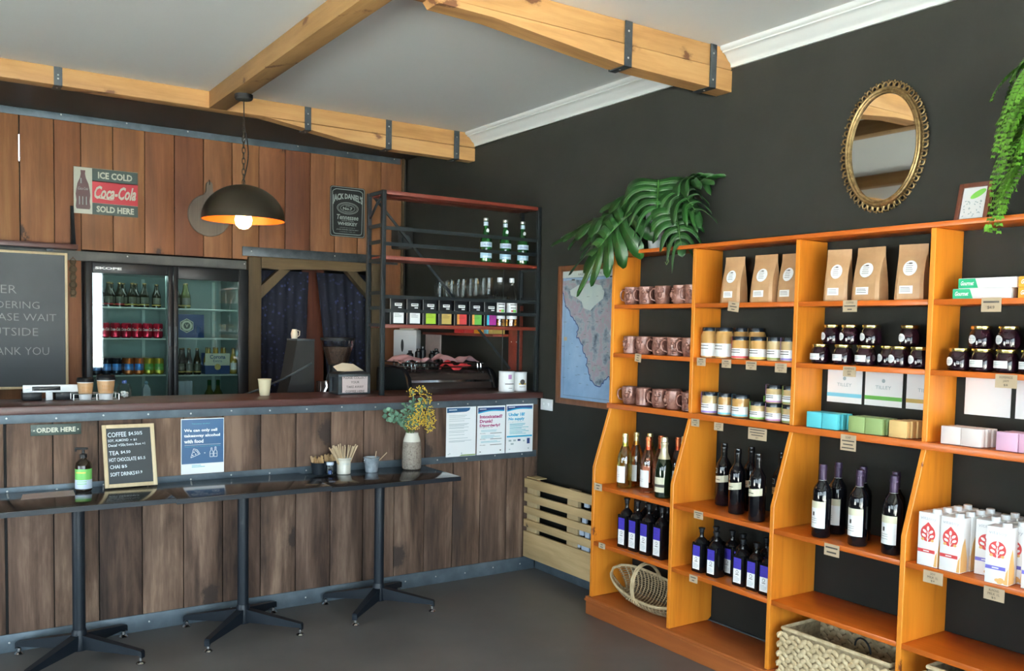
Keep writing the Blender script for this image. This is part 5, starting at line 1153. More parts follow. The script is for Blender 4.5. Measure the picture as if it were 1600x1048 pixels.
m_ = MB(); text(m_, 'Takeaway alcohol', (-.01, -.0016, h_-.027), .09, .007); text(m_, 'Required by law. Thanks for understanding', (0, -.0016, h_*.495), w_*.82, .005); lines(m_, (-.02, -.001, .040), .07, [.004, -.004], 0, .003); part('small_print', m_, 'teal', r_)
r_ = thing('order_sign', 'small dark order here sign fixed under the counter edge', 'sign', (-2.766, -.0095, 1.008))
m_ = MB(); m_.box(-.107, .107, -.004, 0, 0, .052, bev=.001); part('plate', m_, 'sign_green', r_)
m_ = MB(); text(m_, 'ORDER HERE', (0, -.004, .025), .165, .023, bold=.03); flatell(m_, (-.093, -.004, .024), .007, .007); flatell(m_, (.093, -.004, .024), .007, .007); part('lettering', m_, 'sign_cream', r_)

# ================================================================ ON THE BAR TOP
ZB = 1.1505
r_ = thing('till_stand', 'white tablet stand of the till seen from behind, at the left end of the bar', 'till', (-2.745, .26, ZB))
m_ = MB(); m_.box(-.135, .135, -.012, .002, .040, .078, bev=.004); m_.box(-.035, -.005, -.012, .002, -.0, .045, bev=.003); part('stand', m_, 'white', r_)
m_ = MB(); m_.box(-.095, .03, -.0135, -.008, .050, .070, bev=.001); part('vent', m_, 'black_plastic', r_)
m_ = MB(); m_.box(-.135, -.05, .01, .10, 0, .040, bev=.003); part('docket_printer', m_, 'black_plastic', r_)
m_ = MB(); m_.box(.01, .13, .01, .10, 0, .038, bev=.003); part('card_reader', m_, 'black_plastic', r_)
def cup(x, y, s, lab, cream=False):
    r_ = thing('takeaway_cup', lab, 'cup', (x, y, ZB)); r_.scale = (s, s, s); m_ = MB()
    m_.lathe([(0, .004), (.027, .004), (.028, 0), (.029, .003), (.039, .095), (.041, .097), (.039, .099), (.037, .096), (.027, .008), (0, .006)], 28); part('cup', m_, 'cup_cream' if cream else 'white', r_)
    if not cream:
        m_ = MB(); m_.lathe([(.0305, .018), (.0390, .090)], 28)
        part('sleeve', m_, 'kraft', r_)
        m_ = MB()
        for zz in (.066, .050):
            rr = .0300+(.0085)*((zz-.018)/.072)+.0006
            for q in range(4): m_.patch(rr, zz-.005, zz+.005, 240+q*14, 7, 0, n=3); m_.patch(rr+.0004, zz-.002, zz+.002, 240+q*14, 3, 1, n=2)
        part('print', m_, ['brown_box', 'kraft'], r_)
        m_ = MB(); m_.lathe([(.0425, .094), (.043, .100), (.041, .104), (.0395, .114), (.037, .117), (.034, .114), (0, .114)], 28); part('lid', m_, 'black_plastic', r_)
cup(-2.605, .23, .96, 'kraft-sleeved takeaway cup with black lid, left one in the wire holder')
cup(-2.515, .20, 1.08, 'kraft-sleeved takeaway cup with black lid, right and larger one in the wire holder')
cup(-1.690, .235, .93, 'plain cream paper cup standing alone on the bar', True)
r_ = thing('cup_holder', 'wire holder around the two kraft cups on the bar', 'holder', (-2.562, .215, ZB))
m_ = MB()
for z in (.003, .034): m_.tube([(-.105, -.05, z), (.102, -.055, z), (.102, .045, z), (-.105, .05, z)], .002, 6, closed=True)
for p in ((-.105, -.05), (.102, -.055), (.102, .045), (-.105, .05), (0, -.052)): m_.tube([(p[0], p[1], .003), (p[0], p[1], .034)], .002, 6)
part('wire_frame', m_, 'screw', r_)
r_ = thing('glass_jar', 'round clear glass jar with white bits inside, beside the cups', 'jar', (-2.415, .27, ZB))
m_ = MB(); m_.lathe([(0, .002), (.024, .002), (.034, .012), (.037, .035), (.034, .058), (.027, .070), (.028, .076), (.030, .078)], 24); part('glass', m_, 'glass', r_)
m_ = MB(); rnd = random.Random(2)
for k in range(9): m_.sphere((rnd.uniform(-.012, .014), rnd.uniform(-.012, .012), .012+rnd.uniform(0, .024)), .0085, n=7)
part('contents', m_, 'white', r_)
m_ = MB(); m_.lathe([(0, .078), (.012, .078), (.012, .094), (0, .095)], 14); part('stopper', m_, 'navy', r_)
r_ = thing('napkin_dispenser', 'dark napkin dispenser with a pink collect-your-coffee sign', 'dispenser', (-1.190, .215, ZB), 0)
m_ = MB(); m_.box(-.100, .100, -.072, .072, 0, .012, bev=.003); m_.box(-.100, .100, -.072, .072, .098, .118, bev=.004)
for (a, b) in ((-.100, -.085), (.085, .100)): m_.box(a, b, -.072, -.052, .01, .10); m_.box(a, b, .052, .072, .01, .10)
m_.box(-.080, .080, -.060, .060, .01, .10); part('body', m_, 'oil_pale' if 0 else 'steel_dark', r_)
m_ = MB(); m_.prism([(-.105, .118), (.105, .118), (.06, .135), (-.05, .132)], -.066, .066, 'xz'); part('top', m_, 'black_plastic', r_)
m_ = MB(); m_.box(-.077, .081, -.076, -.0725, .010, .104); part('sign_sheet', m_, 'pink_paper', r_)
m_ = MB()
for s_, ww, z in (('PLEASE COLLECT', .146, .097), ('YOUR', .052, .071), ('TAKE AWAY', .108, .044), ('COFFEE HERE', .118, .018)): text(m_, s_, (.002, -.076, z), ww, .0135, bold=.012)
part('lettering', m_, 'print', r_)
m_ = MB(); vs = [(-.085, -.02, .134), (-.01, -.045, .131), (.080, -.02, .134), (.030, .02, .172), (-.035, .03, .178), (-.095, .02, .158)]
m_.add(vs, [(0, 1, 5), (1, 4, 5), (1, 2, 3), (1, 3, 4)]); m_.add([(x, y, z+.0012) for x, y, z in vs], [(5, 1, 0), (5, 4, 1), (3, 2, 1), (4, 3, 1)]); part('napkin', m_, 'napkin', r_)
def tin(x, y, s, lab, tall):
    r_ = thing('chocolate_tin', lab, 'tin', (x, y, ZB)); m_ = MB(); R_, h_ = .051*s, .128*s
    m_.lathe([(0, 0), (R_, 0), (R_, h_-.003), (0, h_-.003)], 28); part('tin', m_, 'label', r_)
    m_ = MB(); m_.lathe([(R_*1.02, h_-.008), (R_*1.02, h_), (R_*.94, h_), (0, h_-.002)], 28); part('lid', m_, 'white', r_)
    m_ = MB()
    if tall:
        m_.patch(R_, h_*.62, h_*.84, 262, 26, 0); m_.patch(R_, h_*.36, h_*.40, 262, 70, 1); m_.patch(R_, h_*.16, h_*.18, 268, 30, 1)
        part('print', m_, ['tag_pink', 'print'], r_)
    else:
        m_.patch(R_, h_*.34, h_*.42, 265, 62, 0); 
        vs = [((R_+.001)*math.cos(math.radians(262)), (R_+.001)*math.sin(math.radians(262)), h_*.48)]
        for k in range(20):
            a = math.radians(262)+.017/R_*math.cos(2*PI*k/20); vs.append(((R_+.001)*math.cos(a), (R_+.001)*math.sin(a), h_*.48+.017*math.sin(2*PI*k/20)))
        m_.add(vs, [(0, 1+k, 1+(k+1) % 20) for k in range(20)], 1)
        m_.patch(R_, h_*.22, h_*.24, 262, 50, 1); part('print', m_, ['tag_yellow', 'print'], r_)
tin(-.172, .080, 1.0, 'white drinking chocolate tin, left of the two at the right end of the bar', True)
tin(-.060, .100, .95, 'white tin with a round dark emblem over a yellow band, rightmost on the bar', False)

# ---------------------------------------------------------------- steel rack standing on the bar
r_ = thing('bar_rack', 'black steel rack with red timber shelves standing on the bar top', 'rack', (0, 0, ZB))
X0, X1, Ya, Yb_, ZT = -1.088, .022, .005, .20, 2.325
def rp(nm, m_, mt): 
    o = link(nm, m_.mesh(nm, mt), r_); o.location = (0, 0, -ZB); return o
for x in (X0, X1-.024):
    for y in (Ya, Yb_): m_ = MB(); m_.box(x, x+.024, y, y+.024, ZB, ZT, bev=.001); rp('post', m_, 'rack_metal')
for z in (2.112, 2.022, 1.720, 1.640):
    m_ = MB(); m_.box(X0+.024, X1-.024, Ya+.004, Ya+.012, z-.010, z+.010); rp('rail', m_, 'rack_metal')
for z in (2.315, 2.128, 2.035, 1.93, 1.742, 1.655, 1.556):
    m_ = MB(); m_.box(X0+.006, X0+.018, Ya+.024, Yb_, z-.010, z+.010); rp('side_rail', m_, 'rack_metal')
    m_ = MB(); m_.box(X1-.018, X1-.006, Ya+.024, Yb_, z-.010, z+.010); rp('side_rail', m_, 'rack_metal')
m_ = MB(); m_.tube([(-1.05, Yb_+.030, 2.325), (-.05, Yb_+.030, 1.285)], .010, 4); rp('diagonal_brace', m_, 'rack_metal')
m_ = MB(); m_.tube([(X0+.012, Ya+.02, 2.30), (X0+.012, Yb_*.5, 2.26), (X0+.012, Yb_, 2.18)], .008, 4); rp('corner_brace', m_, 'rack_metal')
m_ = MB(); m_.tube([(-.10, .33, 1.93), (-.10, .33, 1.25)], .0035, 6) if 0 else m_.box(-.130, -.1265, Yb_+.002, Yb_+.006, 1.17, 1.93); rp('cable', m_, 'steel_dark')
for z, nm in ((2.325, 'top'), (1.955, 'mid'), (1.562, 'low')):
    for (a, b) in ((Ya+.002, Ya+.095), (Ya+.105, Yb_+.022)):
        if nm == 'top' and a < .05: a2, b2 = a, b
        m_ = MB(); m_.box(X0+.025, X1-.026, a, b, z-.022, z, bev=.002); rp('shelf_board', m_, 'red_shelf')
# mineral water on the rack
def water():
    b = MB(); b.lathe([(0, .003), (.030, 0), (.036, .004), (.038, .014), (.0385, .125), (.037, .145), (.024, .175), (.0155, .205), (.0135, .235), (.0135, .262), (0, .262)], 24)
    c = MB(); c.lathe([(.0145, .256), (.0158, .258), (.0158, .270), (.0148, .273), (0, .273)], 18)
    l = MB(); l.patch(.0385, .026, .073, 262, 150, 0, n=16); l.patch(.0385, .094, .124, 262, 150, 1, n=16); l.patch(.0140, .226, .250, 262, 359, 2, n=16)
    n = 16; l.add([(.0150*math.cos(math.radians(275))+.010*math.cos(2*PI*k/n), -.022-.002*math.sin(2*PI*k/n), .195+.013*math.sin(2*PI*k/n)) for k in range(n)], [list(range(n))], 3)
    vs, fs = glyphs('S.PELLEGRINO'); l.add([(.0398*math.cos(math.radians(262+(u-.5)*90)), .0398*math.sin(math.radians(262+(u-.5)*90)), .103+v*.011) for u, v in vs], fs, 4)
    l.patch(.0385, .034, .038, 262, 90, 3, .0012)
    return [P_('bottle', b, 'water_green'), P_('cap', c, 'screw'), P_('label', l, ['water_label', 'oil_pale', 'oil_pale', 'paper', 'navy'])]
wp = water()
for i, x in enumerate((-.365, -.222, -.090)): place(wp, 'water_bottle', 'green mineral water bottle with pale blue labels, %s of the three on the steel rack' % ['left', 'middle', 'right'][i], 'bottle', (x, .052, 1.9555), -5, 'mineral water bottles on the rack')
# tea tins
def tea(c1_, c2_, c3_):
    b = MB(); b.box(-.046, .046, -.040, .040, 0, .148, bev=.001)
    e = MB(); e.box(-.0465, -.0435, -.0410, -.0395, 0, .148)
    l = MB(); flatrect(l, (.008, -.040, .040), .066, .066, 0); 
    if c2_: flatrect(l, (.016, -.040, .040), .050, .066, 1, .0014)
    flatrect(l, (.006, -.040, .115), .046, .016, 2); flatrect(l, (.016, -.040, .098), .022, .006, 2)
    flatrect(l, (.006, -.040, .1165), .038, .005, 3, .0016); lines(l, (.006, -.040, 0), .05, [.060, .052, .044], 3, .0015, .002)
    if c1_ == 'label': flatrect(l, (.006, -.040, .084), .068, .006, 2)
    return [P_('tin', b, 'black_plastic'), P_('edge', e, 'screw'), P_('label', l, [c1_, c2_ or c1_, c3_, 'print'])]
tl = [('label', None, 'white label, first from the left'), ('label', None, 'white label, second from the left'), ('tea_lime', None, 'lime green label'), ('tea_gold', None, 'gold label'), ('tea_orange', 'tea_red', 'red and orange label'), ('tea_orange', 'tea_green', 'green and orange label'), ('tea_blue', 'tea_purple', 'purple and blue label')]
for i, (a, b, lab) in enumerate(tl):
    place(tea(a, b, 'label'), 'tea_tin', 'black tea tin with a %s, on the low rack shelf' % lab, 'tin', (-.983+.1065*i, .055, 1.5625+.0), 0, 'tea tins on the rack')
# syrup bottles
def syrup():
    b = MB(); b.lathe([(0, .003), (.030, 0), (.036, .004), (.036, .175), (.034, .195), (.022, .230), (.0140, .262), (.0135, .285), (0, .285)], 24)
    q = MB(); q.lathe([(0, .004), (.0345, .005), (.0345, .045), (0, .046)], 20)
    c = MB(); c.lathe([(.015, .278), (.0165, .280), (.0165, .302), (.015, .306), (0, .306)], 18)
    l = MB(); l.patch(.036, .048, .165, 262, 165, 0, n=16)
    for z, w2 in ((.135, 70), (.115, 60), (.070, 80)): l.patch(.036, z, z+.005, 262, w2, 1, .0012)
    l.patch(.036, .090, .106, 272, 36, 2, .0014); l.patch(.036, .092, .104, 245, 18, 3, .0014)
    return [P_('bottle', b, 'glass'), P_('syrup', q, 'honey'), P_('cap', c, 'white'), P_('label', l, ['label', 'print', 'tag_green', 'tag_red'])]
sy = syrup()
for i, x in enumerate((-.250, -.160)): place(sy, 'syrup_bottle', 'clear syrup bottle with a white cap, %s of the two beside the tea tins' % ['left', 'right'][i], 'bottle', (x, .060, 1.5625), 0, 'syrup bottles on the rack')

# ================================================================ BEHIND THE BAR
# back bench
r_ = thing('work_bench', 'dark work bench behind the bar carrying the coffee machine', 'bench', (-.68, .68, 0))
m_ = MB(); m_.box(-.75, .68, -.255, .26, .86, .90, bev=.003); part('bench_top', m_, 'steel_dark', r_)
m_ = MB(); m_.box(-.75, .68, .22, .24, .02, .86); m_.box(-.75, -.72, -.22, .22, .02, .86); m_.box(.65, .68, -.22, .22, .02, .86); m_.box(-.72, .65, -.22, .22, 0, .06); part('cabinet', m_, 'black_matt', r_)
# espresso machine
r_ = thing('espresso_machine', 'large black espresso machine with a chrome cup rail, seen from behind', 'coffee machine', (-.36, .70, .901))
m_ = MB(); pr = [(-.235, .03), (-.235, .16), (-.225, .25), (-.195, .315), (-.15, .352), (-.09, .365), (.30, .365), (.31, .34), (.31, .03)]
m_.prism(pr, -.285, .33, 'yz'); part('body', m_, 'machine', r_)
for sx in (-.325, .33):
    m_ = MB(); m_.prism([(-.21, .0), (-.262, .10), (-.262, .22), (-.225, .32), (-.16, .375), (-.05, .385), (.22, .375), (.24, .0)], sx, sx+.038, 'yz'); o = part('side_cover', m_, 'black_plastic', r_)
    o.modifiers.new('b', 'BEVEL').width = .008
m_ = MB()
for z in (.385, .412): m_.tube([(-.28, .19, z), (-.30, .0, z), (-.30, -.13, z), (-.28, -.165, z), (-.24, -.175, z), (.28, -.175, z), (.315, -.165, z), (.325, -.13, z), (.325, .19, z)], .0045, 7)
for x in (-.265, -.24, .24, .265): m_.tube([(x, -.175, .355), (x, -.182, .372), (x, -.175, .412)], .0045, 7)
part('cup_rail', m_, 'chrome', r_)
m_ = MB(); m_.box(-.28, .325, -.21, -.20, .285, .300, M4=Matrix.Identity(4)); part('trim_strip', m_, 'chrome', r_)
# cloths and cups on the machine
def cloth(name, lab, mat, pts, n=12, seed=1, loc=(0, 0, 0)):
    rnd = random.Random(seed); (x0, x1, y0, y1, z) = pts; vs = []; fs = []
    ph = [rnd.uniform(0, 6) for _ in range(6)]
    def hgt(u, v): return .014*math.sin(3*u*PI*.8+ph[0])*math.sin(3*v+ph[1])+.006*math.sin(8*u+ph[2]+3*v)+.005*math.sin(9*v+ph[3]-4*u)+.035*math.exp(-((u-.25)**2)*30)+.03*math.exp(-((u-.75)**2)*60)
    N_ = 28
    for s_ in (0, 1):
        for i in range(N_+1):
            for j in range(n+1):
                u, v = i/N_, j/n; vs.append((x0+(x1-x0)*u+.012*math.sin(9*v+ph[4]), y0+(y1-y0)*v+.012*math.sin(8*u+ph[5]), z+max(0, hgt(u, v))+(.002 if s_ else 0)-.03*max(0, .12-v)*4))
    o = (N_+1)*(n+1)
    for s_ in (0, 1):
        for i in range(N_):
            for j in range(n):
                a = s_*o+i*(n+1)+j; f = (a, a+1, a+n+2, a+n+1); fs.append(f if s_ else f[::-1])
    m_ = MB(); m_.add(vs, fs); o_ = link(name, m_.mesh(name, mat, 80), None, loc); return tag(o_, lab, 'cloth')
cloth('towel', 'pink towel spread over the left of the espresso machine top', 'towel', (-.30, -.02, -.12, .12, .047), seed=3, loc=(-.36, .70, 1.268))
cloth('towel', 'pink towel folded over the right of the espresso machine top', 'towel', (.01, .29, -.11, .10, .050), seed=9, loc=(-.36, .70, 1.268))
cloth('red_cloth', 'red cloth bunched under the towels on the espresso machine', 'redcloth', (-.04, .20, -.165, -.13, .010), seed=5, loc=(-.36, .70, 1.268))
gp = [P_('glass', MB().lathe([(0, .003), (.030, .003), (.033, .010), (.036, .062), (.034, .062), (.031, .012), (0, .008)], 18), 'glass')]
for i, (x, y) in enumerate([(-.285, -.125), (-.225, -.135), (-.17, -.14), (-.28, -.05), (-.285, .02)]):
    o = link('glass_cup', gp[0][1], None, (-.36+x+.02, .70+y, 1.2665)); tag(o, 'clear tumbler on the left end of the espresso machine, %s' % ['front left', 'front middle', 'front right', 'second row', 'back row'][i], 'glass', 'tumblers on the espresso machine')
# portafilter group things at the machine back
r_ = thing('milk_jugs', 'dark cluster of small jugs on the back edge of the espresso machine', 'jugs', (-.25, .965, 1.2675))
m_ = MB()
for k, x in enumerate((-.16, -.11, -.06, 0, .05)): m_.lathe([(0, 0), (.026, 0), (.024, .09+.014*(k % 3)), (.013, .10+.014*(k % 3)), (.013, .115+.014*(k % 3)), (0, .116+.014*(k % 3))], 12, c=(x, -.03*(k % 2), 0))
part('jugs', m_, 'black_plastic', r_)
# grinder and other bar machines
r_ = thing('coffee_grinder', 'coffee grinder with a clear hopper full of beans behind the napkin dispenser', 'grinder', (-1.105, .60, 0))
m_ = MB(); m_.lathe([(0, .901), (.10, .901), (.10, .92), (.075, .93), (.07, 1.0), (.085, 1.03), (.085, 1.10), (.07, 1.14), (.07, 1.22), (.055, 1.26), (.055, 1.30), (0, 1.30)], 24); part('body', m_, 'black_plastic', r_)
m_ = MB(); m_.lathe([(.052, 1.30), (.065, 1.31), (.100, 1.43), (.104, 1.462)], 28); part('hopper', m_, 'glass', r_)
m_ = MB(); m_.lathe([(0, 1.302), (.060, 1.305), (.094, 1.415), (0, 1.420)], 24); part('beans', m_, 'beans', r_)
m_ = MB(); m_.lathe([(.106, 1.455), (.108, 1.470), (.05, 1.475), (0, 1.476)], 28); part('hopper_lid', m_, 'black_plastic', r_)
m_ = MB(); m_.tube([(-.115, -.10, 1.21), (-.11, -.10, 1.17), (-.13, -.10, 1.13), (-.14, -.10, 1.05)], .012, 10); m_.tube([(-.02, -.10, 1.16), (-.02, -.10, 1.05)], .008, 8); part('spout', m_, 'chrome', r_)
m_ = MB(); m_.box(-.15, .02, -.095, -.02, 1.05, 1.205, bev=.004); part('group_housing', m_, 'machine', r_)
r_ = thing('tall_machine', 'tall black cabinet-shaped machine standing left of the coffee grinder', 'machine', (-1.345, .66, 0))
m_ = MB(); m_.prism([(-.10, .901), (.075, .901), (.075, 1.452), (-.035, 1.452), (-.06, 1.30), (-.075, 1.22), (-.10, 1.12)], -.09, .09, 'xz'); part('housing', m_, 'black_matt', r_)
m_ = MB(); m_.box(-.036, .078, -.092, .092, 1.452, 1.462, bev=.002); part('top_plate', m_, 'steel_dark', r_)
m_ = MB(); m_.tube([(-.46, -.09, 1.10), (-.28, -.09, 1.155), (-.12, -.09, 1.22), (.06, -.09, 1.315)], .006, 8); part('arm', m_, 'steel_dark', r_)
r_ = thing('jug_handle', 'small cream jug standing on the tall black machine', 'jug', (-1.365, .66, 1.4622))
m_ = MB(); m_.lathe([(0, 0), (.018, 0), (.022, .03), (.014, .058), (.012, .058), (.018, .03), (0, .006)], 16); part('jug', m_, 'napkin', r_)
m_ = MB(); m_.tube([(.018, 0, .052), (.034, 0, .046), (.032, 0, .02), (.02, 0, .012)], .003, 6); part('handle', m_, 'napkin', r_)
# ---------------------------------------------------------------- drinks fridge
FY = 1.795
r_ = thing('drinks_fridge', 'black double-door glass drinks fridge set into the plank wall', 'fridge', (-1.836, FY, 0))
def fp(nm, m_, mt, par=None, sharp=35):
    o = link(nm, m_.mesh(nm, mt, sharp), par or r_)
    if par is None: o.location = (1.836, -FY, 0)
    return o
a, b, zt_, zb_ = -2.374, -1.298, 1.936, .12
m_ = MB(); m_.box(a, a+.03, FY+.035, 2.42, 0, zt_); m_.box(b-.03, b, FY+.035, 2.42, 0, zt_); m_.box(a+.03, b-.03, FY+.035, 2.42, zt_-.05, zt_); m_.box(a+.03, b-.03, FY+.035, 2.42, 0, .14); m_.box(a+.03, b-.03, 2.38, 2.42, .14, zt_-.05); fp('cabinet', m_, 'black_plastic')
m_ = MB(); m_.box(a+.031, a+.036, FY+.045, 2.379, .141, zt_-.051); m_.box(b-.036, b-.031, FY+.045, 2.379, .141, zt_-.051); m_.box(a+.037, b-.037, 2.372, 2.378, .141, zt_-.051); m_.box(a+.037, b-.037, FY+.05, 2.37, zt_-.058, zt_-.052); m_.box(a+.037, b-.037, FY+.05, 2.37, .141, .147)
m_.box(-1.853, -1.839, FY+.06, FY+.10, .15, zt_-.06); fp('liner', m_, 'fridge_in')
for (x0, x1, gx0, gx1) in ((a, -1.822, -2.334, -1.855), (-1.818, b, -1.788, -1.368)):
    m_ = MB()
    m_.box(x0, gx0, FY, FY+.032, zb_, zt_, bev=.004); m_.box(gx1, x1, FY, FY+.032, zb_, zt_, bev=.004); m_.box(gx0, gx1, FY, FY+.032, 1.866 if x0 < -2 else 1.848, zt_, bev=.004); m_.box(gx0, gx1, FY, FY+.032, zb_, .20, bev=.004)
    o = fp('door', m_, 'black_plastic'); g = MB(); g.box(gx0-.003, gx1+.003, FY+.012, FY+.018, .19, 1.875); link('glass', g.mesh('glass', 'door_glass'), o)
    h = MB(); hx = x1-.022 if x0 < -2 else x0+.014; h.box(hx-.005, hx+.005, FY-.010, FY-.0005, 1.38, 1.52, bev=.003); link('handle', h.mesh('handle', 'steel_dark'), o)
for (x0, x1, zs) in ((-2.336, -1.857, (1.640, 1.428, 1.176)), (-1.834, -1.336, (1.640, 1.434, 1.172))):
    for z in zs:
        m_ = MB(); m_.tube([(x0, 1.865, z), (x1, 1.865, z)], .0058, 6); m_.tube([(x0, 2.33, z), (x1, 2.33, z)], .004, 6)
        for k in range(int((x1-x0)/.022)): m_.tube([(x0+.01+.022*k, 1.865, z+.002), (x0+.01+.022*k, 2.33, z+.002)], .0018, 4)
        fp('wire_shelf', m_, 'wire')
for x in (-1.905, -1.395):
    m_ = MB(); m_.box(x-.011, x+.011, 2.362, 2.371, .2, 1.86); fp('shelf_track', m_, 'wire')
m_ = MB(); m_.box(-2.28, -1.40, 1.850, 1.870, 1.870, 1.8765); fp('light_tube', m_, 'led')
m_ = MB(); text(m_, 'SKOPE', (-2.236, FY, 1.898), .165, .017, bold=.05); fp('lettering', m_, 'label')
ld = bpy.data.lights.new('fridge_light', 'AREA'); ld.shape = 'RECTANGLE'; ld.size = .9; ld.size_y = .08; ld.energy = .9; ld.color = (.82, 1, .96)
lo = bpy.data.objects.new('fridge_light', ld); COL.objects.link(lo); lo.location = (-1.84, 1.90, 1.865); lo.rotation_euler = (math.radians(-25), 0, 0)
# drinks
def beer(mat, lab):
    b = MB(); b.lathe([(0, .002), (.026, 0), (.0305, .004), (.0305, .095), (.028, .112), (.018, .140), (.0135, .165), (.0130, .195), (0, .195)], 18)
    c = MB(); c.lathe([(.0145, .190), (.0145, .199), (0, .202)], 14)
    l = MB(); l.patch(.0305, .032, .085, 265, 110, 0); l.patch(.0305, .018, .028, 265, 200, 1, n=14)
    return [P_('bottle', b, mat), P_('cap', c, 'gold'), P_('label', l, [lab, 'tea_gold'])]
bb = beer('beer', 'beer_label'); bg_ = beer('beer_green', 'beer_label')
ZS = 1.6495
for i, (x, y) in enumerate([(-2.285, 1.95), (-2.215, 1.93), (-2.140, 1.95), (-2.062, 1.93), (-1.985, 1.92)]):
    place(bb, 'beer_bottle', 'brown beer bottle, top left fridge shelf, front row, %s from the left' % ['first', 'second', 'third', 'fourth', 'fifth'][i], 'bottle', (x, y, ZS-.0035), 0, 'beer bottles on the top fridge shelf', {'label': [None, 'tea_red' if i < 3 else 'tea_gold']}, scale=(1, 1, .84))
for i, (x, y) in enumerate([(-2.250, 2.05), (-2.175, 2.05), (-2.100, 2.05), (-2.02, 2.04), (-1.885, 2.02)]):
    place(bb, 'beer_bottle', 'brown beer bottle, top left fridge shelf, back row, %s from the left' % ['first', 'second', 'third', 'fourth', 'last'][i], 'bottle', (x, y, ZS-.0035), 0, 'beer bottles on the top fridge shelf', scale=(1, 1, .84))
for i, (x, y, p) in enumerate([(-1.775, 1.93, bb), (-1.705, 1.93, bg_), (-1.750, 2.03, bb), (-1.690, 2.02, bg_)]):
    place(p, 'beer_bottle', ['dark bottle at the left of the top right fridge shelf, in front', 'olive green bottle in front on the top right fridge shelf', 'dark bottle at the back of the top right fridge shelf', 'olive green bottle at the back of the top right fridge shelf'][i], 'bottle', (x, y, ZS-.0035), 0, 'bottles on the top right fridge shelf', scale=(1.05, 1.05, .90))
def can(mat, mid, name='drink_can', word=None):
    b = MB(); b.lathe([(0, .004), (.022, .0), (.025, .002), (.0325, .010), (.0325, .104), (.027, .113), (0, .113)], 20, mi=0)
    t = MB(); t.lathe([(.027, .113), (.0275, .1155), (.026, .1155), (.025, .1125), (0, .1125)], 20)
    l = MB(); l.patch(.0325, .030, .075, 262, 120, 0)
    if word:
        l = MB(); vs, fs = glyphs(word, .02, .35); l.add([(.0335*math.cos(math.radians(262+(v2-.5)*60)), .0335*math.sin(math.radians(262+(v2-.5)*60)), .030+u*.062) for u, v2 in vs], fs) if 0 else l.add([(.0335*math.cos(math.radians(262+(u-.5)*120)), .0335*math.sin(math.radians(262+(u-.5)*120)), .055+v2*.022) for u, v2 in vs], fs)
    return [P_('can', b, mat), P_('can_top', t, 'can_silver'), P_('label', l, mid)]
cc_ = can('can_red', 'label', word='Coca-Cola')
for i, x in enumerate((-2.245, -2.176, -2.107, -2.038, -1.969, -1.900)):
    place(cc_, 'drink_can', 'red cola can on the second fridge shelf, %s from the left' % ['first', 'second', 'third', 'fourth', 'fifth', 'sixth'][i], 'can', (x, 1.91, 1.4345), 0, 'red cola cans in the fridge', scale=(1.05, 1.05, .90))
cols_ = [('can_dark', 'can_blue', 'navy and blue'), ('can_dark', 'can_blue', 'navy and blue'), ('can_dark', 'can_blue', 'navy and blue'), ('can_orange', 'can_blue', 'orange'), ('can_orange', 'can_blue', 'orange'), ('can_yellow', 'tea_green', 'yellow'), ('can_yellow', 'tea_green', 'yellow')]
for i, (m1, m2, nm) in enumerate(cols_):
    x = -2.300+.0655*i+(.012 if i > 2 else 0)
    for k in range(2): place(can(m1, m2) if k == 0 else CANS, 'drink_can', '%s drink can on the third fridge shelf, %s from the left, %s row' % (nm, ['first', 'second', 'third', 'fourth', 'fifth', 'sixth', 'seventh'][i], ['front', 'second'][k]), 'can', (x-.0, 1.905+.07*k, 1.1825), 0, 'mixed cans in the fridge') if 0 else None
    cp = can(m1, m2)
    for k in range(2): place(cp, 'drink_can', '%s drink can on the third fridge shelf, %s from the left, %s row' % (nm, ['first', 'second', 'third', 'fourth', 'fifth', 'sixth', 'seventh'][i], ['front', 'second'][k]), 'can', (x, 1.905+.072*k, 1.1825), 0, 'mixed cans in the fridge')
# dark carton of beer with a hexagon badge
r_ = thing('beer_carton', 'dark navy beer carton with a pale hexagonal badge on the right fridge shelf', 'carton', (-1.690, 1.975, 1.4405))
m_ = MB(); m_.box(-.118, .10, -.09, .12, 0, .165, bev=.002); part('carton', m_, 'navy', r_)
hexp = lambda R_: [(R_*math.cos(PI/6+PI/3*k), R_*math.sin(PI/6+PI/3*k)) for k in range(6)]
m_ = MB(); flatpoly(m_, (-.020, -.09, .085), hexp(.052), 0, .001); flatpoly(m_, (-.020, -.09, .085), hexp(.046), 1, .0016); flatell(m_, (-.020, -.09, .085), .074, .074, 0, .0022); flatell(m_, (-.020, -.09, .085), .046, .046, 1, .0028); text(m_, 'V', (-.020, -.09, .085), .024, .026, 0, .0034, bold=.03)
part('badge', m_, ['sign_cream', 'sign_green'], r_)
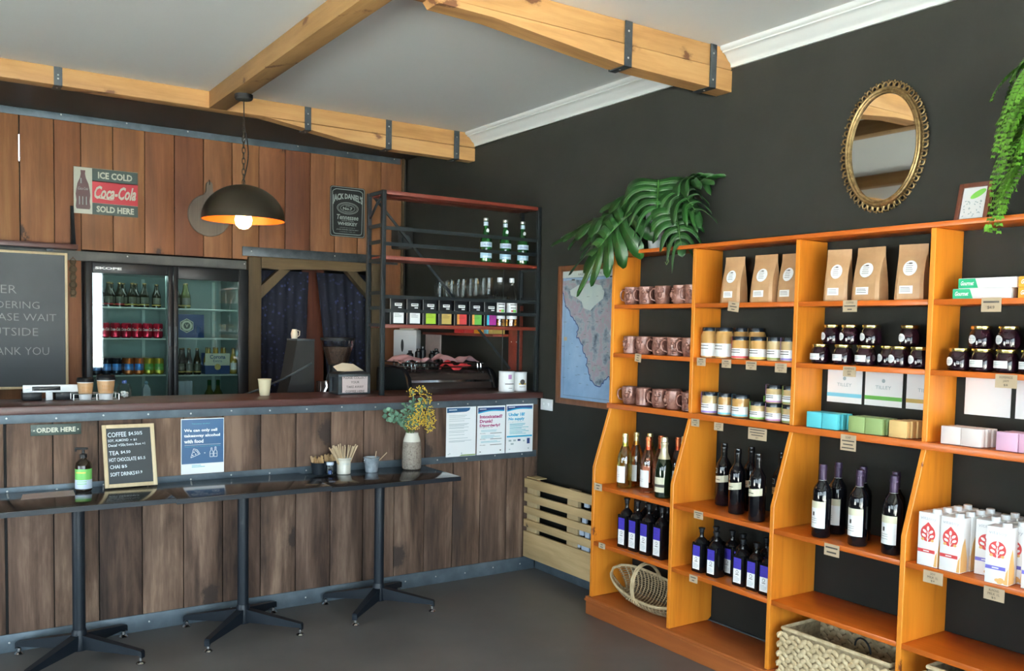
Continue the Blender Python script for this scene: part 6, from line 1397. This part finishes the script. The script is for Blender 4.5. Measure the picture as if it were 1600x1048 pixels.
# six pack of beer
r_ = thing('beer_pack', 'six pack of pale beer in a white and navy carrier in the fridge', 'beer pack', (-1.490, 1.955, 1.179))
m_ = MB(); m_.box(-.088, .088, -.055, .055, 0, .062); m_.box(-.088, .088, -.055, -.053, .062, .150); m_.box(-.088, .088, .053, .055, .062, .150); part('carrier', m_, 'navy', r_)
m_ = MB(); flatrect(m_, (0, -.055, .106), .176, .088); part('front_panel', m_, 'sign_cream', r_)
m_ = MB(); text(m_, 'Corona', (0, -.055, .125), .11, .030, off=.0016, bold=.02); text(m_, 'Extra', (0, -.055, .096), .062, .018, off=.0016); part('lettering', m_, 'navy', r_)
m_ = MB(); flatell(m_, (0, -.055, .052), .044, .044, 0, .0018); part('seal', m_, 'tea_gold', r_)
cor = beer('beer_clear', 'label')
for k, (x, y) in enumerate([(-.055, -.026), (0, -.026), (.055, -.026), (-.055, .026), (0, .026), (.055, .026)]):
    place(cor, 'beer_bottle', 'pale beer bottle in the carrier, %s %s' % (['left', 'middle', 'right'][k % 3], 'front' if k < 3 else 'back'), 'bottle', (-1.490+x, 1.955+y, 1.180), 0, 'bottles in the beer carrier', scale=(.82, .82, .95))
place(cor, 'beer_bottle', 'pale beer bottle standing right of the six pack', 'bottle', (-1.366, 1.94, 1.178), 0, None, scale=(.85, .85, .95))
for i, (x, y) in enumerate([(-1.790, 1.95), (-1.735, 1.95), (-1.680, 1.95), (-1.625, 1.94), (-1.76, 2.03), (-1.70, 2.03)]):
    place(bb, 'beer_bottle', 'brown bottle left of the six pack in the fridge, %s' % ['first from the left', 'second from the left', 'third from the left', 'touching the six pack', 'back left', 'back right'][i], 'bottle', (x, y, 1.1745), 0, 'brown bottles on the lower right fridge shelf', scale=(.85, .85, .95))
for i, x in enumerate((-1.535, -1.475)):
    place([P_('bottle', MB().lathe([(0, 0), (.034, 0), (.037, .004), (.037, .20), (.034, .235), (.016, .27), (.013, .30), (.013, .335), (0, .336)], 20), 'beer_green'), P_('collar', MB().lathe([(.0145, .295), (.0150, .330), (0, .337)], 16), 'water_green')],
          'wine_bottle', 'green glass bottle at the bottom of the right fridge door, %s' % ['left', 'right'][i], 'bottle', (-1.536+.062*i, 1.95, .80), 0, 'green bottles low in the fridge')
m_ = MB(); m_.box(-1.80, -1.40, 1.9, 2.3, .775, .7995); 
r_ = thing('fridge_boxes', 'pale blue carton low in the right of the fridge', 'carton', (-1.735, 1.97, .8005)); m_ = MB(); m_.box(-.075, .07, -.06, .06, 0, .33, bev=.002); part('carton', m_, 'oil_pale', r_)
m_ = MB(); m_.box(-2.33, -1.34, 1.87, 2.33, .788, .799); o = link('wire_shelf', m_.mesh('wire_shelf', 'wire'), None); o.parent = bpy.data.objects['drinks_fridge']; o.location = (1.836, -FY, 0)
r_ = thing('spray_bottle', 'clear water bottle with a pale cap low in the left of the fridge', 'bottle', (-1.975, 1.93, .80)); m_ = MB(); m_.lathe([(0, 0), (.033, 0), (.034, .28), (.014, .31), (0, .31)], 4, sq=0, M4=Matrix.Rotation(PI/4, 4, 'Z')); part('bottle', m_, 'oil_pale', r_); m_ = MB(); m_.sphere((0, 0, .322), .014); part('cap', m_, 'water_label', r_)

# ---------------------------------------------------------------- curtained doorway
r_ = bpy.data.objects.new('door_1', None); COL.objects.link(r_); r_.location = (-.73, YB-.03, 0); r_['kind'] = 'structure'
def dp(nm, m_, mt):
    o = link(nm, m_.mesh(nm, mt), r_); o.location = (.73, -(YB-.03), 0); return o
yy0, yy1 = YB-.03, YB+.075
m_ = MB(); m_.box(-1.275, -1.178, yy0, yy1, 0, 2.040, bev=.006); dp('post', m_, 'door_wood')
m_ = MB(); m_.box(-.290, -.172, yy0, yy1, 0, 2.040, bev=.006); dp('post', m_, 'door_wood')
m_ = MB(); m_.prism([(-1.177, 1.962), (-1.05, 1.955), (-.9, 1.965), (-.7, 1.975), (-.45, 1.972), (-.291, 1.985), (-.291, 2.042), (-1.177, 2.042)], yy0, yy1, 'xz'); dp('lintel', m_, 'door_wood_x')
m_ = MB(); m_.prism([(-1.177, 1.735), (-.955, 1.957), (-1.04, 1.957), (-1.177, 1.83)][::1], yy0+.01, yy1-.02, 'xz'); dp('corner_brace', m_, 'door_wood')
m_ = MB(); m_.prism([(-.291, 1.75), (-.291, 1.84), (-.42, 1.97), (-.50, 1.97)], yy0+.01, yy1-.02, 'xz'); dp('corner_brace', m_, 'door_wood')
def curtain(xa, xb, lab, gap_top, gap_bot, side):
    N_, n = 60, 14; vs = []; fs = []
    for j in range(n+1):
        z = .02+(1.935)*j/n; t_ = j/n
        a, b = xa, xb
        if side > 0: b = xb+(gap_bot-xb)*(1-t_) if 0 else (gap_bot+(gap_top-gap_bot)*max(0, (z-1.0)/.95))
        else: a = gap_bot+(gap_top-gap_bot)*max(0, (z-1.0)/.95)
        for i in range(N_+1):
            u = i/N_; vs.append((a+(b-a)*u, YB+.10+.005*math.sin(u*34+.4*math.sin(3*z))+.007*math.sin(u*15+z*2), z))
    for j in range(n):
        for i in range(N_): k = j*(N_+1)+i; fs.append((k, k+1, k+N_+2, k+N_+1))
    m_ = MB(); m_.add(vs, fs); o = tag(link('curtain', m_.mesh('curtain', 'curtain', 80)), lab, 'curtain', 'blue floral door curtains')
    o.modifiers.new('s', 'SOLIDIFY').thickness = .002
curtain(-1.178, -.80, 'blue floral curtain hanging in the left half of the doorway', -.765, -.80, 1)
curtain(-.64, -.29, 'blue floral curtain hanging in the right half of the doorway', -.705, -.585, -1)
m_ = MB(); m_.box(-.78, -.60, YB+.20, YB+.22, 0, 1.99); tag(link('back_door', m_.mesh('back_door', 'mahogany')), 'dark brown door leaf seen between the two curtains', 'door')

# ---------------------------------------------------------------- things on the plank wall
PY = YB-.0008
r_ = thing('tin_sign', 'cola tin sign reading ice cold, sold here, on the plank wall', 'sign', (-2.229, PY, 2.258))
W, Hh = .398, .305
m_ = MB(); m_.box(-W/2, W/2, -.003, 0, 0, Hh, bev=.001); part('plate', m_, 'sign_cream', r_)
m_ = MB(); x0 = -W/2+.112; flatrect(m_, ((x0+W/2)/2, -.003, Hh-.044), W/2-x0, .085); flatrect(m_, ((x0+W/2)/2, -.003, .038), W/2-x0, .076); part('green_bands', m_, 'sign_green', r_)
m_ = MB(); flatrect(m_, ((x0+W/2)/2, -.003, .150), W/2-x0, .146); part('red_panel', m_, 'sign_red', r_)
m_ = MB(); cx = (x0+W/2)/2; text(m_, 'ICE COLD', (cx, -.003, Hh-.043), .215, .045, bold=.035, off=.0016); text(m_, 'SOLD HERE', (cx, -.003, .038), .235, .042, bold=.035, off=.0016)
text(m_, 'Coca-Cola', (cx, -.003, .152), .262, .088, bold=.03, shear=.45, off=.0016, rot=.03); m_2 = [(-.13, .112), (-.10, .116), (-.04, .108), (.0, .104), (-.03, .102), (-.09, .107)]; flatpoly(m_, (cx, -.003, 0), m_2, 0, .0017); part('lettering', m_, 'sign_cream', r_)
m_ = MB(); bx = -W/2+.056; prof2 = [(0, .030), (.040, .030), (.044, .045), (.040, .085), (.044, .125), (.040, .160), (.034, .195), (.018, .235), (.013, .262), (.015, .285), (0, .287)]
flatpoly(m_, (bx, -.003, 0), [(-p[0], p[1]) for p in prof2[1:-1]]+[(p[0], p[1]) for p in prof2[1:-1]][::-1]); part('bottle_picture', m_, 'bottle_brown', r_)
m_ = MB(); text(m_, 'Coca-Cola', (bx, -.003, .165), .06, .018, off=.0016, shear=.4)
for q in (-.022, -.002, .020): flatrect(m_, (bx+q, -.003, .085), .005, .055, 0, .0014)
flatrect(m_, (bx-.012, -.003, .215), .006, .035, 0, .0014); part('bottle_highlights', m_, 'sign_grey', r_)
r_ = thing('tin_sign', 'black whiskey label tin sign on the plank wall beside the steel rack', 'sign', (-.492, PY, 2.238))
W, Hh = .292, .388
m_ = MB()
def rrect(w_, h_, r__, cz): 
    p = []
    for (sx, sz, a0) in ((1, -1, -PI/2), (1, 1, 0), (-1, 1, PI/2), (-1, -1, PI)):
        for k in range(5): a = a0+PI/2*k/4; p.append((sx*(w_/2-r__)+r__*math.cos(a), cz+sz*(h_/2-r__)+r__*math.sin(a)))
    return p
m_.prism(rrect(W, Hh, .02, Hh/2), -.003, 0, 'xz'); part('plate', m_, 'sign_black', r_)
m_ = MB()
def ring(pts, w2, off=-.0042, closed=True):
    n = len(pts)
    for i in range(n if closed else n-1):
        p, q = pts[i], pts[(i+1) % n]; d = V(q[0]-p[0], 0, q[1]-p[1])
        if d.length < 1e-6: continue
        nn = V(-d.z, 0, d.x).normalized()*w2; a, b = V(p[0], off, p[1]), V(q[0], off, q[1]); m_.add([a-nn, b-nn, b+nn, a+nn], [(0, 1, 2, 3)])
ring(rrect(W-.012, Hh-.012, .018, Hh/2), .0018); ring([(p[0]+.004*math.sin(i*1.3), p[1]) for i, p in enumerate(rrect(W-.045, Hh-.045, .03, Hh/2))], .0024)
text(m_, "JACK DANIEL'S", (0, -.003, Hh-.078), .250, .064, bold=.04, off=.0014, bend=lambda a, b: (a, b*(.78+.4*abs(a)/.12)-1.9*a*a))
el = lambda A__, B__, cz: [(A__*math.cos(2*PI*k/40), cz+B__*math.sin(2*PI*k/40)) for k in range(40)]
ring(el(.088, .044, Hh-.165), .0016); ring(el(.078, .036, Hh-.165), .0010); ring(el(.060, .027, Hh-.165), .0014)
text(m_, 'OLD', (0, -.003, Hh-.148), .034, .009, off=.0014); text(m_, 'No.7', (0, -.003, Hh-.168), .078, .023, bold=.03, off=.0014)
text(m_, 'Tennessee', (0, -.003, Hh-.235), .180, .038, bold=.02, shear=.2, off=.0014); text(m_, 'SOUR MASH', (0, -.003, Hh-.262), .10, .008, off=.0014); text(m_, 'WHISKEY', (0, -.003, Hh-.286), .165, .026, bold=.035, off=.0014)
text(m_, 'DISTILLED AND BOTTLED BY', (0, -.003, .072), .13, .005, off=.0014); text(m_, 'JACK DANIEL DISTILLERY', (0, -.003, .056), .185, .008, off=.0014, bold=.02); text(m_, 'LYNCHBURG, TENN. USA', (0, -.003, .040), .13, .006, off=.0014)
part('lettering', m_, 'sign_grey', r_)
r_ = thing('serving_board', 'round wooden serving board with a handle hanging behind the pendant lamp', 'board', (-1.552, PY, 2.315))
m_ = MB(); pts = []
for k in range(41):
    a = PI/2+.26+(2*PI-.52)*k/40; pts.append((.150*math.cos(a), .150*math.sin(a)))
pts += [(.026, .17), (.022, .225), (.012, .238), (-.012, .238), (-.022, .225), (-.026, .17)]
m_.prism(pts, -.016, 0, 'xz'); o = part('board', m_, 'grey_wood', r_); bv = o.modifiers.new('b', 'BEVEL'); bv.width = .004; bv.segments = 2
m_ = MB(); m_.tube([(0, -.017, .215), (0, -.020, .235), (0, -.008, .25)], .003, 6); part('hook', m_, 'rack_metal', r_)
# big chalkboard
r_ = thing('chalkboard', 'large framed chalkboard with ordering instructions at the left of the plank wall', 'chalkboard', (-2.95, 1.835, 1.10))
W, Hh, t = .945, .885, .016
m_ = MB()
for a in ((-W/2, -W/2+t, 0, Hh), (W/2-t, W/2, 0, Hh), (-W/2+t, W/2-t, 0, t), (-W/2+t, W/2-t, Hh-t, Hh)): m_.box(a[0], a[1], -.010, .012, a[2], a[3], bev=.002)
part('frame', m_, 'pale_frame', r_)
m_ = MB(); m_.box(-W/2+t, W/2-t, -.002, .008, t, Hh-t); part('board', m_, 'slate', r_)
m_ = MB()
for s_, xr, z, w_, h_ in (('AFTER', -2.772, 1.738, .245, .052), ('ORDERING', -2.643, 1.640, .345, .045), ('PLEASE WAIT', -2.546, 1.562, .44, .046), ('OUTSIDE', -2.652, 1.468, .325, .050), ('THANK YOU', -2.590, 1.345, .39, .050)):
    text(m_, s_, (xr-w_/2+2.95, -.002, z-1.10), w_, h_, bold=-.012, off=.001)
part('lettering', m_, 'chalk', r_)
m_ = MB(); m_.tube([(-W/2, .010, Hh+.022), (W/2-.085, .010, Hh+.022)], .004, 8); m_.box(W/2-.088, W/2-.080, .004, .016, Hh+.014, Hh+.055); m_.box(W/2-.12, W/2-.085, .004, .016, Hh+.010, Hh+.022); part('hanging_rail', m_, 'steel_dark', r_)
r_ = thing('wall_shelf', 'red-brown timber wall shelf above the chalkboard', 'shelf', (-2.95, 1.84, 2.03))
m_ = MB(); m_.box(-.55, .530, -.06, .055, -.020, .012, bev=.002); part('board', m_, 'red_top', r_)
m_ = MB(); m_.prism([(-.055, .0125), (.052, .0125), (.052, .27), (.040, .27)], .500, .518, 'yz'); part('bracket', m_, 'rack_metal', r_)
r_ = thing('carved_ornament', 'dark carved wooden ornament on the strip between chalkboard and fridge', 'ornament', (-2.437, PY, 1.70))
m_ = MB()
for k in range(5):
    z = .03+.052*k; m_.tube([(.020*math.cos(q)*(1 if k % 2 else .8), -.008, z+.020*math.sin(q)) for q in [2*PI*i/14 for i in range(14)]], .005, 6, closed=True); m_.sphere((0, -.007, z+.026), .006, n=8)
m_.box(-.016, .016, -.006, 0, 0, .27, bev=.002); part('carving', m_, 'door_wood', r_)
r_ = thing('wall_speaker', 'small black speaker high on the plank wall behind the steel rack', 'speaker', (-.05, YB-.075, 2.17))
m_ = MB(); m_.box(-.068, .068, -.06, .07, 0, .175, bev=.01); part('cabinet', m_, 'black_matt', r_); m_ = MB(); m_.lathe([(.045, -.0), (.040, -.006), (.012, .004), (0, .002)], 20, axis=1, c=(0, -.062, .07)); part('cone', m_, 'rack_metal', r_)
# right wall behind the bar: glass shelf, book shelf, dispenser
r_ = thing('wall_shelf', 'dark wall shelf holding the glass mugs behind the steel rack', 'shelf', (-.04, .82, 1.765))
m_ = MB(); m_.box(-.08, .068, -.42, .42, -.02, 0, bev=.002); part('board', m_, 'soffit', r_)
gm = [P_('glass', MB().lathe([(0, .004), (.030, .004), (.033, 0), (.034, .004), (.036, .125), (.034, .126), (.031, .010), (0, .008)], 18), 'glass'), P_('handle', MB().tube([(-.035, 0, .10), (-.055, 0, .098), (-.060, 0, .06), (-.052, 0, .03), (-.034, 0, .028)], .004, 6), 'glass')]
for i in range(9): place(gm, 'glass_mug', 'clear glass mug on the dark wall shelf, %s from the front' % ['first', 'second', 'third', 'fourth', 'fifth', 'sixth', 'seventh', 'eighth', 'ninth'][i], 'glass', (-.075+.012*(i % 2), .465+.085*i, 1.7655), 20, 'glass mugs on the wall shelf')
r_ = thing('wall_shelf', 'red-brown wall shelf with bright boxes low on the dark wall behind the bar', 'shelf', (-.05, .80, 1.512))
m_ = MB(); m_.box(-.075, .078, -.47, .52, -.018, 0, bev=.002); part('board', m_, 'red_shelf', r_)
m_ = MB(); m_.box(.050, .078, -.60, -.472, -.24, .19, bev=.002); part('upright_board', m_, 'red_shelf', r_)
m_ = MB()
for y in (-.57, -.51): m_.sphere((.049, y, -.05), .005, n=6)
part('screws', m_, 'screw', r_)
for i, (y, w2, mt, nm) in enumerate([(.375, .05, 'tea_gold', 'yellow'), (.435, .05, 'tag_cyan', 'turquoise'), (.53, .12, 'orange_box', 'orange'), (.665, .12, 'tea_red', 'red'), (.80, .12, 'redcloth', 'dark red')]):
    o = link('small_box', MB().box(-.05, .05, -w2/2, w2/2, 0, .06 if mt != 'tea_gold' else .075, bev=.003).mesh('small_box', mt), None, (-.065, y, 1.5125)); tag(o, '%s box on the red-brown wall shelf under the tea tins' % nm, 'box')
r_ = thing('towel_dispenser', 'white paper towel dispenser on the wall behind the espresso machine', 'dispenser', (-.055, 1.70, 1.29), -50)
m_ = MB(); m_.box(-.10, .10, -.06, .055, 0, .235, bev=.012); part('case', m_, 'white', r_); m_ = MB(); flatell(m_, (-.02, -.06, .11), .024, .10, 0, .001); part('window_slot', m_, 'black_plastic', r_)
m_ = MB(); m_.box(-.05, .07, -.05, .05, .236, .25, bev=.003); part('paper', m_, 'napkin', r_)
r_ = thing('wall_notice', 'brownish notice board on the dark wall right of the towel dispenser', 'notice', (XR-.001, 1.42, 1.30), -90); m_ = MB(); m_.box(-.12, .12, -.01, 0, 0, .21, bev=.001); part('board', m_, 'placemat', r_)

# ---------------------------------------------------------------- pendant lamp
LX, LYY = -1.757, .41
r_ = thing('pendant_lamp', 'lit dome pendant lamp with a gold inside, hanging from the cross beam', 'lamp', (LX, LYY, 2.104))
def lp(nm, m_, mt, par=None): return part(nm, m_, mt, r_ if par is None else par)
m_ = MB(); m_.lathe([(0, .698), (.045, .698), (.050, .705), (.050, .7255), (0, .7255)], 24); lp('canopy', m_, 'black_matt')
R_ = .228
dome = [(R_*math.cos(a), .030+.195*math.sin(a)) for a in [PI/2*k/14 for k in range(15)]]; dome[-1] = (.012, .2255)
m_ = MB(); m_.lathe([(R_+.001, .027)]+dome+[(0, .2256)], 48); sh = lp('shade', m_, 'lamp_dark')
m_ = MB(); m_.lathe([(r0*.985-.0005, z0-.003) for r0, z0 in dome]+[(0, .2215)], 48); part('lining', m_, 'lamp_gold', sh)
m_ = MB()
for k in range(12):
    z = .238+.030*k; T = Matrix.Translation((0, 0, z)) @ Matrix.Rotation(PI/2*(k % 2), 4, 'Z')
    hh, ww = (.020, .0085) if k < 9 else (.028, .008)
    m_.tube([T @ V(ww*math.cos(q), 0, hh*math.sin(q)) for q in [2*PI*i/12 for i in range(12)]], .0022, 5, closed=True)
lp('chain', m_, 'lamp_dark')
m_ = MB(); m_.tube([(0, 0, .705), (.002, 0, .60), (.004, 0, .56)]+[(.024*math.sin(PI*k/8)+.003, .002, .55-.036*k) for k in range(9)]+[(0, 0, .225)], .0032, 6); lp('cable', m_, 'black_matt')
m_ = MB(); m_.lathe([(0, .221), (.022, .219), (.024, .17), (.018, .15), (0, .15)], 18); lp('socket', m_, 'lamp_dark')
m_ = MB(); m_.lathe([(0, .150), (.014, .148), (.018, .115), (.040, .065), (.048, .030), (.042, .000), (.024, -.018), (0, -.023)], 24); lp('bulb', m_, 'bulb')
pl = bpy.data.lights.new('bulb_light', 'POINT'); pl.energy = 3.5; pl.color = (1, .55, .22); pl.shadow_soft_size = .05
po = bpy.data.objects.new('bulb_light', pl); COL.objects.link(po); po.location = (LX, LYY, 2.068)

# ================================================================ PLANTS
def monstera_leaf(mb, base, tip_dir, normal, L_, W_, nf=7, droop=.5, seed=0, rib=None):
    """one big split leaf: broad lobes fanning from backward at the heart-shaped base to forward at the tip, narrow slits between them"""
    rnd = random.Random(seed); T = V(*tip_dir).normalized(); Nn = V(*normal); Nn = (Nn-T*Nn.dot(T)).normalized(); S_ = T.cross(Nn)
    base = V(*base)
    def mid(t): return base+T*(L_*t)-V(0, 0, 1)*(L_*droop*.45*t*t)+Nn*(.04*L_*math.sin(PI*max(0, t)))
    def put(c_, s, u, q, wl):      # u along the rib offset, q outwards
        p = c_+S_*s*wl*(q-.12*q*q)+T*u-Nn*(wl*.30*q*q)-V(0, 0, 1)*(wl*(.22+droop*.5)*q*q*q)+Nn*(wl*.16*math.sin(PI*q*.8))
        g = p+O_
        if g.x > .012: p.x = .012-O_.x
        return p
    for s in (-1, 1):
        for k in range(nf):
            tm = (k+.5)/nf; wl = W_*(.80+.35*math.sin(PI*min(1, tm*1.15+.1)))*(1-.42*tm*tm)*rnd.uniform(.94, 1.05)
            sweep = L_*(-.42+1.0*tm); n = 9; vs = []; hw0 = L_/(2*nf)
            for i in range(n+1):
                q = i/n
                hw = hw0*(1.02 if q < .26 else .90*(1+1.25*q*q))*(1 if q < .72 else max(.03, math.sqrt(max(0, 1-((q-.72)/.29)**2))))
                c_ = mid(tm); u = sweep*q*q+L_*.10*q*q*q
                vs += [put(c_, s, u-hw, q, wl), put(c_, s, u, q, wl)-Nn*.007*min(1, q*4), put(c_, s, u+hw, q, wl)]
            fs = []
            for i in range(n): fs += [(3*i, 3*i+1, 3*i+4, 3*i+3), (3*i+1, 3*i+2, 3*i+5, 3*i+4)]
            mb.add(vs, fs)
            if rib: rib.tube([(vs[3*i+1]+Nn*.0015) for i in range(n)], [.0013-.0001*i for i in range(n)], 4)
    c0 = mid(1.0); vs = []                       # end lobe
    for i in range(7):
        q = i/6; hw = L_*.10*(1.1 if q < .5 else 1.1*math.sqrt(max(.01, 1-((q-.5)/.5)**2))); p = c0+T*(L_*(.26*q-.04))-V(0, 0, 1)*(L_*droop*(.5*q+.15*q*q)); vs += [p-S_*hw, p-Nn*.004, p+S_*hw]
    mb.add(vs, [f for i in range(6) for f in ((3*i, 3*i+1, 3*i+4, 3*i+3), (3*i+1, 3*i+2, 3*i+5, 3*i+4))])
    if rib: rib.tube([mid(t/10)+Nn*.003 for t in range(11)], [.0036-.0002*i for i in range(11)], 5)
    return mid
r_ = thing('monstera_plant', 'monstera with big split leaves in a white vase on top of the shelving', 'plant', (-.075, -1.165, 1.9755))
m_ = MB(); m_.lathe([(0, .002), (.030, 0), (.034, .004), (.048, .12), (.056, .20), (.052, .235), (.046, .25), (.042, .25), (.046, .23), (.05, .2), (0, .15)], 24); part('vase', m_, 'vase_white', r_)
O_ = V(-.075, -1.165, 1.9755)
def rel(p): return V(*p)-O_
# base point, tip direction, normal, length, half width, droop
LEAVES = [((-.12, -1.225, 2.325), (-.22, -.22, -.85), (-.62, -.55, .50), .20, .20, .25, 1),
          ((-.14, -1.07, 2.185), (-.22, .72, -.62), (-.68, -.42, .55), .34, .19, .15, 2),
          ((-.08, -.93, 2.20), (-.12, .92, -.10), (-.45, -.35, .85), .36, .11, .35, 3),
          ((-.13, -1.365, 2.17), (-.10, -.34, -.92), (-.75, -.60, .25), .20, .14, .1, 4),
          ((-.05, -1.12, 2.30), (-.05, .75, .05), (-.45, -.25, .85), .24, .13, .5, 5),
          ((-.05, -1.30, 2.31), (-.05, -.80, .15), (-.45, -.35, .85), .20, .10, .6, 6),
          ((-.09, -1.33, 2.27), (-.12, -.75, -.45), (-.62, -.45, .60), .20, .12, .4, 7),
          ((-.06, -1.02, 2.26), (-.10, .90, -.30), (-.55, -.30, .75), .30, .13, .4, 8)]
for i, (bp_, td, nm, L_, W_, dr, sd_) in enumerate(LEAVES):
    m_ = MB(); rb_ = MB(); monstera_leaf(m_, rel(bp_), td, nm, L_, W_, 6 if i < 4 else 5, dr, sd_, rb_)
    o = part('leaf', m_, 'leaf', r_, sharp=180); sm = o.modifiers.new('s', 'SOLIDIFY'); sm.thickness = .0012
    part('leaf_rib', rb_, 'leaf_rib', o)
m_ = MB()
for (bp_, td, nm, L_, W_, dr, sd_) in LEAVES:
    b_ = rel(bp_); m_.tube([V(0, 0, .10), V(b_.x*.25, b_.y*.2, .26), V(b_.x*.7, b_.y*.7, b_.z*.92+.03), b_], [.005, .0045, .004, .0035], 7)
part('stalks', m_, 'leaf_rib', r_)
m_ = MB(); m_.sphere(rel((-.12, -.66, 2.135)), .011, n=10, sc=(1, .9, 1.4)); part('bud', m_, 'tag_yellow', r_, 'yellow tip')
m_ = MB(); m_.tube([rel((-.16, -1.34, 2.0)), rel((-.17, -1.36, 1.93)), rel((-.17, -1.37, 1.90)), rel((-.17, -1.355, 1.885)), rel((-.17, -1.345, 1.90))], .002, 5); part('tendril', m_, 'stem', r_)
# fern
r_ = thing('potted_fern', 'bright green hanging fern on top of the shelving at the right edge', 'plant', (-.10, -3.185, 1.9755))
m_ = MB(); m_.lathe([(0, 0), (.06, 0), (.065, .005), (.085, .19), (.09, .20), (.08, .20), (.075, .17), (0, .17)], 24); part('pot', m_, 'wicker', r_)
rnd = random.Random(12)
for k in range(76):
    a = rnd.uniform(0, 2*PI); L_ = rnd.uniform(.20, .33); el_ = rnd.uniform(.2, 1.25); d = V(math.cos(a), math.sin(a), 0)
    if k < 46: d = V(rnd.uniform(-.9, .1), rnd.uniform(.15, 1), 0).normalized()
    hg = V(0, 0, 1); start = V(.02*d.x, .02*d.y, .19); pts = []; drop = rnd.uniform(.5, 1.3)
    z0 = rnd.uniform(0, .34)
    for i in range(15):
        t = i/14; p_ = start+V(0, 0, z0*min(1, t*4))+d*(L_*t*math.cos(el_*.6))*(1-.25*t)+hg*(L_*(math.sin(el_)*t-drop*t*t*1.35)); 
        p_.x = min(p_.x, .115); p_.y = min(p_.y, .165 if p_.z < .22 else .215); p_.z = max(p_.z, -.06 if (p_.x < -.075) else .01); pts.append(p_)
    m_ = MB(); m_.tube(pts, [.0018-.0001*i for i in range(15)], 4, mi=1)
    for i in range(1, 15):
        for q in (0, .5):
            if i == 14 and q: continue
            p = pts[i]+(pts[min(14, i+1)]-pts[i])*q; t_ = (pts[i]-pts[i-1]).normalized(); s_ = t_.cross(hg)
            s_ = s_.normalized() if s_.length > .05 else V(1, 0, 0); ln = .034*math.sin(PI*min(.98, .12+.86*(i+q)/14.6))**.7
            for sg in (-1, 1):
                o_ = s_*sg; up_ = o_.cross(t_).normalized()*.004; tip = p+o_*ln+t_*ln*.35-hg*ln*.25; wv = t_*.0052
                m_.add([p-wv*.6, p+o_*ln*.5-wv+up_, tip, p+o_*ln*.5+wv*1.2+up_, p+wv*.6], [(0, 1, 2, 3, 4)])
    part('frond', m_, ['fern', 'stem'], r_, sharp=180)
# vase of leaves and blossoms on the right table
r_ = thing('flower_vase', 'speckled stoneware vase with grey-green leaves and yellow blossom', 'vase', (-.955, -.135, .7375))
m_ = MB(); m_.lathe([(0, 0), (.048, 0), (.053, .004), (.056, .03), (.055, .10), (.050, .158)], 32); part('lower_body', m_, 'speckle', r_)
m_ = MB(); m_.lathe([(.0502, .156), (.047, .172), (.040, .192), (.037, .200), (.037, .208), (.034, .208), (.033, .198), (.03, .16), (0, .15)], 32); part('glazed_neck', m_, 'glaze', r_)
m_ = MB(); st = MB(); rnd = random.Random(21)
def leaf(mb, p, d, n_, l_, w_):
    d = d.normalized(); s_ = d.cross(n_)
    s_ = s_.normalized() if s_.length > .05 else d.orthogonal().normalized(); nn = s_.cross(d)
    vs = [p]; 
    for q, ww in ((.25, .75), (.5, 1), (.78, .72)): vs += [p+d*l_*q-s_*w_*ww+nn*.002, p+d*l_*q-nn*.0015, p+d*l_*q+s_*w_*ww+nn*.002]
    vs.append(p+d*l_); mb.add(vs, [(0, 1, 2), (0, 2, 3), (1, 4, 5, 2), (2, 5, 6, 3), (4, 7, 8, 5), (5, 8, 9, 6), (7, 10, 8), (8, 10, 9)])
top = V(0, 0, .20)
stems = [V(-.175, -.02, .345), V(-.165, .01, .300), (V(-.13, -.02, .285)), V(-.12, .03, .335), V(-.06, -.01, .33), V(0, .0, .395), V(.02, .03, .43), V(.05, -.02, .40), V(.08, .02, .36), V(-.03, .03, .37)]
for e in stems:
    pts = [top*.5+V(0, 0, -.03), top+V(e.x*.12, e.y*.1, 0), top+(e-top)*.5+V(0, 0, .02), e]; st.tube(pts, [.0022, .002, .0016, .001], 5)
    for k in range(17):
        t = .25+.75*k/16; p = top+(e-top)*t+V(0, 0, .02*math.sin(PI*t)); dd = (e-top).normalized()*.5+V(rnd.uniform(-1, 1), rnd.uniform(-1, 1), rnd.uniform(-.6, .8))
        big = e.x < -.1
        leaf(m_, p, dd, V(rnd.uniform(-.6, .6), -1, rnd.uniform(0, 1)), rnd.uniform(.022, .032) if big else rnd.uniform(.018, .03), rnd.uniform(.010, .014) if big else rnd.uniform(.005, .009))
part('leaves', m_, 'euc', r_, sharp=180)
part('stems', st, 'stem', r_)
m_ = MB(); b2 = MB()
for (cx, cy, cz, rr, n_) in [(-.02, -.05, .27, .050, 85), (.035, -.04, .30, .048, 80), (.085, -.03, .285, .052, 90), (.11, 0, .33, .035, 45), (.10, .01, .40, .04, 45), (-.005, 0, .44, .030, 28), (.055, 0, .445, .038, 42), (.03, -.03, .36, .035, 40), (.10, -.03, .235, .034, 45)]:
    for k in range(n_):
        d = V(rnd.gauss(0, 1), rnd.gauss(0, 1), rnd.gauss(0, 1)).normalized()*rr*rnd.uniform(.5, 1); p = V(cx, cy, cz)+d
        m_.sphere(p, .0036, n=5)
        if k % 3 == 0: b2.tube([V(cx, cy, cz-.01), p], .0006, 3)
part('blossoms', m_, 'wattle', r_); part('blossom_stems', b2, 'euc', r_)
